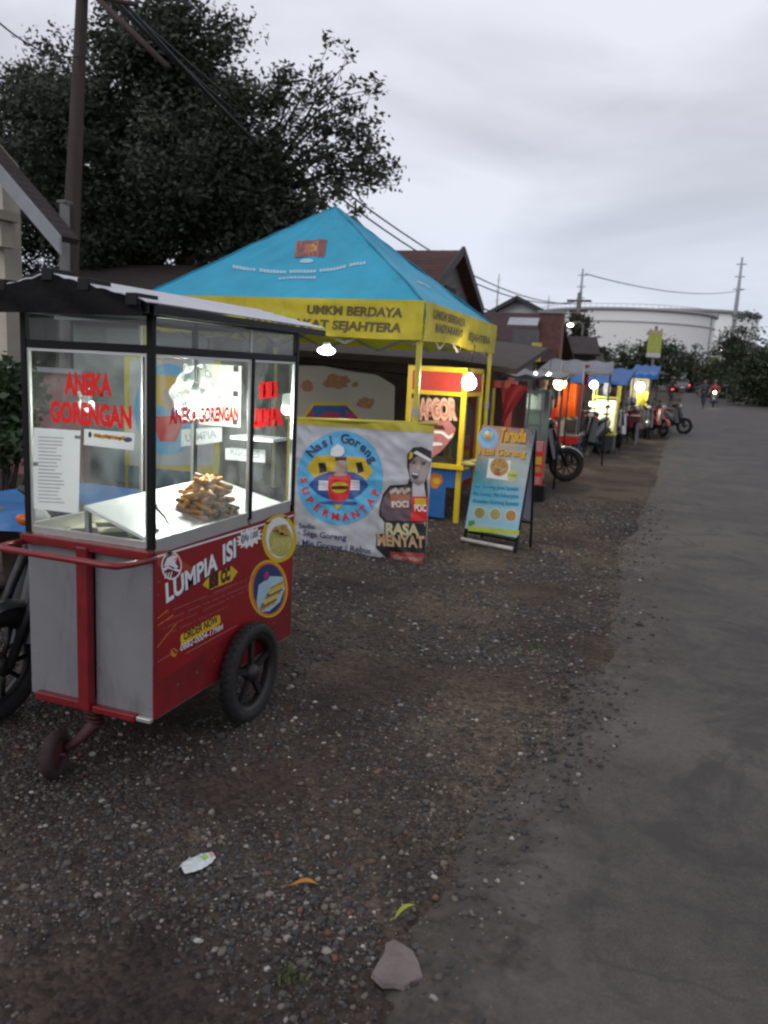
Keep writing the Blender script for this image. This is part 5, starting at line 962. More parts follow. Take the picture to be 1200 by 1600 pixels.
def point(loc, e, col, parent=None, size=0.05):
    ld = bpy.data.lights.new('bulb_light', 'POINT'); ld.energy = e; ld.color = col; ld.shadow_soft_size = size; o = bpy.data.objects.new('bulb_light', ld); COL.objects.link(o)
    if parent: o.parent = parent; o.location = Vector(loc)-ROOTLOC[rootof(parent).name]
    else: o.location = loc
    return o
def bulb(name, label, p, r_, em, e, col, wire_to, flat=1.0, off=(0, 0, -0.1)):
    t = thing(name, label, 'lamp', p); b = MB().mat(em); b.ball(p, r_, 1, 1, flat); b.build('bulb', None, t); b = MB().mat(WINK); b.tube([p+Vector((0, 0, r_*flat*0.85)), p+Vector((0, 0, r_*flat*0.85+0.05))], [r_*0.55, r_*0.35], 10); b.build('socket', None, t); b = MB().mat(BLK); b.tube([p+Vector((0, 0, r_*flat*0.85+0.05)), wire_to], 0.004, 5); b.build('wire', None, t)
    if e: point(p+Vector(off)*(1 if r_ > 0.03 else 0.5), e, col, t, r_)
    return t
E_W = emis('bulb_white', (1.0, 0.97, 0.86), 30); E_WARM = emis('bulb_warm', (1.0, 0.72, 0.34), 30); E_Y = emis('bulb_yellow', (1.0, 0.62, 0.22), 14)
bp_ = W(510, 548, 7.35); bulb('hanging_lamp', 'flat round white lamp hanging under the front edge of the tent', bp_, 0.085, E_W, 9, (1.0, 0.95, 0.82), Vector((bp_.x, 7.12, TZ-0.1)), 0.45, (0, 0, -0.12))
bp_ = W(733, 598, 8.35); bulb('hanging_lamp', 'dazzling warm white lamp at the right corner of the yellow fried rice stall', bp_, 0.075, emis('bulb_hot', (1.0, 0.90, 0.68), 90), 16, (1.0, 0.80, 0.5), Vector((bp_.x-0.03, 8.6, 2.0)), 1.0, (0.04, -0.12, -0.02))
# ================================================================ front banner
BW = mat('banner_white', (0.47, 0.48, 0.51), 0.4, var=0.12, scale=2.5, bump=0.4, bscale=7, grime=0.4, gscale=4, gcol=(0.26, 0.25, 0.24))
bn = thing('stall_banner', 'white fried rice banner with a light blue round emblem stretched in front of the tent', 'banner', (-2.75, 6.7, 0)); BO = Vector((-3.42, 6.70, 0))
def bwarp(u, v): return 0.022*math.sin(u*5.2+v*1.6) + 0.022*noise.noise(Vector((u*4, v*5, 3))) + 0.02*math.sin(v*3+u) + 0.010*noise.noise(Vector((u*11+v*7, v*12, 8))) + 0.010*math.exp(-((u*0.9+v-1.15)/0.05)**2) + 0.008*math.exp(-((v-0.62-0.1*u)/0.03)**2)
bfn = flat_fn(BO, (1, 0, 0), (0, 0, 1), (0, -1, 0), bwarp); T = ray_T(BO, (1, 0, 0), (0, 0, 1), 430, 640, 4.4444); c0, c1, c2, c3 = [T(*q) for q in ((100, 62), (1100, 100), (1052, 1062), (105, 930))]
def bq(u, v): a = (c0[0]*(1-u)+c1[0]*u, c0[1]*(1-u)+c1[1]*u); d = (c3[0]*(1-u)+c2[0]*u, c3[1]*(1-u)+c2[1]*u + 0.02*math.sin(u*6)*1.0); return (a[0]*(1-v)+d[0]*v, a[1]*(1-v)+d[1]*v)
b = MB().mat(BW); b.sheet(lambda u, v: bfn(*bq(u, v), 0.0), 90, 80); clo = b.build('cloth', None, bn)
p = Panel(bfn, 0.0014, 0.03); p.T = T; 
def strip(p, a, c, m, lay, n=16):   # long ink bands are cut up so that they follow the folds
    for i in range(n):
        f0, f1 = i/n, (i+1)/n; L_ = lambda P, Q, f: (P[0]+(Q[0]-P[0])*f, P[1]+(Q[1]-P[1])*f); p.poly([L_(a[0], a[1], f0), L_(a[0], a[1], f1), L_(c[0], c[1], f1), L_(c[0], c[1], f0)], m, lay)
BY = mat('banner_yellow', (0.50, 0.42, 0.045), 0.6, var=0.15, scale=5); strip(p, ((100, 62), (1100, 100)), ((100, 100), (1098, 165)), BY, 2); strip(p, ((98, 66), (108, 928)), ((155, 66), (150, 880)), BY, 2)
def disc(p, c, rx, ry, m, lay, nr=6, na=36):
    for i in range(nr):
        for j in range(na):
            a0, a1 = 2*math.pi*j/na, 2*math.pi*(j+1)/na; r0, r1 = i/nr, (i+1)/nr; q = [(c[0]+rx*r_*math.cos(a), c[1]+ry*r_*math.sin(a)) for r_, a in ((r0, a0), (r1, a0), (r1, a1), (r0, a1))]; p.poly(q if i else q[1:], m, lay)
disc(p, (455, 475), 293, 325, CYINK, 3)
cu, cv = T(455, 475); ru = (T(748, 475)[0]-cu); rv = cv-T(455, 800)[1]
p.arc('Nasi Goreng', (cu, cv-0.01), rv*0.76, 141, 35, 0.085, BLINK, 5, 0.03); p.arc('SUPERMANTAP', (cu, cv), rv*0.90, 188, 344, 0.070, RINK, 5, 0.035, inward=True)
p.poly([(228, 400), (290, 320), (425, 320), (430, 430), (350, 450), (300, 470), (275, 465)], YINK, 5); p.poly([(490, 325), (610, 335), (680, 430), (625, 495), (560, 455), (500, 430)], YINK, 5)
p.poly([(305, 370), (355, 365), (362, 430), (315, 440)], BINK, 6); p.poly([(555, 370), (600, 365), (610, 430), (570, 445)], BINK, 6)
p.poly([(245, 520), (300, 460), (380, 430), (545, 435), (610, 470), (645, 525), (590, 590), (540, 620), (380, 620), (310, 580)], mat('ink_blue', (0.03, 0.09, 0.30), 0.5), 6)
p.poly([(388, 450), (520, 450), (530, 520), (515, 600), (430, 690), (385, 600), (370, 520)], RINK, 7); p.ell((452, 538), 56, 40, YINK, 8); p.poly([(400, 528), (510, 528), (510, 552), (400, 552)], BROWNI, 9)
p.poly([(415, 640), (495, 640), (435, 695)], YINK, 8); p.poly([(310, 640), (395, 630), (570, 640), (565, 660), (390, 655)], mat('ink_blue', (0.03, 0.09, 0.30)), 9)
p.ell((455, 395), 37, 60, SKINI, 9); p.poly([(418, 330), (492, 330), (490, 350), (420, 355)], BROWNI, 10); p.poly([(385, 315), (392, 270), (430, 240), (470, 262), (480, 300), (455, 325), (410, 325)], WINK, 11); p.poly([(412, 440), (500, 440), (495, 460), (420, 460)], SKINI, 9)
for sx in (0, 1):
    for k in range(4): x, y = (318, 488+k*17) if not sx else (525, 488+k*18); p.poly([(x, y), (x+62, y+4), (x+62, y+18), (x, y+15)], WINK, 9)
for st_, a, c, h in (('Sedia:', (178, 818), (300, 822), 0.062), ('- Sega Goreng', (172, 862), (500, 905), 0.070), ('- Mie Goreng / Rebus', (165, 930), (665, 1000), 0.070)): p.text(st_, a, c, h*0.8, BLINK, 4, 0.012)
# printed man holding two cups
OUT = [(722, 740), (728, 660), (745, 590), (800, 525), (925, 515), (940, 470), (915, 400), (920, 310), (960, 262), (1020, 258), (1085, 290), (1085, 330), (1060, 480), (1068, 560), (1062, 780), (770, 790)]
p.poly(OUT, BINK, 3); p.poly([(735, 735), (742, 660), (758, 600), (805, 545), (930, 535), (1000, 560), (1058, 560), (1056, 770), (780, 770)], mat('ink_mauve', (0.13, 0.085, 0.10), 0.5, var=0.2, scale=20), 4)
p.poly([(932, 380), (940, 330), (990, 320), (1078, 345), (1070, 420), (1050, 500), (1000, 530), (955, 500), (938, 440)], mat('ink_face', (0.30, 0.235, 0.235), 0.5, var=0.12, scale=30), 5); p.poly([(960, 500), (1040, 500), (1055, 600), (960, 600)], mat('ink_shirtwhite', (0.55, 0.52, 0.53), 0.5), 4.6)
p.poly([(930, 330), (935, 290), (970, 268), (1050, 270), (1080, 300), (1072, 340), (1000, 315), (970, 335), (935, 380)], BINK, 6); p.poly([(962, 300), (985, 285), (1085, 345), (1080, 362)], WINK, 7); p.poly([(930, 345), (940, 290), (962, 300), (955, 335)], YINK, 6.5)
p.ell((965, 370), 13, 6, BINK, 7, 12); p.ell((1030, 378), 13, 6, BINK, 7, 12); p.poly([(950, 352), (985, 355), (985, 361), (950, 359)], BINK, 7); p.poly([(1012, 360), (1050, 364), (1050, 371), (1012, 367)], BINK, 7); p.poly([(990, 380), (1004, 380), (1010, 418), (982, 416)], SKINI, 6.5)
p.poly([(950, 430), (975, 438), (1008, 440), (1000, 475), (975, 482), (958, 465)], BINK, 7); p.poly([(955, 433), (975, 441), (1004, 443), (1000, 452), (960, 446)], WINK, 8)
p.poly([(800, 585), (945, 585), (935, 680), (810, 680)], mat('ink_terracotta', (0.40, 0.16, 0.08), 0.5), 7); p.poly([(960, 600), (1068, 600), (1062, 770), (950, 770)], RINK, 7); p.poly([(975, 612), (1058, 612), (1055, 665), (985, 665)], YINK, 8); p.text('POCI', (818, 675), (938, 672), 0.055, WINK, 8, 0.03); p.text('POC', (978, 700), (1062, 700), 0.06, WINK, 8, 0.03)
for k in range(9): p.ell((812+k*15, 572-(k % 3)*9), 14, 14, mat('food_pop', (0.55, 0.48, 0.40), 0.5), 6, 10)
p.poly([(760, 785), (1060, 785), (1058, 870), (1055, 985), (1052, 1060), (800, 1060), (700, 960), (700, 865), (765, 860)], BINK, 5)
KH = mat('ink_khaki', (0.50, 0.47, 0.25), 0.5); p.text('RASA', (775, 858), (1015, 865), 0.098, KH, 7, 0.05); p.text("'", (1050, 845), (1058, 845), 0.09, KH, 7, 0.03); p.text('MENYAT', (712, 938), (1053, 948), 0.100, mat('ink_salmon', (0.55, 0.36, 0.20), 0.5), 7, 0.05)
p.poly([(800, 985), (1048, 990), (1045, 1060), (800, 1050)], mat('ink_crimson', (0.35, 0.05, 0.05), 0.5), 6); p.text('#Segerwaaak', (822, 1035), (1044, 1042), 0.045, SKINI, 7, 0.02)
p.build('print', clo)
b = MB().mat(PY); a = bfn(*bq(0, 0), 0.02); c = bfn(*bq(1, 0), 0.02); b.tube([(a[0]-0.05, 6.72, a[2]+0.0), (c[0]+0.03, 6.72, c[2]+0.0)], 0.016, 8); b.tube([(a[0]-0.02, 6.735, a[2]), (a[0]-0.02, 6.735, 0)], 0.014, 8); b.tube([(c[0]-0.02, 6.735, c[2]), (c[0]-0.06, 6.735, 0)], 0.012, 8); b.mat(BLK); b.torus((W(655, 655, 6.72).x, 6.74, c[2]), (1, 0, 0.1), 0.022, 0.005, 16, 6); b.build('frame', None, bn)
# ---- twin banner at the tent's left, seen through the cart glass
b2 = thing('side_banner', 'yellow framed banner with a blue disc seen through the glass of the first cart', 'banner', (-5.0, 7.1, 0)); O2 = Vector((-5.5, 7.1, 0)); f2 = flat_fn(O2, (1, 0, 0), (0, 0, 1), (0, -1, 0)); p = Panel(f2, 0.001); p.T = ray_T(O2, (1, 0, 0), (0, 0, 1))
q0 = p.T(194, 556); q1 = p.T(340, 742); b = MB().mat(BY); b.add([f2(q0[0], q0[1], 0), f2(q1[0], q0[1], 0), f2(q1[0], q1[1], 0), f2(q0[0], q1[1], 0)], [(0,1,2,3)]); k = b.build('cloth', None, b2)
p.poly([(203, 562), (334, 562), (334, 727), (203, 727)], BW, 1); disc(p, (262, 640), 52, 72, CYINK, 2, 3, 28); p.poly([(222, 600), (245, 585), (290, 590), (300, 620), (262, 640), (230, 625)], YINK, 3); p.ell((262, 625), 9, 18, SKINI, 4); p.poly([(235, 650), (290, 650), (275, 690), (250, 690)], RINK, 4); p.build('print', k)
b = MB().mat(PY); b.tube([(O2.x+q0[0], 7.12, q0[1]+0.02), (O2.x+q1[0], 7.12, q0[1]+0.02)], 0.015, 6); b.tube([(O2.x+q0[0]+0.01, 7.12, 0), (O2.x+q0[0]+0.01, 7.12, q0[1])], 0.015, 6); b.tube([(O2.x+q1[0]-0.01, 7.12, 0), (O2.x+q1[0]-0.01, 7.12, q0[1])], 0.015, 6); b.build('frame', None, b2)
# ---- rear banner inside the tent
b3 = thing('rear_banner', 'beige backdrop banner with food pictures and a red blue plaque hung inside the tent', 'banner', (-4.2, 9.6, 0)); O3 = Vector((-5.4, 9.6, 0)); f3 = flat_fn(O3, (1, 0, 0), (0, 0, 1), (0, -1, 0)); p = Panel(f3, 0.0015, 0.08); p.T = ray_T(O3, (1, 0, 0), (0, 0, 1), 440, 460, 5.0)
BG = mat('banner_beige', (0.42, 0.36, 0.31), 0.6, var=0.08, scale=2); pts = [(60, 555), (330, 560), (560, 605), (745, 628), (885, 715), (875, 1150), (60, 1150)]; b = MB().mat(BG); b.add([f3(*p.T(*q), 0) for q in pts], [tuple(range(7))]); k = b.build('cloth', None, b3)
FO1 = mat('print_rust', (0.34, 0.15, 0.09), 0.6, var=0.35, scale=25); FO2 = mat('print_orange', (0.42, 0.17, 0.05), 0.6, var=0.3, scale=25)
def splat(c, rx, ry, m, lay, sd):
    rr = random.Random(sd); p.poly([(c[0]+rx*rr.uniform(0.7, 1.1)*math.cos(a), c[1]+ry*rr.uniform(0.7, 1.1)*math.sin(a)) for a in [i*0.35 for i in range(18)]], m, lay)
splat((200, 715), 55, 55, FO1, 1, 1); splat((430, 680), 110, 66, FO1, 1, 2); splat((420, 660), 60, 36, FO2, 2, 7); splat((575, 705), 30, 24, FO1, 1, 3); splat((660, 850), 75, 52, FO1, 1, 4); splat((650, 860), 36, 28, FO2, 2, 5)
p.poly([(150, 975), (245, 842), (520, 842), (625, 975), (520, 1120), (250, 1120)], YINK, 2); p.poly([(180, 970), (255, 868), (510, 868), (598, 965), (510, 1100), (260, 1100)], mat('ink_blue', (0.03, 0.09, 0.30)), 3); p.ell((390, 1000), 110, 85, mat('ink_redrose', (0.42, 0.03, 0.07), 0.5), 4); p.poly([(190, 970), (240, 900), (270, 970)], mat('ink_redrose', (0.42, 0.03, 0.07)), 4); p.poly([(510, 900), (590, 965), (500, 975)], mat('ink_redrose', (0.42, 0.03, 0.07)), 4)
p.build('print', k); b = MB().mat(BLK); b.tube([(-5.35, 9.62, 1.75), (-2.9, 9.62, 1.62)], 0.010, 5); b.tube([(-5.2, 9.63, 0), (-5.2, 9.63, 1.75)], 0.02, 6); b.tube([(-3.1, 9.63, 0), (-3.1, 9.63, 1.63)], 0.02, 6); b.build('frame', None, b3)
# dark lean-to roof behind the tent
t = thing('lean_to_roof', 'dark timber lean to roof and brown wall filling the back of the tent', 'shed', (-4, 11.5, 0)); b = MB().mat(mat('timber_dark', (0.05, 0.035, 0.027), 0.8)); a = W(500, 566, 10.4); c = W(800, 590, 10.4); slab(b, [(-7.0, 10.3, 1.92), (-3.0, 10.3, 1.86), (-3.0, 12.6, 2.25), (-7.0, 12.6, 2.3)], 0.09); b.build('roof', None, t); b = MB().mat(mat('wall_tan', (0.20, 0.155, 0.125), 0.85, var=0.2)); b.box((-7.0, 11.9, 0), (-3.1, 12.1, 2.12)); b.build('wall', None, t)
# blue cloth covered table behind the cart
t = thing('blue_table', 'low table under a bright blue plastic cloth behind the first cart', 'table', (-3.4, 4.2, 0)); m = mat('tarp_blue', (0.03, 0.16, 0.42), 0.4, var=0.15, scale=5, bump=0.4, bscale=9)
zt = 0.70; b = MB().mat(m)
b.sheet(lambda u, v: (-4.5+1.75*u, 3.75+1.25*v, zt+0.008*noise.noise(Vector((u*9, v*9, 1)))), 30, 20); b.sheet(lambda u, v: (-4.5+1.75*u, 3.75-0.03*v*(1+math.sin(u*25)*0.6), zt-0.10*v*(1+0.1*math.sin(u*7))), 50, 8); b.sheet(lambda u, v: (-2.75+0.03*v*(1+math.sin(u*20)*0.6), 3.75+1.25*u, zt-0.12*v), 40, 8); b.build('cloth', None, t)
for x, y in ((-4.4, 3.85), (-2.85, 3.85), (-4.4, 4.9), (-2.85, 4.9)): b = MB().mat(GREYWOOD); b.box((x-0.025, y-0.025, 0), (x+0.025, y+0.025, zt-0.02)); b.build('leg', None, t)

# ================================================================ yellow fried rice stall
ns = thing('fried_rice_stall', 'yellow and red framed fried rice stall standing under the right side of the tent', 'food stall', (-2.75, 9.0, 0)); YN = 8.75; f_ = lambda x, y, Y=YN: W(x, y, Y)
YP = mat('stall_yellow', (0.60, 0.44, 0.02), 0.4, var=0.12, scale=6); RP = mat('stall_red', (0.42, 0.035, 0.025), 0.45, var=0.2, scale=6); BP = mat('stall_blue', (0.02, 0.12, 0.38), 0.45, var=0.12)
xl = f_(637, 650).x; xr = f_(722, 650).x; zt_ = f_(690, 573).z; D = 0.75
for x in (xl, xr):
    for y in (YN, YN+D):
        b = MB().mat(YP); b.box((x-0.025, y, 0), (x+0.03, y+0.05, zt_)); b.build('post', None, ns)
zc = f_(700, 725).z; z2 = f_(700, 612).z
b = MB().mat(YP); b.box((xl-0.02, YN-0.012, zt_-0.055), (xr+0.03, YN+D+0.06, zt_)); b.box((xl+0.03, YN+0.004, z2-0.045), (xr-0.025, YN+0.044, z2)); b.box((xr-0.023, YN+0.05, z2-0.045), (xr+0.023, YN+D, z2)); b.build('frame', None, ns)
b = MB().mat(RP); b.box((xl+0.03, YN+0.006, z2+0.002), (xr-0.026, YN+0.03, zt_-0.057)); b.box((xr-0.018, YN+0.052, z2+0.002), (xr+0.02, YN+D-0.002, zt_-0.057)); b.build('header_board', None, ns)
b = MB().mat(YP); b.box((xl-0.03, YN-0.05, zc-0.05), (xr+0.07, YN+D+0.05, zc)); b.build('counter', None, ns)
zb_ = 0.30; b = MB().mat(BP); bx_ = f_(712, 770).x; b.box((xl+0.03, YN+0.012, zb_+0.1), (xr-0.03, YN+0.03, zc-0.051)); b.box((xl+0.03, YN+0.0125, 0.04), (f_(693, 800).x, YN+0.0295, zb_+0.099)); b.box((xl+0.03, YN+0.031, 0.04), (xl+0.06, YN+D, zc-0.051)); b.box((xr-0.06, YN+0.03, zb_+0.15), (xr-0.03, YN+D, zc-0.051)); cb = b.build('cabinet', None, ns)
NO = (xl, YN+0.011, 0); p = Panel(flat_fn(NO, (1, 0, 0), (0, 0, 1), (0, -1, 0)), 0.001); p.T = ray_T(NO, (1, 0, 0), (0, 0, 1)); p.poly([(670, 744), (678, 739), (690, 742), (692, 752), (682, 764), (674, 762)], OINK, 1); p.ell((682, 751), 6, 5, YINK, 2); p.build('emblem', cb)
GDK = glass_mat('stall_glass', tint=(0.5, 0.52, 0.5), dirt=0.06); b = MB().mat(GDK); b.add([(xl+0.03, YN+0.02, zc), (xr-0.025, YN+0.02, zc), (xr-0.025, YN+0.02, z2-0.046), (xl+0.03, YN+0.02, z2-0.046)], [(0,1,2,3)]); b.add([(xr, YN+0.05, zc), (xr, YN+D, zc), (xr, YN+D, z2-0.046), (xr, YN+0.05, z2-0.046)], [(0,1,2,3)]); gp_ = b.build('glass', None, ns)
b = MB().mat(DARK); b.box((xl+0.03, YN+D-0.06, zc+0.001), (xr-0.03, YN+D-0.02, z2-0.05)); b.build('back_board', None, ns)
p = Panel(flat_fn((xl, YN+0.016, 0), (1, 0, 0), (0, 0, 1), (0, -1, 0)), 0.002); p.T = ray_T((xl, YN+0.016, 0), (1, 0, 0), (0, 0, 1), 620, 560, 8.5714)
PK1 = mat('letter_peach', (0.62, 0.40, 0.30), 0.5, var=0.1); PKR = mat('letter_rose', (0.50, 0.16, 0.13), 0.5)
p.text('NASGOR', (195, 800), (815, 800), 0.21, PK1, 1, 0.10, -0.02); p.text('NASGOR', (215, 785), (800, 785), 0.185, PKR, 2, 0.0, -0.02)
p.poly([(350, 830), (700, 830), (790, 940), (760, 1040), (600, 1240), (470, 1330), (350, 1330)], mat('print_meat', (0.45, 0.17, 0.17), 0.5, var=0.25, scale=18), 1); p.poly([(485, 965), (620, 975), (700, 1040), (760, 1000), (740, 1060), (690, 1080), (600, 1010), (485, 1000)], WINK, 2); p.poly([(480, 1120), (600, 1130), (620, 1160), (480, 1175)], WINK, 2); p.poly([(500, 890), (620, 900), (650, 960), (500, 940)], BROWNI, 2)
p.build('window_picture', gp_)
b = MB().mat(mat('jar_yellow', (0.55, 0.34, 0.03), 0.4)); q = f_(700, 700, YN+0.2); b.lathe((q.x, YN+0.2, zc), (0, 0, 1), [(0, 0.001), (0, 0.05), (0.15, 0.05), (0.17, 0.03), (0.20, 0.03), (0.20, 0.001)], 16); tag(b.build('sauce_jar', None, None), 'yellow sauce jar on the counter of the yellow stall', 'jar')
b = MB().mat(mat('bottle_green', (0.06, 0.20, 0.10), 0.3)); q = f_(709, 700, YN+0.2); b.lathe((q.x+0.02, YN+0.25, zc), (0, 0, 1), [(0, 0.001), (0, 0.032), (0.14, 0.032), (0.18, 0.014), (0.24, 0.014), (0.24, 0.001)], 14); tag(b.build('sauce_bottle', None, None), 'green bottle on the counter of the yellow stall', 'bottle')
b = MB().mat(mat('bag_olive', (0.30, 0.28, 0.10), 0.6, bump=0.5)); q = f_(734, 728, YN); b.ball((q.x, YN-0.02, zc+0.025), 0.075, 1.3, 0.8, 0.5); b.ball((q.x+0.05, YN-0.03, zc+0.06), 0.04, 1.2, 0.8, 0.6); tag(b.build('snack_bag', None, None), 'small olive bag lying at the corner of the yellow counter', 'bag')
# red part of the stall to the right
rs = thing('red_stall', 'red framed stall with a red cloth flap between the yellow stall and a grey cabinet', 'food stall', (-2.5, 10.6, 0)); YR = 10.2
for x in (748, 795):
    q = W(x, 640, YR); b = MB().mat(RP); b.box((q.x-0.04, YR, 0), (q.x+0.03, YR+0.06, W(x, 590, YR).z)); b.build('post', None, rs)
q = W(757, 640, YR); q2 = W(766, 640, YR); b = MB().mat(BP); b.box((q.x-0.0, YR+0.02, W(760, 700, YR).z), (q2.x, YR+0.04, W(760, 606, YR).z)); b.mat(YP); q3 = W(771, 640, YR); b.box((q2.x+0.004, YR+0.01, W(760, 700, YR).z), (q3.x, YR+0.05, W(760, 606, YR).z)); b.build('side_board', None, rs)
a = W(738, 592, YR); c = W(802, 592, YR); b = MB().mat(RP); b.box((a.x-0.1, YR-0.01, a.z-0.09), (c.x+0.05, YR+0.08, a.z)); b.box((W(722, 650, YR).x, YR+0.3, 0.2), (W(800, 650, YR).x, YR+0.34, W(740, 690, YR).z)); b.build('header_board', None, rs)
b = MB().mat(mat('wall_maroonbrown', (0.12, 0.05, 0.045), 0.7, var=0.2)); b.box((W(728, 650, YR).x, YR+0.9, 0), (W(800, 650, YR).x, YR+0.95, a.z)); b.build('back_board', None, rs)
b = MB().mat(mat('cloth_red', (0.34, 0.03, 0.03), 0.7, var=0.2, trans=0.2)); A_, B_, C_ = W(782, 596, YR-0.05), W(826, 604, YR-0.05), W(786, 660, YR-0.05)
b.sheet(lambda u, v: tuple((A_.lerp(B_, u)).lerp(C_, v) + Vector((0, 0.05*math.sin(u*6+v*3), 0))), 16, 16); b.build('cloth_flap', None, rs)
b = MB().mat(mat('roof_brown', (0.055, 0.038, 0.03), 0.8, var=0.25)); a = W(690, 560, 9.9); c = W(806, 576, 9.9); slab(b, [(a.x, 9.95, a.z), (c.x, 9.95, c.z), (c.x, 12.2, c.z+0.35), (a.x, 12.2, a.z+0.35)], 0.07); b.build('roof', None, rs)
# ================================================================ menu sandwich board
sb = thing('sandwich_board', 'black framed folding sandwich board with a colourful fried rice menu poster', 'sandwich board', (-1.58, 7.75, 0))
A0 = Vector((-1.862, 7.70, 0.0)); A1 = Vector((-1.305, 7.54, 0.0)); Ux = (A1-A0).normalized(); Nb = Vector((Ux.y, -Ux.x, 0)); Vb = (Vector((0, 0, 1))*math.cos(R(11)) - Nb*math.sin(R(11))).normalized(); Wd = (A1-A0).length
O = A0 + Nb*0.0; nrm = Ux.cross(Vb).normalized(); p = Panel(flat_fn(O, Ux, Vb, nrm), 0.0012); p.T = ray_T(O, Ux, Vb, 620, 550, 4.2857)
tl, tr_, br_, bl2 = [p.T(*q) for q in ((548, 488), (892, 515), (838, 1232), (478, 1200))]
v0 = (br_[1]+bl2[1])/2; v1 = (tl[1]+tr_[1])/2; u0 = (tl[0]+bl2[0])/2; u1 = (tr_[0]+br_[0])/2
P2 = lambda u, v, h=0.0: O + Ux*u + Vb*v + nrm*h
b = MB().mat(mat('poster_back', (0.48, 0.52, 0.60), 0.5)); 
def q8(u0_, u1_, v0_, v1_, h0, h1): return [P2(u0_, v0_, h0), P2(u1_, v0_, h0), P2(u1_, v0_, h1), P2(u0_, v0_, h1), P2(u0_, v1_, h0), P2(u1_, v1_, h0), P2(u1_, v1_, h1), P2(u0_, v1_, h1)]
b.hexa(q8(u0, u1, v0, v1, -0.012, 0)); brd = b.build('poster_board', None, sb)
# colour fields of the print: a coarse grid of inks copied from the poster
cols = [[(0.50,0.22,0.13),(0.42,0.20,0.14),(0.28,0.14,0.14),(0.05,0.07,0.14)], [(0.55,0.28,0.14),(0.50,0.28,0.16),(0.42,0.24,0.16),(0.10,0.13,0.18)], [(0.50,0.30,0.20),(0.44,0.34,0.26),(0.36,0.36,0.33),(0.26,0.32,0.34)], [(0.16,0.24,0.26),(0.30,0.36,0.36),(0.38,0.44,0.42),(0.36,0.42,0.42)], [(0.06,0.20,0.25),(0.16,0.32,0.36),(0.36,0.46,0.46),(0.40,0.48,0.48)], [(0.05,0.28,0.36),(0.10,0.34,0.42),(0.26,0.44,0.50),(0.34,0.46,0.50)], [(0.10,0.42,0.55),(0.12,0.44,0.58),(0.18,0.46,0.58),(0.24,0.48,0.58)], [(0.30,0.54,0.64),(0.30,0.54,0.64),(0.34,0.56,0.66),(0.36,0.56,0.66)], [(0.34,0.56,0.66)]*4, [(0.36,0.56,0.68)]*4]
nr, nc = 40, 24
for i in range(nr):
    for j in range(nc):
        fv = i/nr*(len(cols)-1); fu = j/nc*3; a_, c_ = int(fv), int(fu); e, g_ = fv-a_, fu-c_; cc = sum((np.array(cols[min(a_+di, 9)][min(c_+dj, 3)])*(e if di else 1-e)*(g_ if dj else 1-g_) for di in (0, 1) for dj in (0, 1)), np.zeros(3)); key = tuple(np.round(cc*16)/16+0.01); mm = mat('poster_%02d_%02d_%02d' % tuple(int(x*100) for x in key), key, 0.35, var=0.03)
        ua = u0+(u1-u0)*j/nc; ub = u0+(u1-u0)*(j+1)/nc; va = v1-(v1-v0)*i/nr; vb_ = v1-(v1-v0)*(i+1)/nr; p.poly([(ua, va), (ub, va), (ub, vb_), (ua, vb_)], mm, 1, True)
p.ell((612, 575), 68, 70, mat('ink_sky', (0.25, 0.46, 0.75), 0.4), 3); p.ell((612, 562), 46, 46, CYINK, 4); p.poly([(570, 545), (595, 530), (612, 545), (635, 530), (655, 548), (625, 590), (600, 590)], KH, 5); p.ell((612, 580), 20, 16, OINK, 6, 14); p.ell((606, 540), 15, 14, WINK, 6, 14)
YD = mat('ink_amber', (0.70, 0.38, 0.02), 0.4)
p.text('Tersedia', (692, 598), (868, 608), 0.135, BROWNI, 3, 0.06, 0.05); p.text('Tersedia', (688, 594), (864, 604), 0.135, YD, 4, 0.035, 0.05); p.text('Nasi Goreng', (552, 690), (866, 706), 0.068, BROWNI, 3, 0.05); p.text('Nasi Goreng', (550, 686), (862, 702), 0.068, YD, 4, 0.03)
p.poly([(688, 618), (868, 630), (866, 636), (688, 624)], KH, 3); p.poly([(618, 712), (765, 728), (752, 862), (600, 842)], WINK, 3); disc(p, (688, 770), 62, 62, GOLDF, 4, 2, 22); p.ell((676, 805), 26, 22, mat('food_redr', (0.45, 0.10, 0.04), 0.5), 5, 14)
for k in range(26): a = random.uniform(0, 6.28); r_ = random.uniform(0, 50); p.ell((688+r_*math.cos(a), 768+r_*math.sin(a)), 8, 6, (GOLDF, mat('food_brown', (0.2, 0.12, 0.035)), KH)[k % 3], 6+(k % 3)*0.4, 7)
p.ell((775, 828), 36, 40, mat('ink_limeyellow', (0.52, 0.56, 0.15), 0.5), 4); p.text('10.000', (752, 832), (802, 836), 0.022, BLINK, 5, 0.01)
DB = mat('ink_teal', (0.02, 0.20, 0.34), 0.4)
for k, (y, s_) in enumerate(((900, 'Nasi Goreng Jawa Spesial'), (950, 'Mie Goreng / Mie Rebus Jawa'), (1000, 'Kwetiau Goreng Spesial'))): p.poly([(505, y+10), (820, y+34), (818, y+8), (508, y-18)], CYINK, 3); p.text(s_, (512, y+6), (812, y+29), 0.036, DB, 4, 0.03)
for k, x in enumerate((556, 660, 765)): p.ell((x, 1078+k*9), 39, 41, WINK, 3); disc(p, (x, 1078+k*9), 35, 37, (mat('food_noodle', (0.34, 0.26, 0.08), 0.5, var=0.3, scale=60), mat('food_noodle2', (0.42, 0.34, 0.12), 0.5, var=0.3, scale=60), mat('food_rice', (0.48, 0.24, 0.06), 0.5, var=0.3, scale=60))[k], 4, 2, 18)
p.poly([(480, 1165), (822, 1196), (818, 1228), (478, 1197)], mat('ink_lime', (0.50, 0.60, 0.06), 0.5), 3); p.poly([(482, 1130), (520, 1128), (525, 1150), (500, 1165), (480, 1165)], GRINK, 4)
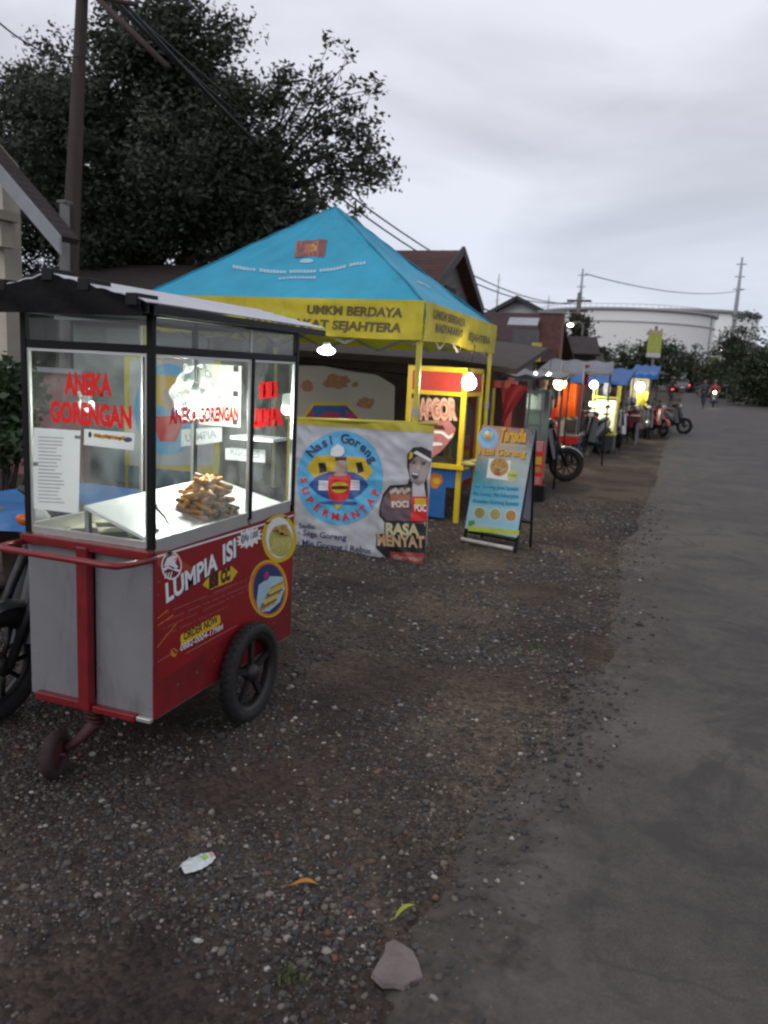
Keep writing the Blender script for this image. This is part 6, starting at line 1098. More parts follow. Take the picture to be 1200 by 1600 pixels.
p.build('poster_print', brd)
b = MB().mat(BLK)
for u in (u0+0.004, u1-0.004): b.bar(P2(u, 0.0, -0.026), P2(u, v1, -0.026), 0.022)
b.bar(P2(u0, v0-0.03, -0.026), P2(u1, v0-0.03, -0.026), 0.022); b.build('front_leg', None, sb)
b = MB().mat(BLK); bk = -Nb*0.0; Vk = Vector((0, 0, 1))*math.cos(R(16)) + Nb*math.sin(R(16))*-1; top0 = P2(u0+0.01, v1-0.01, -0.04); top1 = P2(u1-0.01, v1-0.01, -0.04); ft = -Nb*0.42
ft0 = Vector((top0.x, top0.y, 0)) - Nb*0.11; ft1 = Vector((top1.x, top1.y, 0)) - Nb*0.11; b.bar(top0, ft0, 0.022); b.bar(top1, ft1, 0.022); b.bar(ft0.lerp(top0, 0.22), ft1.lerp(top1, 0.22), 0.022); b.build('rear_leg', None, sb)
b = MB().mat(mat('poster_back', (0.48, 0.52, 0.60))); w0, w1, w2, w3 = ft0.lerp(top0, 0.25), ft1.lerp(top1, 0.25), ft1.lerp(top1, 0.98), ft0.lerp(top0, 0.98); b.hexa([w0, w1, w1-Nb*0.008, w0-Nb*0.008, w3, w2, w2-Nb*0.008, w3-Nb*0.008]); b.build('rear_board', None, sb)
b = MB().mat(mat('tube_white', (0.62, 0.58, 0.54), 0.5)); b.tube([P2(u0-0.02, v0-0.115, 0.0), P2(u0+(u1-u0)*0.49, v0-0.115, 0.0)], 0.020, 10); b.tube([P2(u0+(u1-u0)*0.50, v0-0.115, 0.0), P2(u1-0.02, v0-0.115, 0.0)], 0.020, 10); b.build('counterweight_tube', None, sb)
# ================================================================ motorcycles
CHR = mat('chrome_dull', (0.42, 0.42, 0.42), 0.3, metal=0.85); SEATM = mat('seat_black', (0.015, 0.015, 0.016), 0.55); PLB = mat('plastic_black', (0.020, 0.020, 0.023), 0.4); ENG = mat('engine_grey', (0.035, 0.035, 0.037), 0.45, metal=0.6, var=0.3, scale=15)
TL = mat('tail_red', (0.35, 0.01, 0.01), 0.2); TLO = emis('tail_lit', (1.0, 0.03, 0.03), 6); HLO = emis('headlight_lit', (1.0, 0.88, 0.60), 45); LENS = mat('lens_clear', (0.50, 0.50, 0.48), 0.1); INDO = mat('indicator_orange', (0.65, 0.13, 0.01), 0.25)
def moto(label, loc, rz, paint, group=None, lit=None, mirrors=True):
    ROOT = thing('motorcycle', label, 'motorcycle', (0, 0, 0), group); cm = paint
    for nm, y in (('wheel', 0.62), ('wheel', -0.60)):
        b = MB().mat(TYRE); b.torus((0, y, 0.285), (1, 0, 0), 0.235, 0.052, 36, 10); w_ = b.build(nm, None, ROOT)
        b = MB().mat(RIM); b.torus((0, y, 0.285), (1, 0, 0), 0.185, 0.014, 32, 6, 1.6); b.lathe((0, y, 0.285), (1, 0, 0), [(-0.06, 0.001), (-0.06, 0.045), (0.06, 0.045), (0.06, 0.001)], 16)
        for k in range(10): a = k*math.pi/5; b.tube([(0.03*(-1)**k, y+0.04*math.cos(a), 0.285+0.04*math.sin(a)), (0, y+0.20*math.cos(a+0.1), 0.285+0.18*math.sin(a+0.1))], 0.012, 5)
        b.build('rim', None, w_)
    b = MB().mat(cm)
    b.loft([(-0.95, 0, 0.78, 0.04, 0.035), (-0.80, 0, 0.74, 0.12, 0.09), (-0.5, 0, 0.65, 0.16, 0.17), (-0.2, 0, 0.60, 0.16, 0.18), (0.0, 0, 0.50, 0.14, 0.16), (0.15, 0, 0.42, 0.13, 0.15), (0.34, 0, 0.44, 0.12, 0.17)], 18)
    b.build('body', None, ROOT)
    b = MB().mat(cm); b.sheet(lambda u, v: ((u-0.5)*(0.40-0.10*v)*(1.0), 0.36+0.16*(1-abs(u-0.5)*2)**0.8+0.02-0.16*v*0.9, 0.36+0.52*v), 16, 10); b.sheet(lambda u, v: ((u-0.5)*(0.39-0.10*v), 0.345+0.16*(1-abs(u-0.5)*2)**0.8+0.02-0.16*v*0.9, 0.36+0.52*v), 16, 10); b.build('leg_shield', None, ROOT)
    b = MB().mat(PLB); b.loft([(0.10, 0, 0.90, 0.06, 0.03), (0.20, 0, 0.94, 0.14, 0.07), (0.30, 0, 0.95, 0.15, 0.08), (0.38, 0, 0.93, 0.09, 0.06), (0.41, 0, 0.92, 0.03, 0.03)], 16); b.build('front_cowl', None, ROOT)
    b = MB().mat(SEATM); b.loft([(-0.78, 0, 0.835, 0.07, 0.025), (-0.65, 0, 0.845, 0.12, 0.04), (-0.35, 0, 0.82, 0.13, 0.045), (-0.05, 0, 0.785, 0.12, 0.045), (0.12, 0, 0.75, 0.07, 0.03)], 16); b.build('seat', None, ROOT)
    b = MB().mat(ENG); b.loft([(-0.20, 0, 0.32, 0.09, 0.08), (-0.05, 0, 0.33, 0.13, 0.11), (0.12, 0, 0.33, 0.12, 0.10), (0.26, 0, 0.36, 0.07, 0.07)], 12); b.bar((0.09, -0.05, 0.30), (0.09, -0.60, 0.285), 0.04, 0.06); b.bar((-0.09, -0.05, 0.30), (-0.09, -0.60, 0.285), 0.03, 0.05); b.tube([(-0.11, -0.25, 0.40), (-0.11, -0.62, 0.62)], 0.028, 8); b.tube([(0.11, -0.25, 0.40), (0.11, -0.62, 0.62)], 0.028, 8); b.box((-0.28, 0.06, 0.24), (0.28, 0.10, 0.27)); b.build('engine', None, ROOT)
    b = MB().mat(CHR); b.tube([(0.11, 0.10, 0.24), (0.14, -0.2, 0.23), (0.15, -0.45, 0.29), (0.16, -0.85, 0.42)], [0.018, 0.022, 0.042, 0.045], 10); b.build('exhaust', None, ROOT)
    b = MB().mat(ENG); [b.tube([(s_*0.075, 0.62, 0.285), (s_*0.075, 0.46, 0.62), (s_*0.05, 0.36, 0.85)], 0.022, 8) for s_ in (-1, 1)]; b.build('fork', None, ROOT)
    b = MB().mat(cm); b.sheet(lambda u, v: ((u-0.5)*0.12, 0.62+0.305*math.cos(R(20+125*v)), 0.285+0.305*math.sin(R(20+125*v))-0.03*abs(u-0.5)*2), 6, 14); b.build('mudguard', None, ROOT); b = MB().mat(PLB); b.sheet(lambda u, v: ((u-0.5)*0.15, -0.60-0.33*math.cos(R(5+105*v)), 0.285+0.33*math.sin(R(5+105*v))-0.02*abs(u-0.5)*2), 6, 14); b.build('mudguard', None, ROOT)
    b = MB().mat(CHR); b.tube([(-0.33, 0.16, 0.99), (-0.2, 0.22, 0.98), (0, 0.28, 0.95), (0.2, 0.22, 0.98), (0.33, 0.16, 0.99)], 0.012, 8); b.mat(SEATM); b.tube([(-0.34, 0.155, 0.99), (-0.22, 0.21, 0.982)], 0.018, 8); b.tube([(0.34, 0.155, 0.99), (0.22, 0.21, 0.982)], 0.018, 8); b.build('handlebar', None, ROOT)
    for s_ in ((-1, 1) if mirrors else ()): b = MB().mat(BLK); b.tube([(s_*0.20, 0.22, 0.98), (s_*0.25, 0.22, 1.13)], 0.006, 6); b.mat(PLB); b.ball((s_*0.28, 0.22, 1.16), 0.06, 1.15, 0.25, 0.75); b.build('mirror', None, ROOT)
    b = MB().mat(HLO if lit == 'head' else LENS); b.ball((0, 0.385, 0.93), 0.07, 1.1, 0.5, 0.8); b.build('headlight', None, ROOT)
    for s_ in (-1, 1): b = MB().mat(INDO); b.ball((s_*0.115, 0.36, 0.90), 0.035, 1.3, 0.7, 0.8); b.build('indicator', None, ROOT)
    b = MB().mat(TLO if lit == 'tail' else TL); b.ball((0, -0.94, 0.77), 0.055, 1.1, 0.5, 0.7); b.build('tail_light', None, ROOT)
    b = MB().mat(BINK); b.box((-0.10, -0.965, 0.52), (0.10, -0.955, 0.61)); b.mat(WINK); b.box((-0.092, -0.9665, 0.527), (0.092, -0.9652, 0.531)); b.build('number_plate', None, ROOT)
    b = MB().mat(BLK); b.tube([(-0.13, 0.0, 0.25), (-0.22, -0.06, 0.01)], 0.011, 6) if not lit else b.tube([(-0.13, 0.0, 0.25), (-0.13, -0.18, 0.20)], 0.011, 6); b.build('side_stand', None, ROOT)
    ROOT.location = loc; ROOT.rotation_euler = (0, R(-4) if not lit else 0, rz); return ROOT
PRED = mat('paint_red', (0.28, 0.02, 0.02), 0.3, coat=0.5); PBLK = mat('paint_black', (0.018, 0.018, 0.022), 0.3, coat=0.5); PWHT = mat('paint_white', (0.42, 0.42, 0.44), 0.3, coat=0.5); PBLU = mat('paint_blue', (0.02, 0.05, 0.16), 0.3, coat=0.5); PGRY = mat('paint_grey', (0.12, 0.12, 0.13), 0.3, coat=0.5)
PK_G = 'motorcycles parked along the food stalls'
moto('black motorcycle cut by the left edge, its orange indicator beside the first cart', (-2.83, 3.27, 0), R(180), PBLK, None, None, False)
def mo(x, y, rz, paint, label, lit=None, g=PK_G):
    d = _f + _r*(x-600)/FPX + _u*(800-y)/FPX; t_ = (1.7+0.3)/(0.012*d[1]-d[2]); 
    if d[1]*t_ < 25: t_ = 1.7/-d[2]
    P = CAM + d*t_; return moto(label, (P[0], P[1], GZ(P[1])), rz, paint, g, lit), P
mo(824, 748, R(-76), PBLK, 'black motorcycle parked just behind the menu sandwich board')
mo(921, 712, R(168), PBLK, 'big black motorcycle standing in front of the lit yellow glass showcase')
mo(958, 696, R(195), PWHT, 'white and black motorcycle squeezed between showcase and red motorcycle')
mo(982, 686, R(200), PRED, 'dark red motorcycle parked in the middle of the far row')
mo(1004, 683, R(188), PGRY, 'grey motorcycle parked before the stall with the yellow cloth')
mo(1020, 680, R(-150), PRED, 'red and black motorcycle second from the end of the row')
mo(1040, 676, R(-115), PBLK, 'last black motorcycle of the row, its wheel turned towards the road')
# ================================================================ people
SKN = mat('skin_brown', (0.26, 0.145, 0.095), 0.55, var=0.08); HAIR = mat('hair_black', (0.015, 0.012, 0.011), 0.6)
def person(label, loc, rz, shirt, pants, pose='walk', helmet=None):
    t = thing('person', label, 'person', (0, 0, 0)); s = SKN
    if pose == 'ride':
        J = dict(pel=(0, -0.18, 0.90), ch=(0, -0.10, 1.22), nk=(0, -0.05, 1.42), hd=(0, -0.01, 1.56), tp=(0, -0.01, 1.66), sl=(-0.19, -0.08, 1.35), sr=(0.19, -0.08, 1.35), el=(-0.27, 0.02, 1.12), er=(0.27, 0.02, 1.12), wl=(-0.27, 0.17, 1.02), wr=(0.27, 0.17, 1.02), hl=(-0.10, -0.16, 0.87), hr=(0.10, -0.16, 0.87), kl=(-0.18, 0.22, 0.72), kr=(0.18, 0.22, 0.72), al=(-0.17, 0.10, 0.33), ar=(0.17, 0.10, 0.33), tl=(-0.17, 0.26, 0.29), tr=(0.17, 0.26, 0.29))
    elif pose == 'sit':
        J = dict(pel=(0, 0, 0.50), ch=(0, 0.06, 0.82), nk=(0, 0.12, 1.02), hd=(0, 0.16, 1.16), tp=(0, 0.16, 1.26), sl=(-0.19, 0.08, 0.96), sr=(0.19, 0.08, 0.96), el=(-0.29, 0.10, 0.72), er=(0.29, 0.10, 0.72), wl=(-0.22, 0.33, 0.66), wr=(0.22, 0.33, 0.66), hl=(-0.10, 0.02, 0.48), hr=(0.10, 0.02, 0.48), kl=(-0.14, 0.44, 0.50), kr=(0.14, 0.44, 0.50), al=(-0.14, 0.44, 0.09), ar=(0.14, 0.44, 0.09), tl=(-0.14, 0.60, 0.04), tr=(0.14, 0.60, 0.04))
    else:
        k = 0.20 if pose == 'walk' else 0.03
        J = dict(pel=(0, 0, 0.95), ch=(0, 0.01, 1.25), nk=(0, 0.02, 1.44), hd=(0, 0.04, 1.57), tp=(0, 0.03, 1.67), sl=(-0.19, 0, 1.38), sr=(0.19, 0, 1.38), el=(-0.24, -k*0.7, 1.12), er=(0.24, k*0.7, 1.12), wl=(-0.24, k*0.1, 0.88), wr=(0.23, k*1.4, 0.93), hl=(-0.09, 0, 0.90), hr=(0.09, 0, 0.90), kl=(-0.10, k*0.9, 0.50), kr=(0.10, -k*0.3, 0.48), al=(-0.10, k*1.2, 0.09), ar=(0.10, -k*1.8, 0.12), tl=(-0.10, k*1.2+0.15, 0.04), tr=(0.10, -k*1.8+0.13, 0.04))
    V = []; idx = {}
    rad = dict(pel=0.12, ch=0.13, nk=0.055, hd=0.088, tp=0.065, sl=0.062, sr=0.062, el=0.042, er=0.042, wl=0.028, wr=0.028, hl=0.085, hr=0.085, kl=0.058, kr=0.058, al=0.04, ar=0.04, tl=0.035, tr=0.035)
    for n_ in J: idx[n_] = len(V); V.append((*J[n_], rad[n_]))
    E = [('pel','ch'),('ch','nk'),('nk','hd'),('hd','tp'),('ch','sl'),('ch','sr'),('sl','el'),('sr','er'),('el','wl'),('er','wr'),('pel','hl'),('pel','hr'),('hl','kl'),('hr','kr'),('kl','al'),('kr','ar'),('al','tl'),('ar','tr')]
    E = [(idx[a], idx[b]) for a, b in E]
    for side in ('l', 'r'):   # palm, four fingers and thumb
        w_ = Vector(J['w'+side]); e_ = Vector(J['e'+side]); d = (w_-e_).normalized(); sd_ = Vector((1 if side == 'l' else -1, 0, 0)); pi = len(V); V.append((*(w_+d*0.07), 0.026)); E.append((idx['w'+side], pi))
        for k, L_ in enumerate((0.060, 0.072, 0.066, 0.050)):
            q = w_+d*0.085+Vector((0, 0, 0.001))+Vector((0.0, (k-1.5)*0.018, 0)) if abs(d.y) < 0.6 else w_+d*0.085+Vector(((k-1.5)*0.018, 0, 0)); a = len(V); V.append((*q, 0.009)); E.append((pi, a)); m_ = len(V); V.append((*(q+d*L_*0.55+sd_*0.008), 0.008)); E.append((a, m_)); V.append((*(q+d*L_*0.9+sd_*0.026), 0.007)); E.append((m_, m_+1))
        a = len(V); q = w_+d*0.03+Vector((0, 0.03, 0)); V.append((*q, 0.011)); E.append((idx['w'+side], a)); V.append((*(q+d*0.045+Vector((0, 0.015, 0))), 0.009)); E.append((a, a+1))
    skin('body', V, E, s, t, 1)
    def cl(name, keys, edges, grow, m, ends=None):
        k_ = {n_: i for i, n_ in enumerate(keys)}; vv = []
        for n_ in keys:
            p_ = Vector(J[n_]); 
            if ends and n_ in ends: q = Vector(J[ends[n_][0]]); p_ = p_.lerp(q, ends[n_][1])
            vv.append((*p_, rad[n_]+grow))
        skin(name, vv, [(k_[a], k_[b]) for a, b in edges], m, t, 1)
    cl('shirt', ['ch', 'pel', 'nk', 'sl', 'sr', 'el', 'er'], [('ch','pel'),('ch','nk'),('ch','sl'),('ch','sr'),('sl','el'),('sr','er')], 0.022, shirt, {'nk': ('ch', 0.35), 'el': ('sl', 0.15), 'er': ('sr', 0.15)})
    cl('trousers', ['pel', 'hl', 'hr', 'kl', 'kr', 'al', 'ar'], [('pel','hl'),('pel','hr'),('hl','kl'),('hr','kr'),('kl','al'),('kr','ar')], 0.02, pants)
    hd = Vector(J['hd'])+Vector((0, 0, 0.01)); b = MB().mat(s); b.ball(hd, 0.098, 0.82, 0.98, 1.18); b.ball(hd+Vector((0, 0.10, -0.01)), 0.018, 0.8, 1, 1.3); [b.ball(hd+Vector((q*0.082, 0, -0.005)), 0.022, 0.4, 0.8, 1.2) for q in (-1, 1)]; b.mat(BINK); [b.ball(hd+Vector((q*0.034, 0.086, 0.018)), 0.010) for q in (-1, 1)]; b.box((hd.x-0.025, hd.y+0.088, hd.z-0.052), (hd.x+0.025, hd.y+0.094, hd.z-0.046)); b.build('face', None, t)
    if helmet: b = MB().mat(helmet); b.ball(hd+Vector((0, -0.01, 0.03)), 0.135, 0.95, 1.08, 1.0); b.build('helmet', None, t)
    else: b = MB().mat(HAIR); b.ball(hd+Vector((0, -0.022, 0.030)), 0.103, 0.88, 0.98, 1.08); b.build('hair', None, t)
    b = MB().mat(PLB)
    for q in ('l', 'r'): a = Vector(J['a'+q]); c = Vector(J['t'+q]); b.tube([a+Vector((0, -0.04, -0.035)), a.lerp(c, 0.6)+Vector((0, 0, -0.01)), c+Vector((0, 0.05, -0.008))], [0.045, 0.046, 0.034], 10)
    b.build('shoes', None, t); t.location = loc; t.rotation_euler = (0, 0, rz); return t
SH = lambda n, c: mat('cloth_'+n, c, 0.8, var=0.2, scale=12)
person('seated person whose bare forearm just shows at the left edge behind the first cart', (-4.27, 3.62, 0.0), R(0), SH('tan', (0.42, 0.33, 0.24)), SH('brown', (0.10, 0.07, 0.05)), 'sit')
t = thing('plastic_stool', 'small stool under the seated person at the left edge', 'stool', (-4.27, 3.60, 0)); b = MB().mat(SH('blue', (0.03, 0.08, 0.25))); b.lathe((-4.27, 3.60, 0.36), (0, 0, 1), [(0, 0.001), (0, 0.15), (0.03, 0.15), (0.03, 0.001)], 20); b.build('seat', None, t)
for x, y in ((-0.1, -0.1), (0.1, -0.1), (0.1, 0.1), (-0.1, 0.1)): b = MB().mat(SH('blue', (0.03, 0.08, 0.25))); b.tube([(-4.27+x*1.2, 3.60+y*1.2, 0), (-4.27+x, 3.60+y, 0.365)], 0.014, 6); b.build('leg', None, t)
def at_ground(x, y):
    d = _f + _r*(x-600)/FPX + _u*(800-y)/FPX; t_ = 2.0/(0.012*d[1]-d[2])
    if d[1]*t_ < 25: t_ = 1.7/-d[2]
    P = CAM + d*t_; return Vector((P[0], P[1], GZ(P[1])))
# the rider with the lit headlight, coming towards the camera
q = at_ground(1114, 636); moto('motorcycle with a glaring yellow headlight riding towards the camera', q, R(178), PBLK, None, 'head'); person('rider in a dark red jacket above the glaring headlight', q, R(178), SH('darkred', (0.16, 0.02, 0.025)), SH('black', (0.02, 0.02, 0.022)), 'ride', PBLK)
point(q+Vector((0, -0.62, 0.93)), 12, (1.0, 0.85, 0.55), None, 0.06)
q = at_ground(1098, 638); person('pedestrian in dark clothes walking beside the rider with the lit headlight', q, R(160), SH('darkgrey', (0.05, 0.05, 0.06)), SH('navy', (0.025, 0.03, 0.05)), 'walk')
q = at_ground(1148, 628); moto('pale grey motorcycle riding away at the far right', q, R(8), PGRY, None, 'ride'); person('rider in a light blue grey shirt on the pale motorcycle at the far right', q, R(8), SH('bluegrey', (0.22, 0.27, 0.33)), SH('black', (0.02, 0.02, 0.022)), 'ride', PGRY)
q = at_ground(1048, 624); moto('dark motorcycle riding away beyond the end of the stalls', q, R(4), PBLK, None, 'tail'); person('rider in black on the motorcycle beyond the end of the stalls', q, R(4), SH('black', (0.02, 0.02, 0.022)), SH('black', (0.02, 0.02, 0.022)), 'ride', PBLK)
# vendors
q = at_ground(908, 694); person('vendor in a dark shirt standing behind the lit yellow showcase', q+Vector((-1.1, 3.5, 0)), R(170), SH('darkgrey', (0.05, 0.05, 0.06)), SH('navy', (0.025, 0.03, 0.05)), 'stand')
q = at_ground(893, 700); person('customer in a dark blue shirt waiting left of the lit yellow showcase', q+Vector((-0.5, 1.2, 0)), R(20), SH('navy', (0.025, 0.03, 0.05)), SH('black', (0.02, 0.02, 0.022)), 'stand')
q = at_ground(978, 680); person('customer in a maroon shirt standing behind the dark red motorcycle', q+Vector((-0.5, 1.5, 0)), R(-30), SH('maroon', (0.12, 0.03, 0.03)), SH('darkgrey', (0.05, 0.05, 0.06)), 'stand')
q = at_ground(946, 690); person('customer in a grey shirt between the lit showcase and the white motorcycle', q+Vector((-0.35, 1.6, 0)), R(60), SH('midgrey', (0.16, 0.16, 0.17)), SH('navy', (0.025, 0.03, 0.05)), 'stand')
q = at_ground(1012, 676); person('customer in an orange brown shirt beside the last stall', q+Vector((-0.3, 1.2, 0)), R(120), SH('rust', (0.24, 0.09, 0.04)), SH('black', (0.02, 0.02, 0.022)), 'stand')
q = at_ground(866, 712); person('vendor in a black shirt standing behind the lamp of the red pushcart', q+Vector((-0.6, 1.5, 0)), R(200), SH('black', (0.02, 0.02, 0.022)), SH('navy', (0.025, 0.03, 0.05)), 'stand')
# ================================================================ cars far off
def car(label, loc, rz, paint, lit=None):
    t = thing('parked_car', label, 'car', (0, 0, 0)); b = MB().mat(paint)
    b.loft([(-2.1, 0, 0.62, 0.70, 0.20), (-2.0, 0, 0.66, 0.80, 0.32), (-1.2, 0, 0.66, 0.84, 0.36), (0.9, 0, 0.64, 0.84, 0.34), (1.7, 0, 0.58, 0.80, 0.28), (2.05, 0, 0.52, 0.70, 0.20)], 20, 4); b.loft([(-1.95, 0, 1.00, 0.60, 0.08), (-1.55, 0, 1.18, 0.68, 0.26), (-0.3, 0, 1.22, 0.70, 0.29), (0.25, 0, 1.16, 0.66, 0.24), (0.95, 0, 0.95, 0.62, 0.05)], 20, 4); b.build('body', None, t)
    b = MB().mat(PLB); b.loft([(-1.90, 0, 1.06, 0.55, 0.07), (-1.60, 0, 1.20, 0.64, 0.215), (-1.57, 0, 1.2, 0.5, 0.1)], 16, 4); b.loft([(-1.35, 0, 1.21, 0.705, 0.17), (0.15, 0, 1.20, 0.69, 0.15)], 16, 6); b.loft([(0.20, 0, 1.14, 0.60, 0.20), (0.97, 0, 0.97, 0.60, 0.055)], 16, 4); b.build('window', None, t)
    for x in (-0.78, 0.78):
        for y in (-1.25, 1.3): b = MB().mat(TYRE); b.torus((x, y, 0.31), (1, 0, 0), 0.23, 0.085, 24, 8); w_ = b.build('wheel', None, t); b = MB().mat(CHR); b.lathe((x, y, 0.31), (1, 0, 0), [(-0.06, 0.001), (-0.06, 0.16), (0.06, 0.16), (0.06, 0.001)], 14); b.build('rim', None, w_)
    for x in (-0.6, 0.6): b = MB().mat(TLO if lit == 'tail' else TL); b.box((x-0.14, -2.06, 0.72), (x+0.14, -1.98, 0.86)); b.build('tail_light', None, t); b = MB().mat(HLO if lit == 'head' else LENS); b.ball((x, 1.93, 0.62), 0.12, 1.2, 0.6, 0.7); b.build('headlight', None, t)
    b = MB().mat(WINK); b.box((-0.22, -2.115, 0.5), (0.22, -2.10, 0.6)); b.build('number_plate', None, t); t.location = loc; t.rotation_euler = (0, 0, rz)
q = at_ground(1062, 613); car('dark car with lit red tail lights driving away at the far end of the road', q, R(6), PGRY, 'tail')
q = at_ground(1112, 614); q.x += 0.5; car('dark red car standing far behind the rider with the headlight', q, R(-4), PRED)
q = at_ground(1192, 628); car('black car parked beside the hedge at the right edge', q+Vector((0.8, 0, 0)), R(178), PBLK)
def sign(name, label, x, y, Y, wd, ht, m, cat='sign', grd=True):
    p_ = W(x, y, Y); t = thing(name, label, cat, (p_.x, Y, GZ(Y))); b = MB().mat(m); b.box((p_.x-wd/2, Y-0.02, p_.z-ht/2), (p_.x+wd/2, Y+0.02, p_.z+ht/2)); b.build('plate', None, t); b = MB().mat(GREYWOOD); b.tube([(p_.x, Y+0.04, GZ(Y)-0.1), (p_.x, Y+0.04, p_.z+ht/2)], 0.03, 8); b.build('post', None, t); return t
sign('sign_board', 'small white board beside the pale motorcycle at the far right', 1138, 595, 74, 0.95, 0.9, PAPER); sign('sign_board', 'small yellow board before the hedge at the far right', 1165, 605, 72, 0.85, 0.95, mat('sign_yellow2', (0.50, 0.45, 0.12), 0.6))
sign('sign_board', 'faint yellow green road sign in front of the dark trees', 1117, 565, 80, 0.75, 0.9, mat('sign_olive', (0.22, 0.24, 0.04), 0.6))
# yellow pole banner
p_ = W(1023, 535, 36); t = thing('pole_banner', 'yellow green vertical banner on a pole above the blue awning', 'banner', (p_.x, 36, GZ(36))); b = MB().mat(mat('sign_limeyellow', (0.36, 0.40, 0.07), 0.6)); k = 36*1.07/FPX; b.box((p_.x-9*k, 35.98, p_.z-14*k), (p_.x+9*k, 36.02, p_.z+16*k)); cl_ = b.build('cloth', None, t); b = MB().mat(mat('sign_tan', (0.42, 0.34, 0.22), 0.6)); b.box((p_.x-9*k, 35.965, p_.z+11*k), (p_.x+9*k, 35.979, p_.z+16*k)); b.build('band', None, cl_); b = MB().mat(PAPER); b.box((p_.x-9*k, 35.965, p_.z-20*k), (p_.x+9*k, 36.01, p_.z-14.2*k)); b.build('band', None, cl_); b = MB().mat(CONC); b.tube([(p_.x, 36.08, GZ(36)-0.1), (p_.x, 36.08, p_.z+22*k)], 0.06, 8); b.build('pole', None, t)
# white grey fence at the far end, behind the trees' feet
t = thing('boundary_wall', 'long low grey boundary wall under the trees at the end of the road', 'wall', (0, 118, GZ(118))); b = MB().mat(mat('wall_farGrey', (0.24, 0.25, 0.26), 0.85)); b.box((-26, 118, GZ(118)-0.3), (7.0, 118.25, GZ(118)+0.9)); b.build('wall', None, t); b = MB().mat(GREYWOOD); [b.box((x-0.2, 117.9, GZ(118)-0.3), (x+0.2, 117.99, GZ(118)+1.1)) for x in range(-26, 8, 4)]; b.build('pier', None, t)

# ================================================================ the row of stalls
AWG = mat('awning_grey', (0.11, 0.12, 0.14), 0.5, var=0.2, scale=2, trans=0.1); AWB = mat('awning_blue', (0.02, 0.12, 0.38), 0.6, var=0.2, scale=2, trans=0.15)
def awning(t, x0, x1, Y0_, Y1_, z0, z1, m, valh=0.12, dx=0.0):
    b = MB().mat(m); b.sheet(lambda u, v: (x0+(x1-x0)*u+dx*v, Y0_+(Y1_-Y0_)*v, z0+(z1-z0)*v-0.05*math.sin(math.pi*u)*math.sin(math.pi*v)+0.02*math.sin(u*20)), 24, 8)
    b.sheet(lambda u, v: (x0+(x1-x0)*u, Y0_-0.004, z0-valh*v+0.02*math.sin(u*20)*(1-v)), 24, 2); b.sheet(lambda u, v: (x1+dx*u, Y0_+(Y1_-Y0_)*u, z0+(z1-z0)*u-valh*v), 10, 2); b.build('awning', None, t)
    for x in (x0+0.05, x1-0.05):
        for y, z in ((Y0_+0.05, z0), (Y1_-0.05, z1)): b = MB().mat(PLB); b.tube([(x+(dx if y > Y0_+1 else 0), y, GZ(y)-0.02), (x+(dx if y > Y0_+1 else 0), y, z-0.02)], 0.018, 6); b.build('post', None, t)
# grey cabinet stall (tube lamp)
Yg = 12.6; t = thing('glass_cabinet_stall', 'grey green glass cabinet with a glowing vertical tube lamp beside the red cloth', 'food stall', (-2.5, 13, 0)); a = W(797, 608, Yg); c = W(851, 612, Yg); zb = W(830, 700, Yg).z; m = mat('cabinet_sage', (0.20, 0.24, 0.22), 0.5, var=0.2, scale=3)
b = MB().mat(m); b.box((a.x, Yg+0.02, 0.05), (c.x, Yg+0.7, zb)); b.box((a.x, Yg+0.55, zb), (c.x, Yg+0.7, a.z)); b.build('cabinet', None, t); b = MB().mat(ALU)
for x in (a.x, (a.x*0.45+c.x*0.55), c.x-0.03): b.box((x, Yg, zb), (x+0.03, Yg+0.03, a.z))
b.box((a.x, Yg-0.003, a.z-0.03), (c.x, Yg+0.03, a.z+0.001)); b.box((a.x, Yg-0.003, zb+0.35), (c.x, Yg+0.028, zb+0.37)); b.build('frame', None, t)
b = MB().mat(glass_mat('stall_glass2', dirt=0.2)); b.add([(a.x, Yg+0.015, zb), (c.x, Yg+0.015, zb), (c.x, Yg+0.015, a.z), (a.x, Yg+0.015, a.z)], [(0,1,2,3)]); b.build('glass', None, t)
q = W(812, 630, Yg+0.15); b = MB().mat(emis('tube_cool', (0.85, 1.0, 0.86), 5)); b.tube([(q.x, q.y, q.z-0.32), (q.x, q.y, q.z+0.18)], 0.022, 10); b.build('tube_lamp', None, t); point(q+Vector((0.05, -0.05, 0)), 3, (0.9, 1.0, 0.88), t, 0.1)
b = MB().mat(mat('goods_pack', (0.35, 0.36, 0.33), 0.5, var=0.4, scale=20)); 
for k in range(7): x = a.x+0.09+k*(c.x-a.x-0.18)/6.5; b.box((x-0.03, Yg+0.3, a.z-0.30), (x+0.03, Yg+0.36, a.z-0.05-0.02*(k % 3)))
b.build('goods', None, t)
# cluttered box beside the sandwich board
q = W(836, 720, 11.0); t = thing('sign_box', 'narrow red and yellow advertising box on a black stand behind the sandwich board', 'sign', (q.x, 11, 0)); b = MB().mat(RINK); zt_ = W(836, 690, 11).z; zb_ = W(836, 758, 11).z; b.box((q.x-0.10, 11, zb_), (q.x+0.10, 11.15, zt_)); bx_ = b.build('box', None, t)
p = Panel(flat_fn((q.x-0.10, 10.999, 0), (1, 0, 0), (0, 0, 1), (0, -1, 0)), 0.002); h_ = zt_-zb_
for k, (f0, f1, mm) in enumerate(((0.78, 1.0, mat('ink_pinkish', (0.55, 0.25, 0.27), 0.5)), (0.48, 0.66, YINK), (0.30, 0.42, GOLDF), (0.02, 0.2, mat('ink_pinkish', (0.5, 0.2, 0.2))))): p.poly([(0.01, zb_+h_*f0), (0.19, zb_+h_*f0), (0.19, zb_+h_*f1), (0.01, zb_+h_*f1)], mm, 1, True)
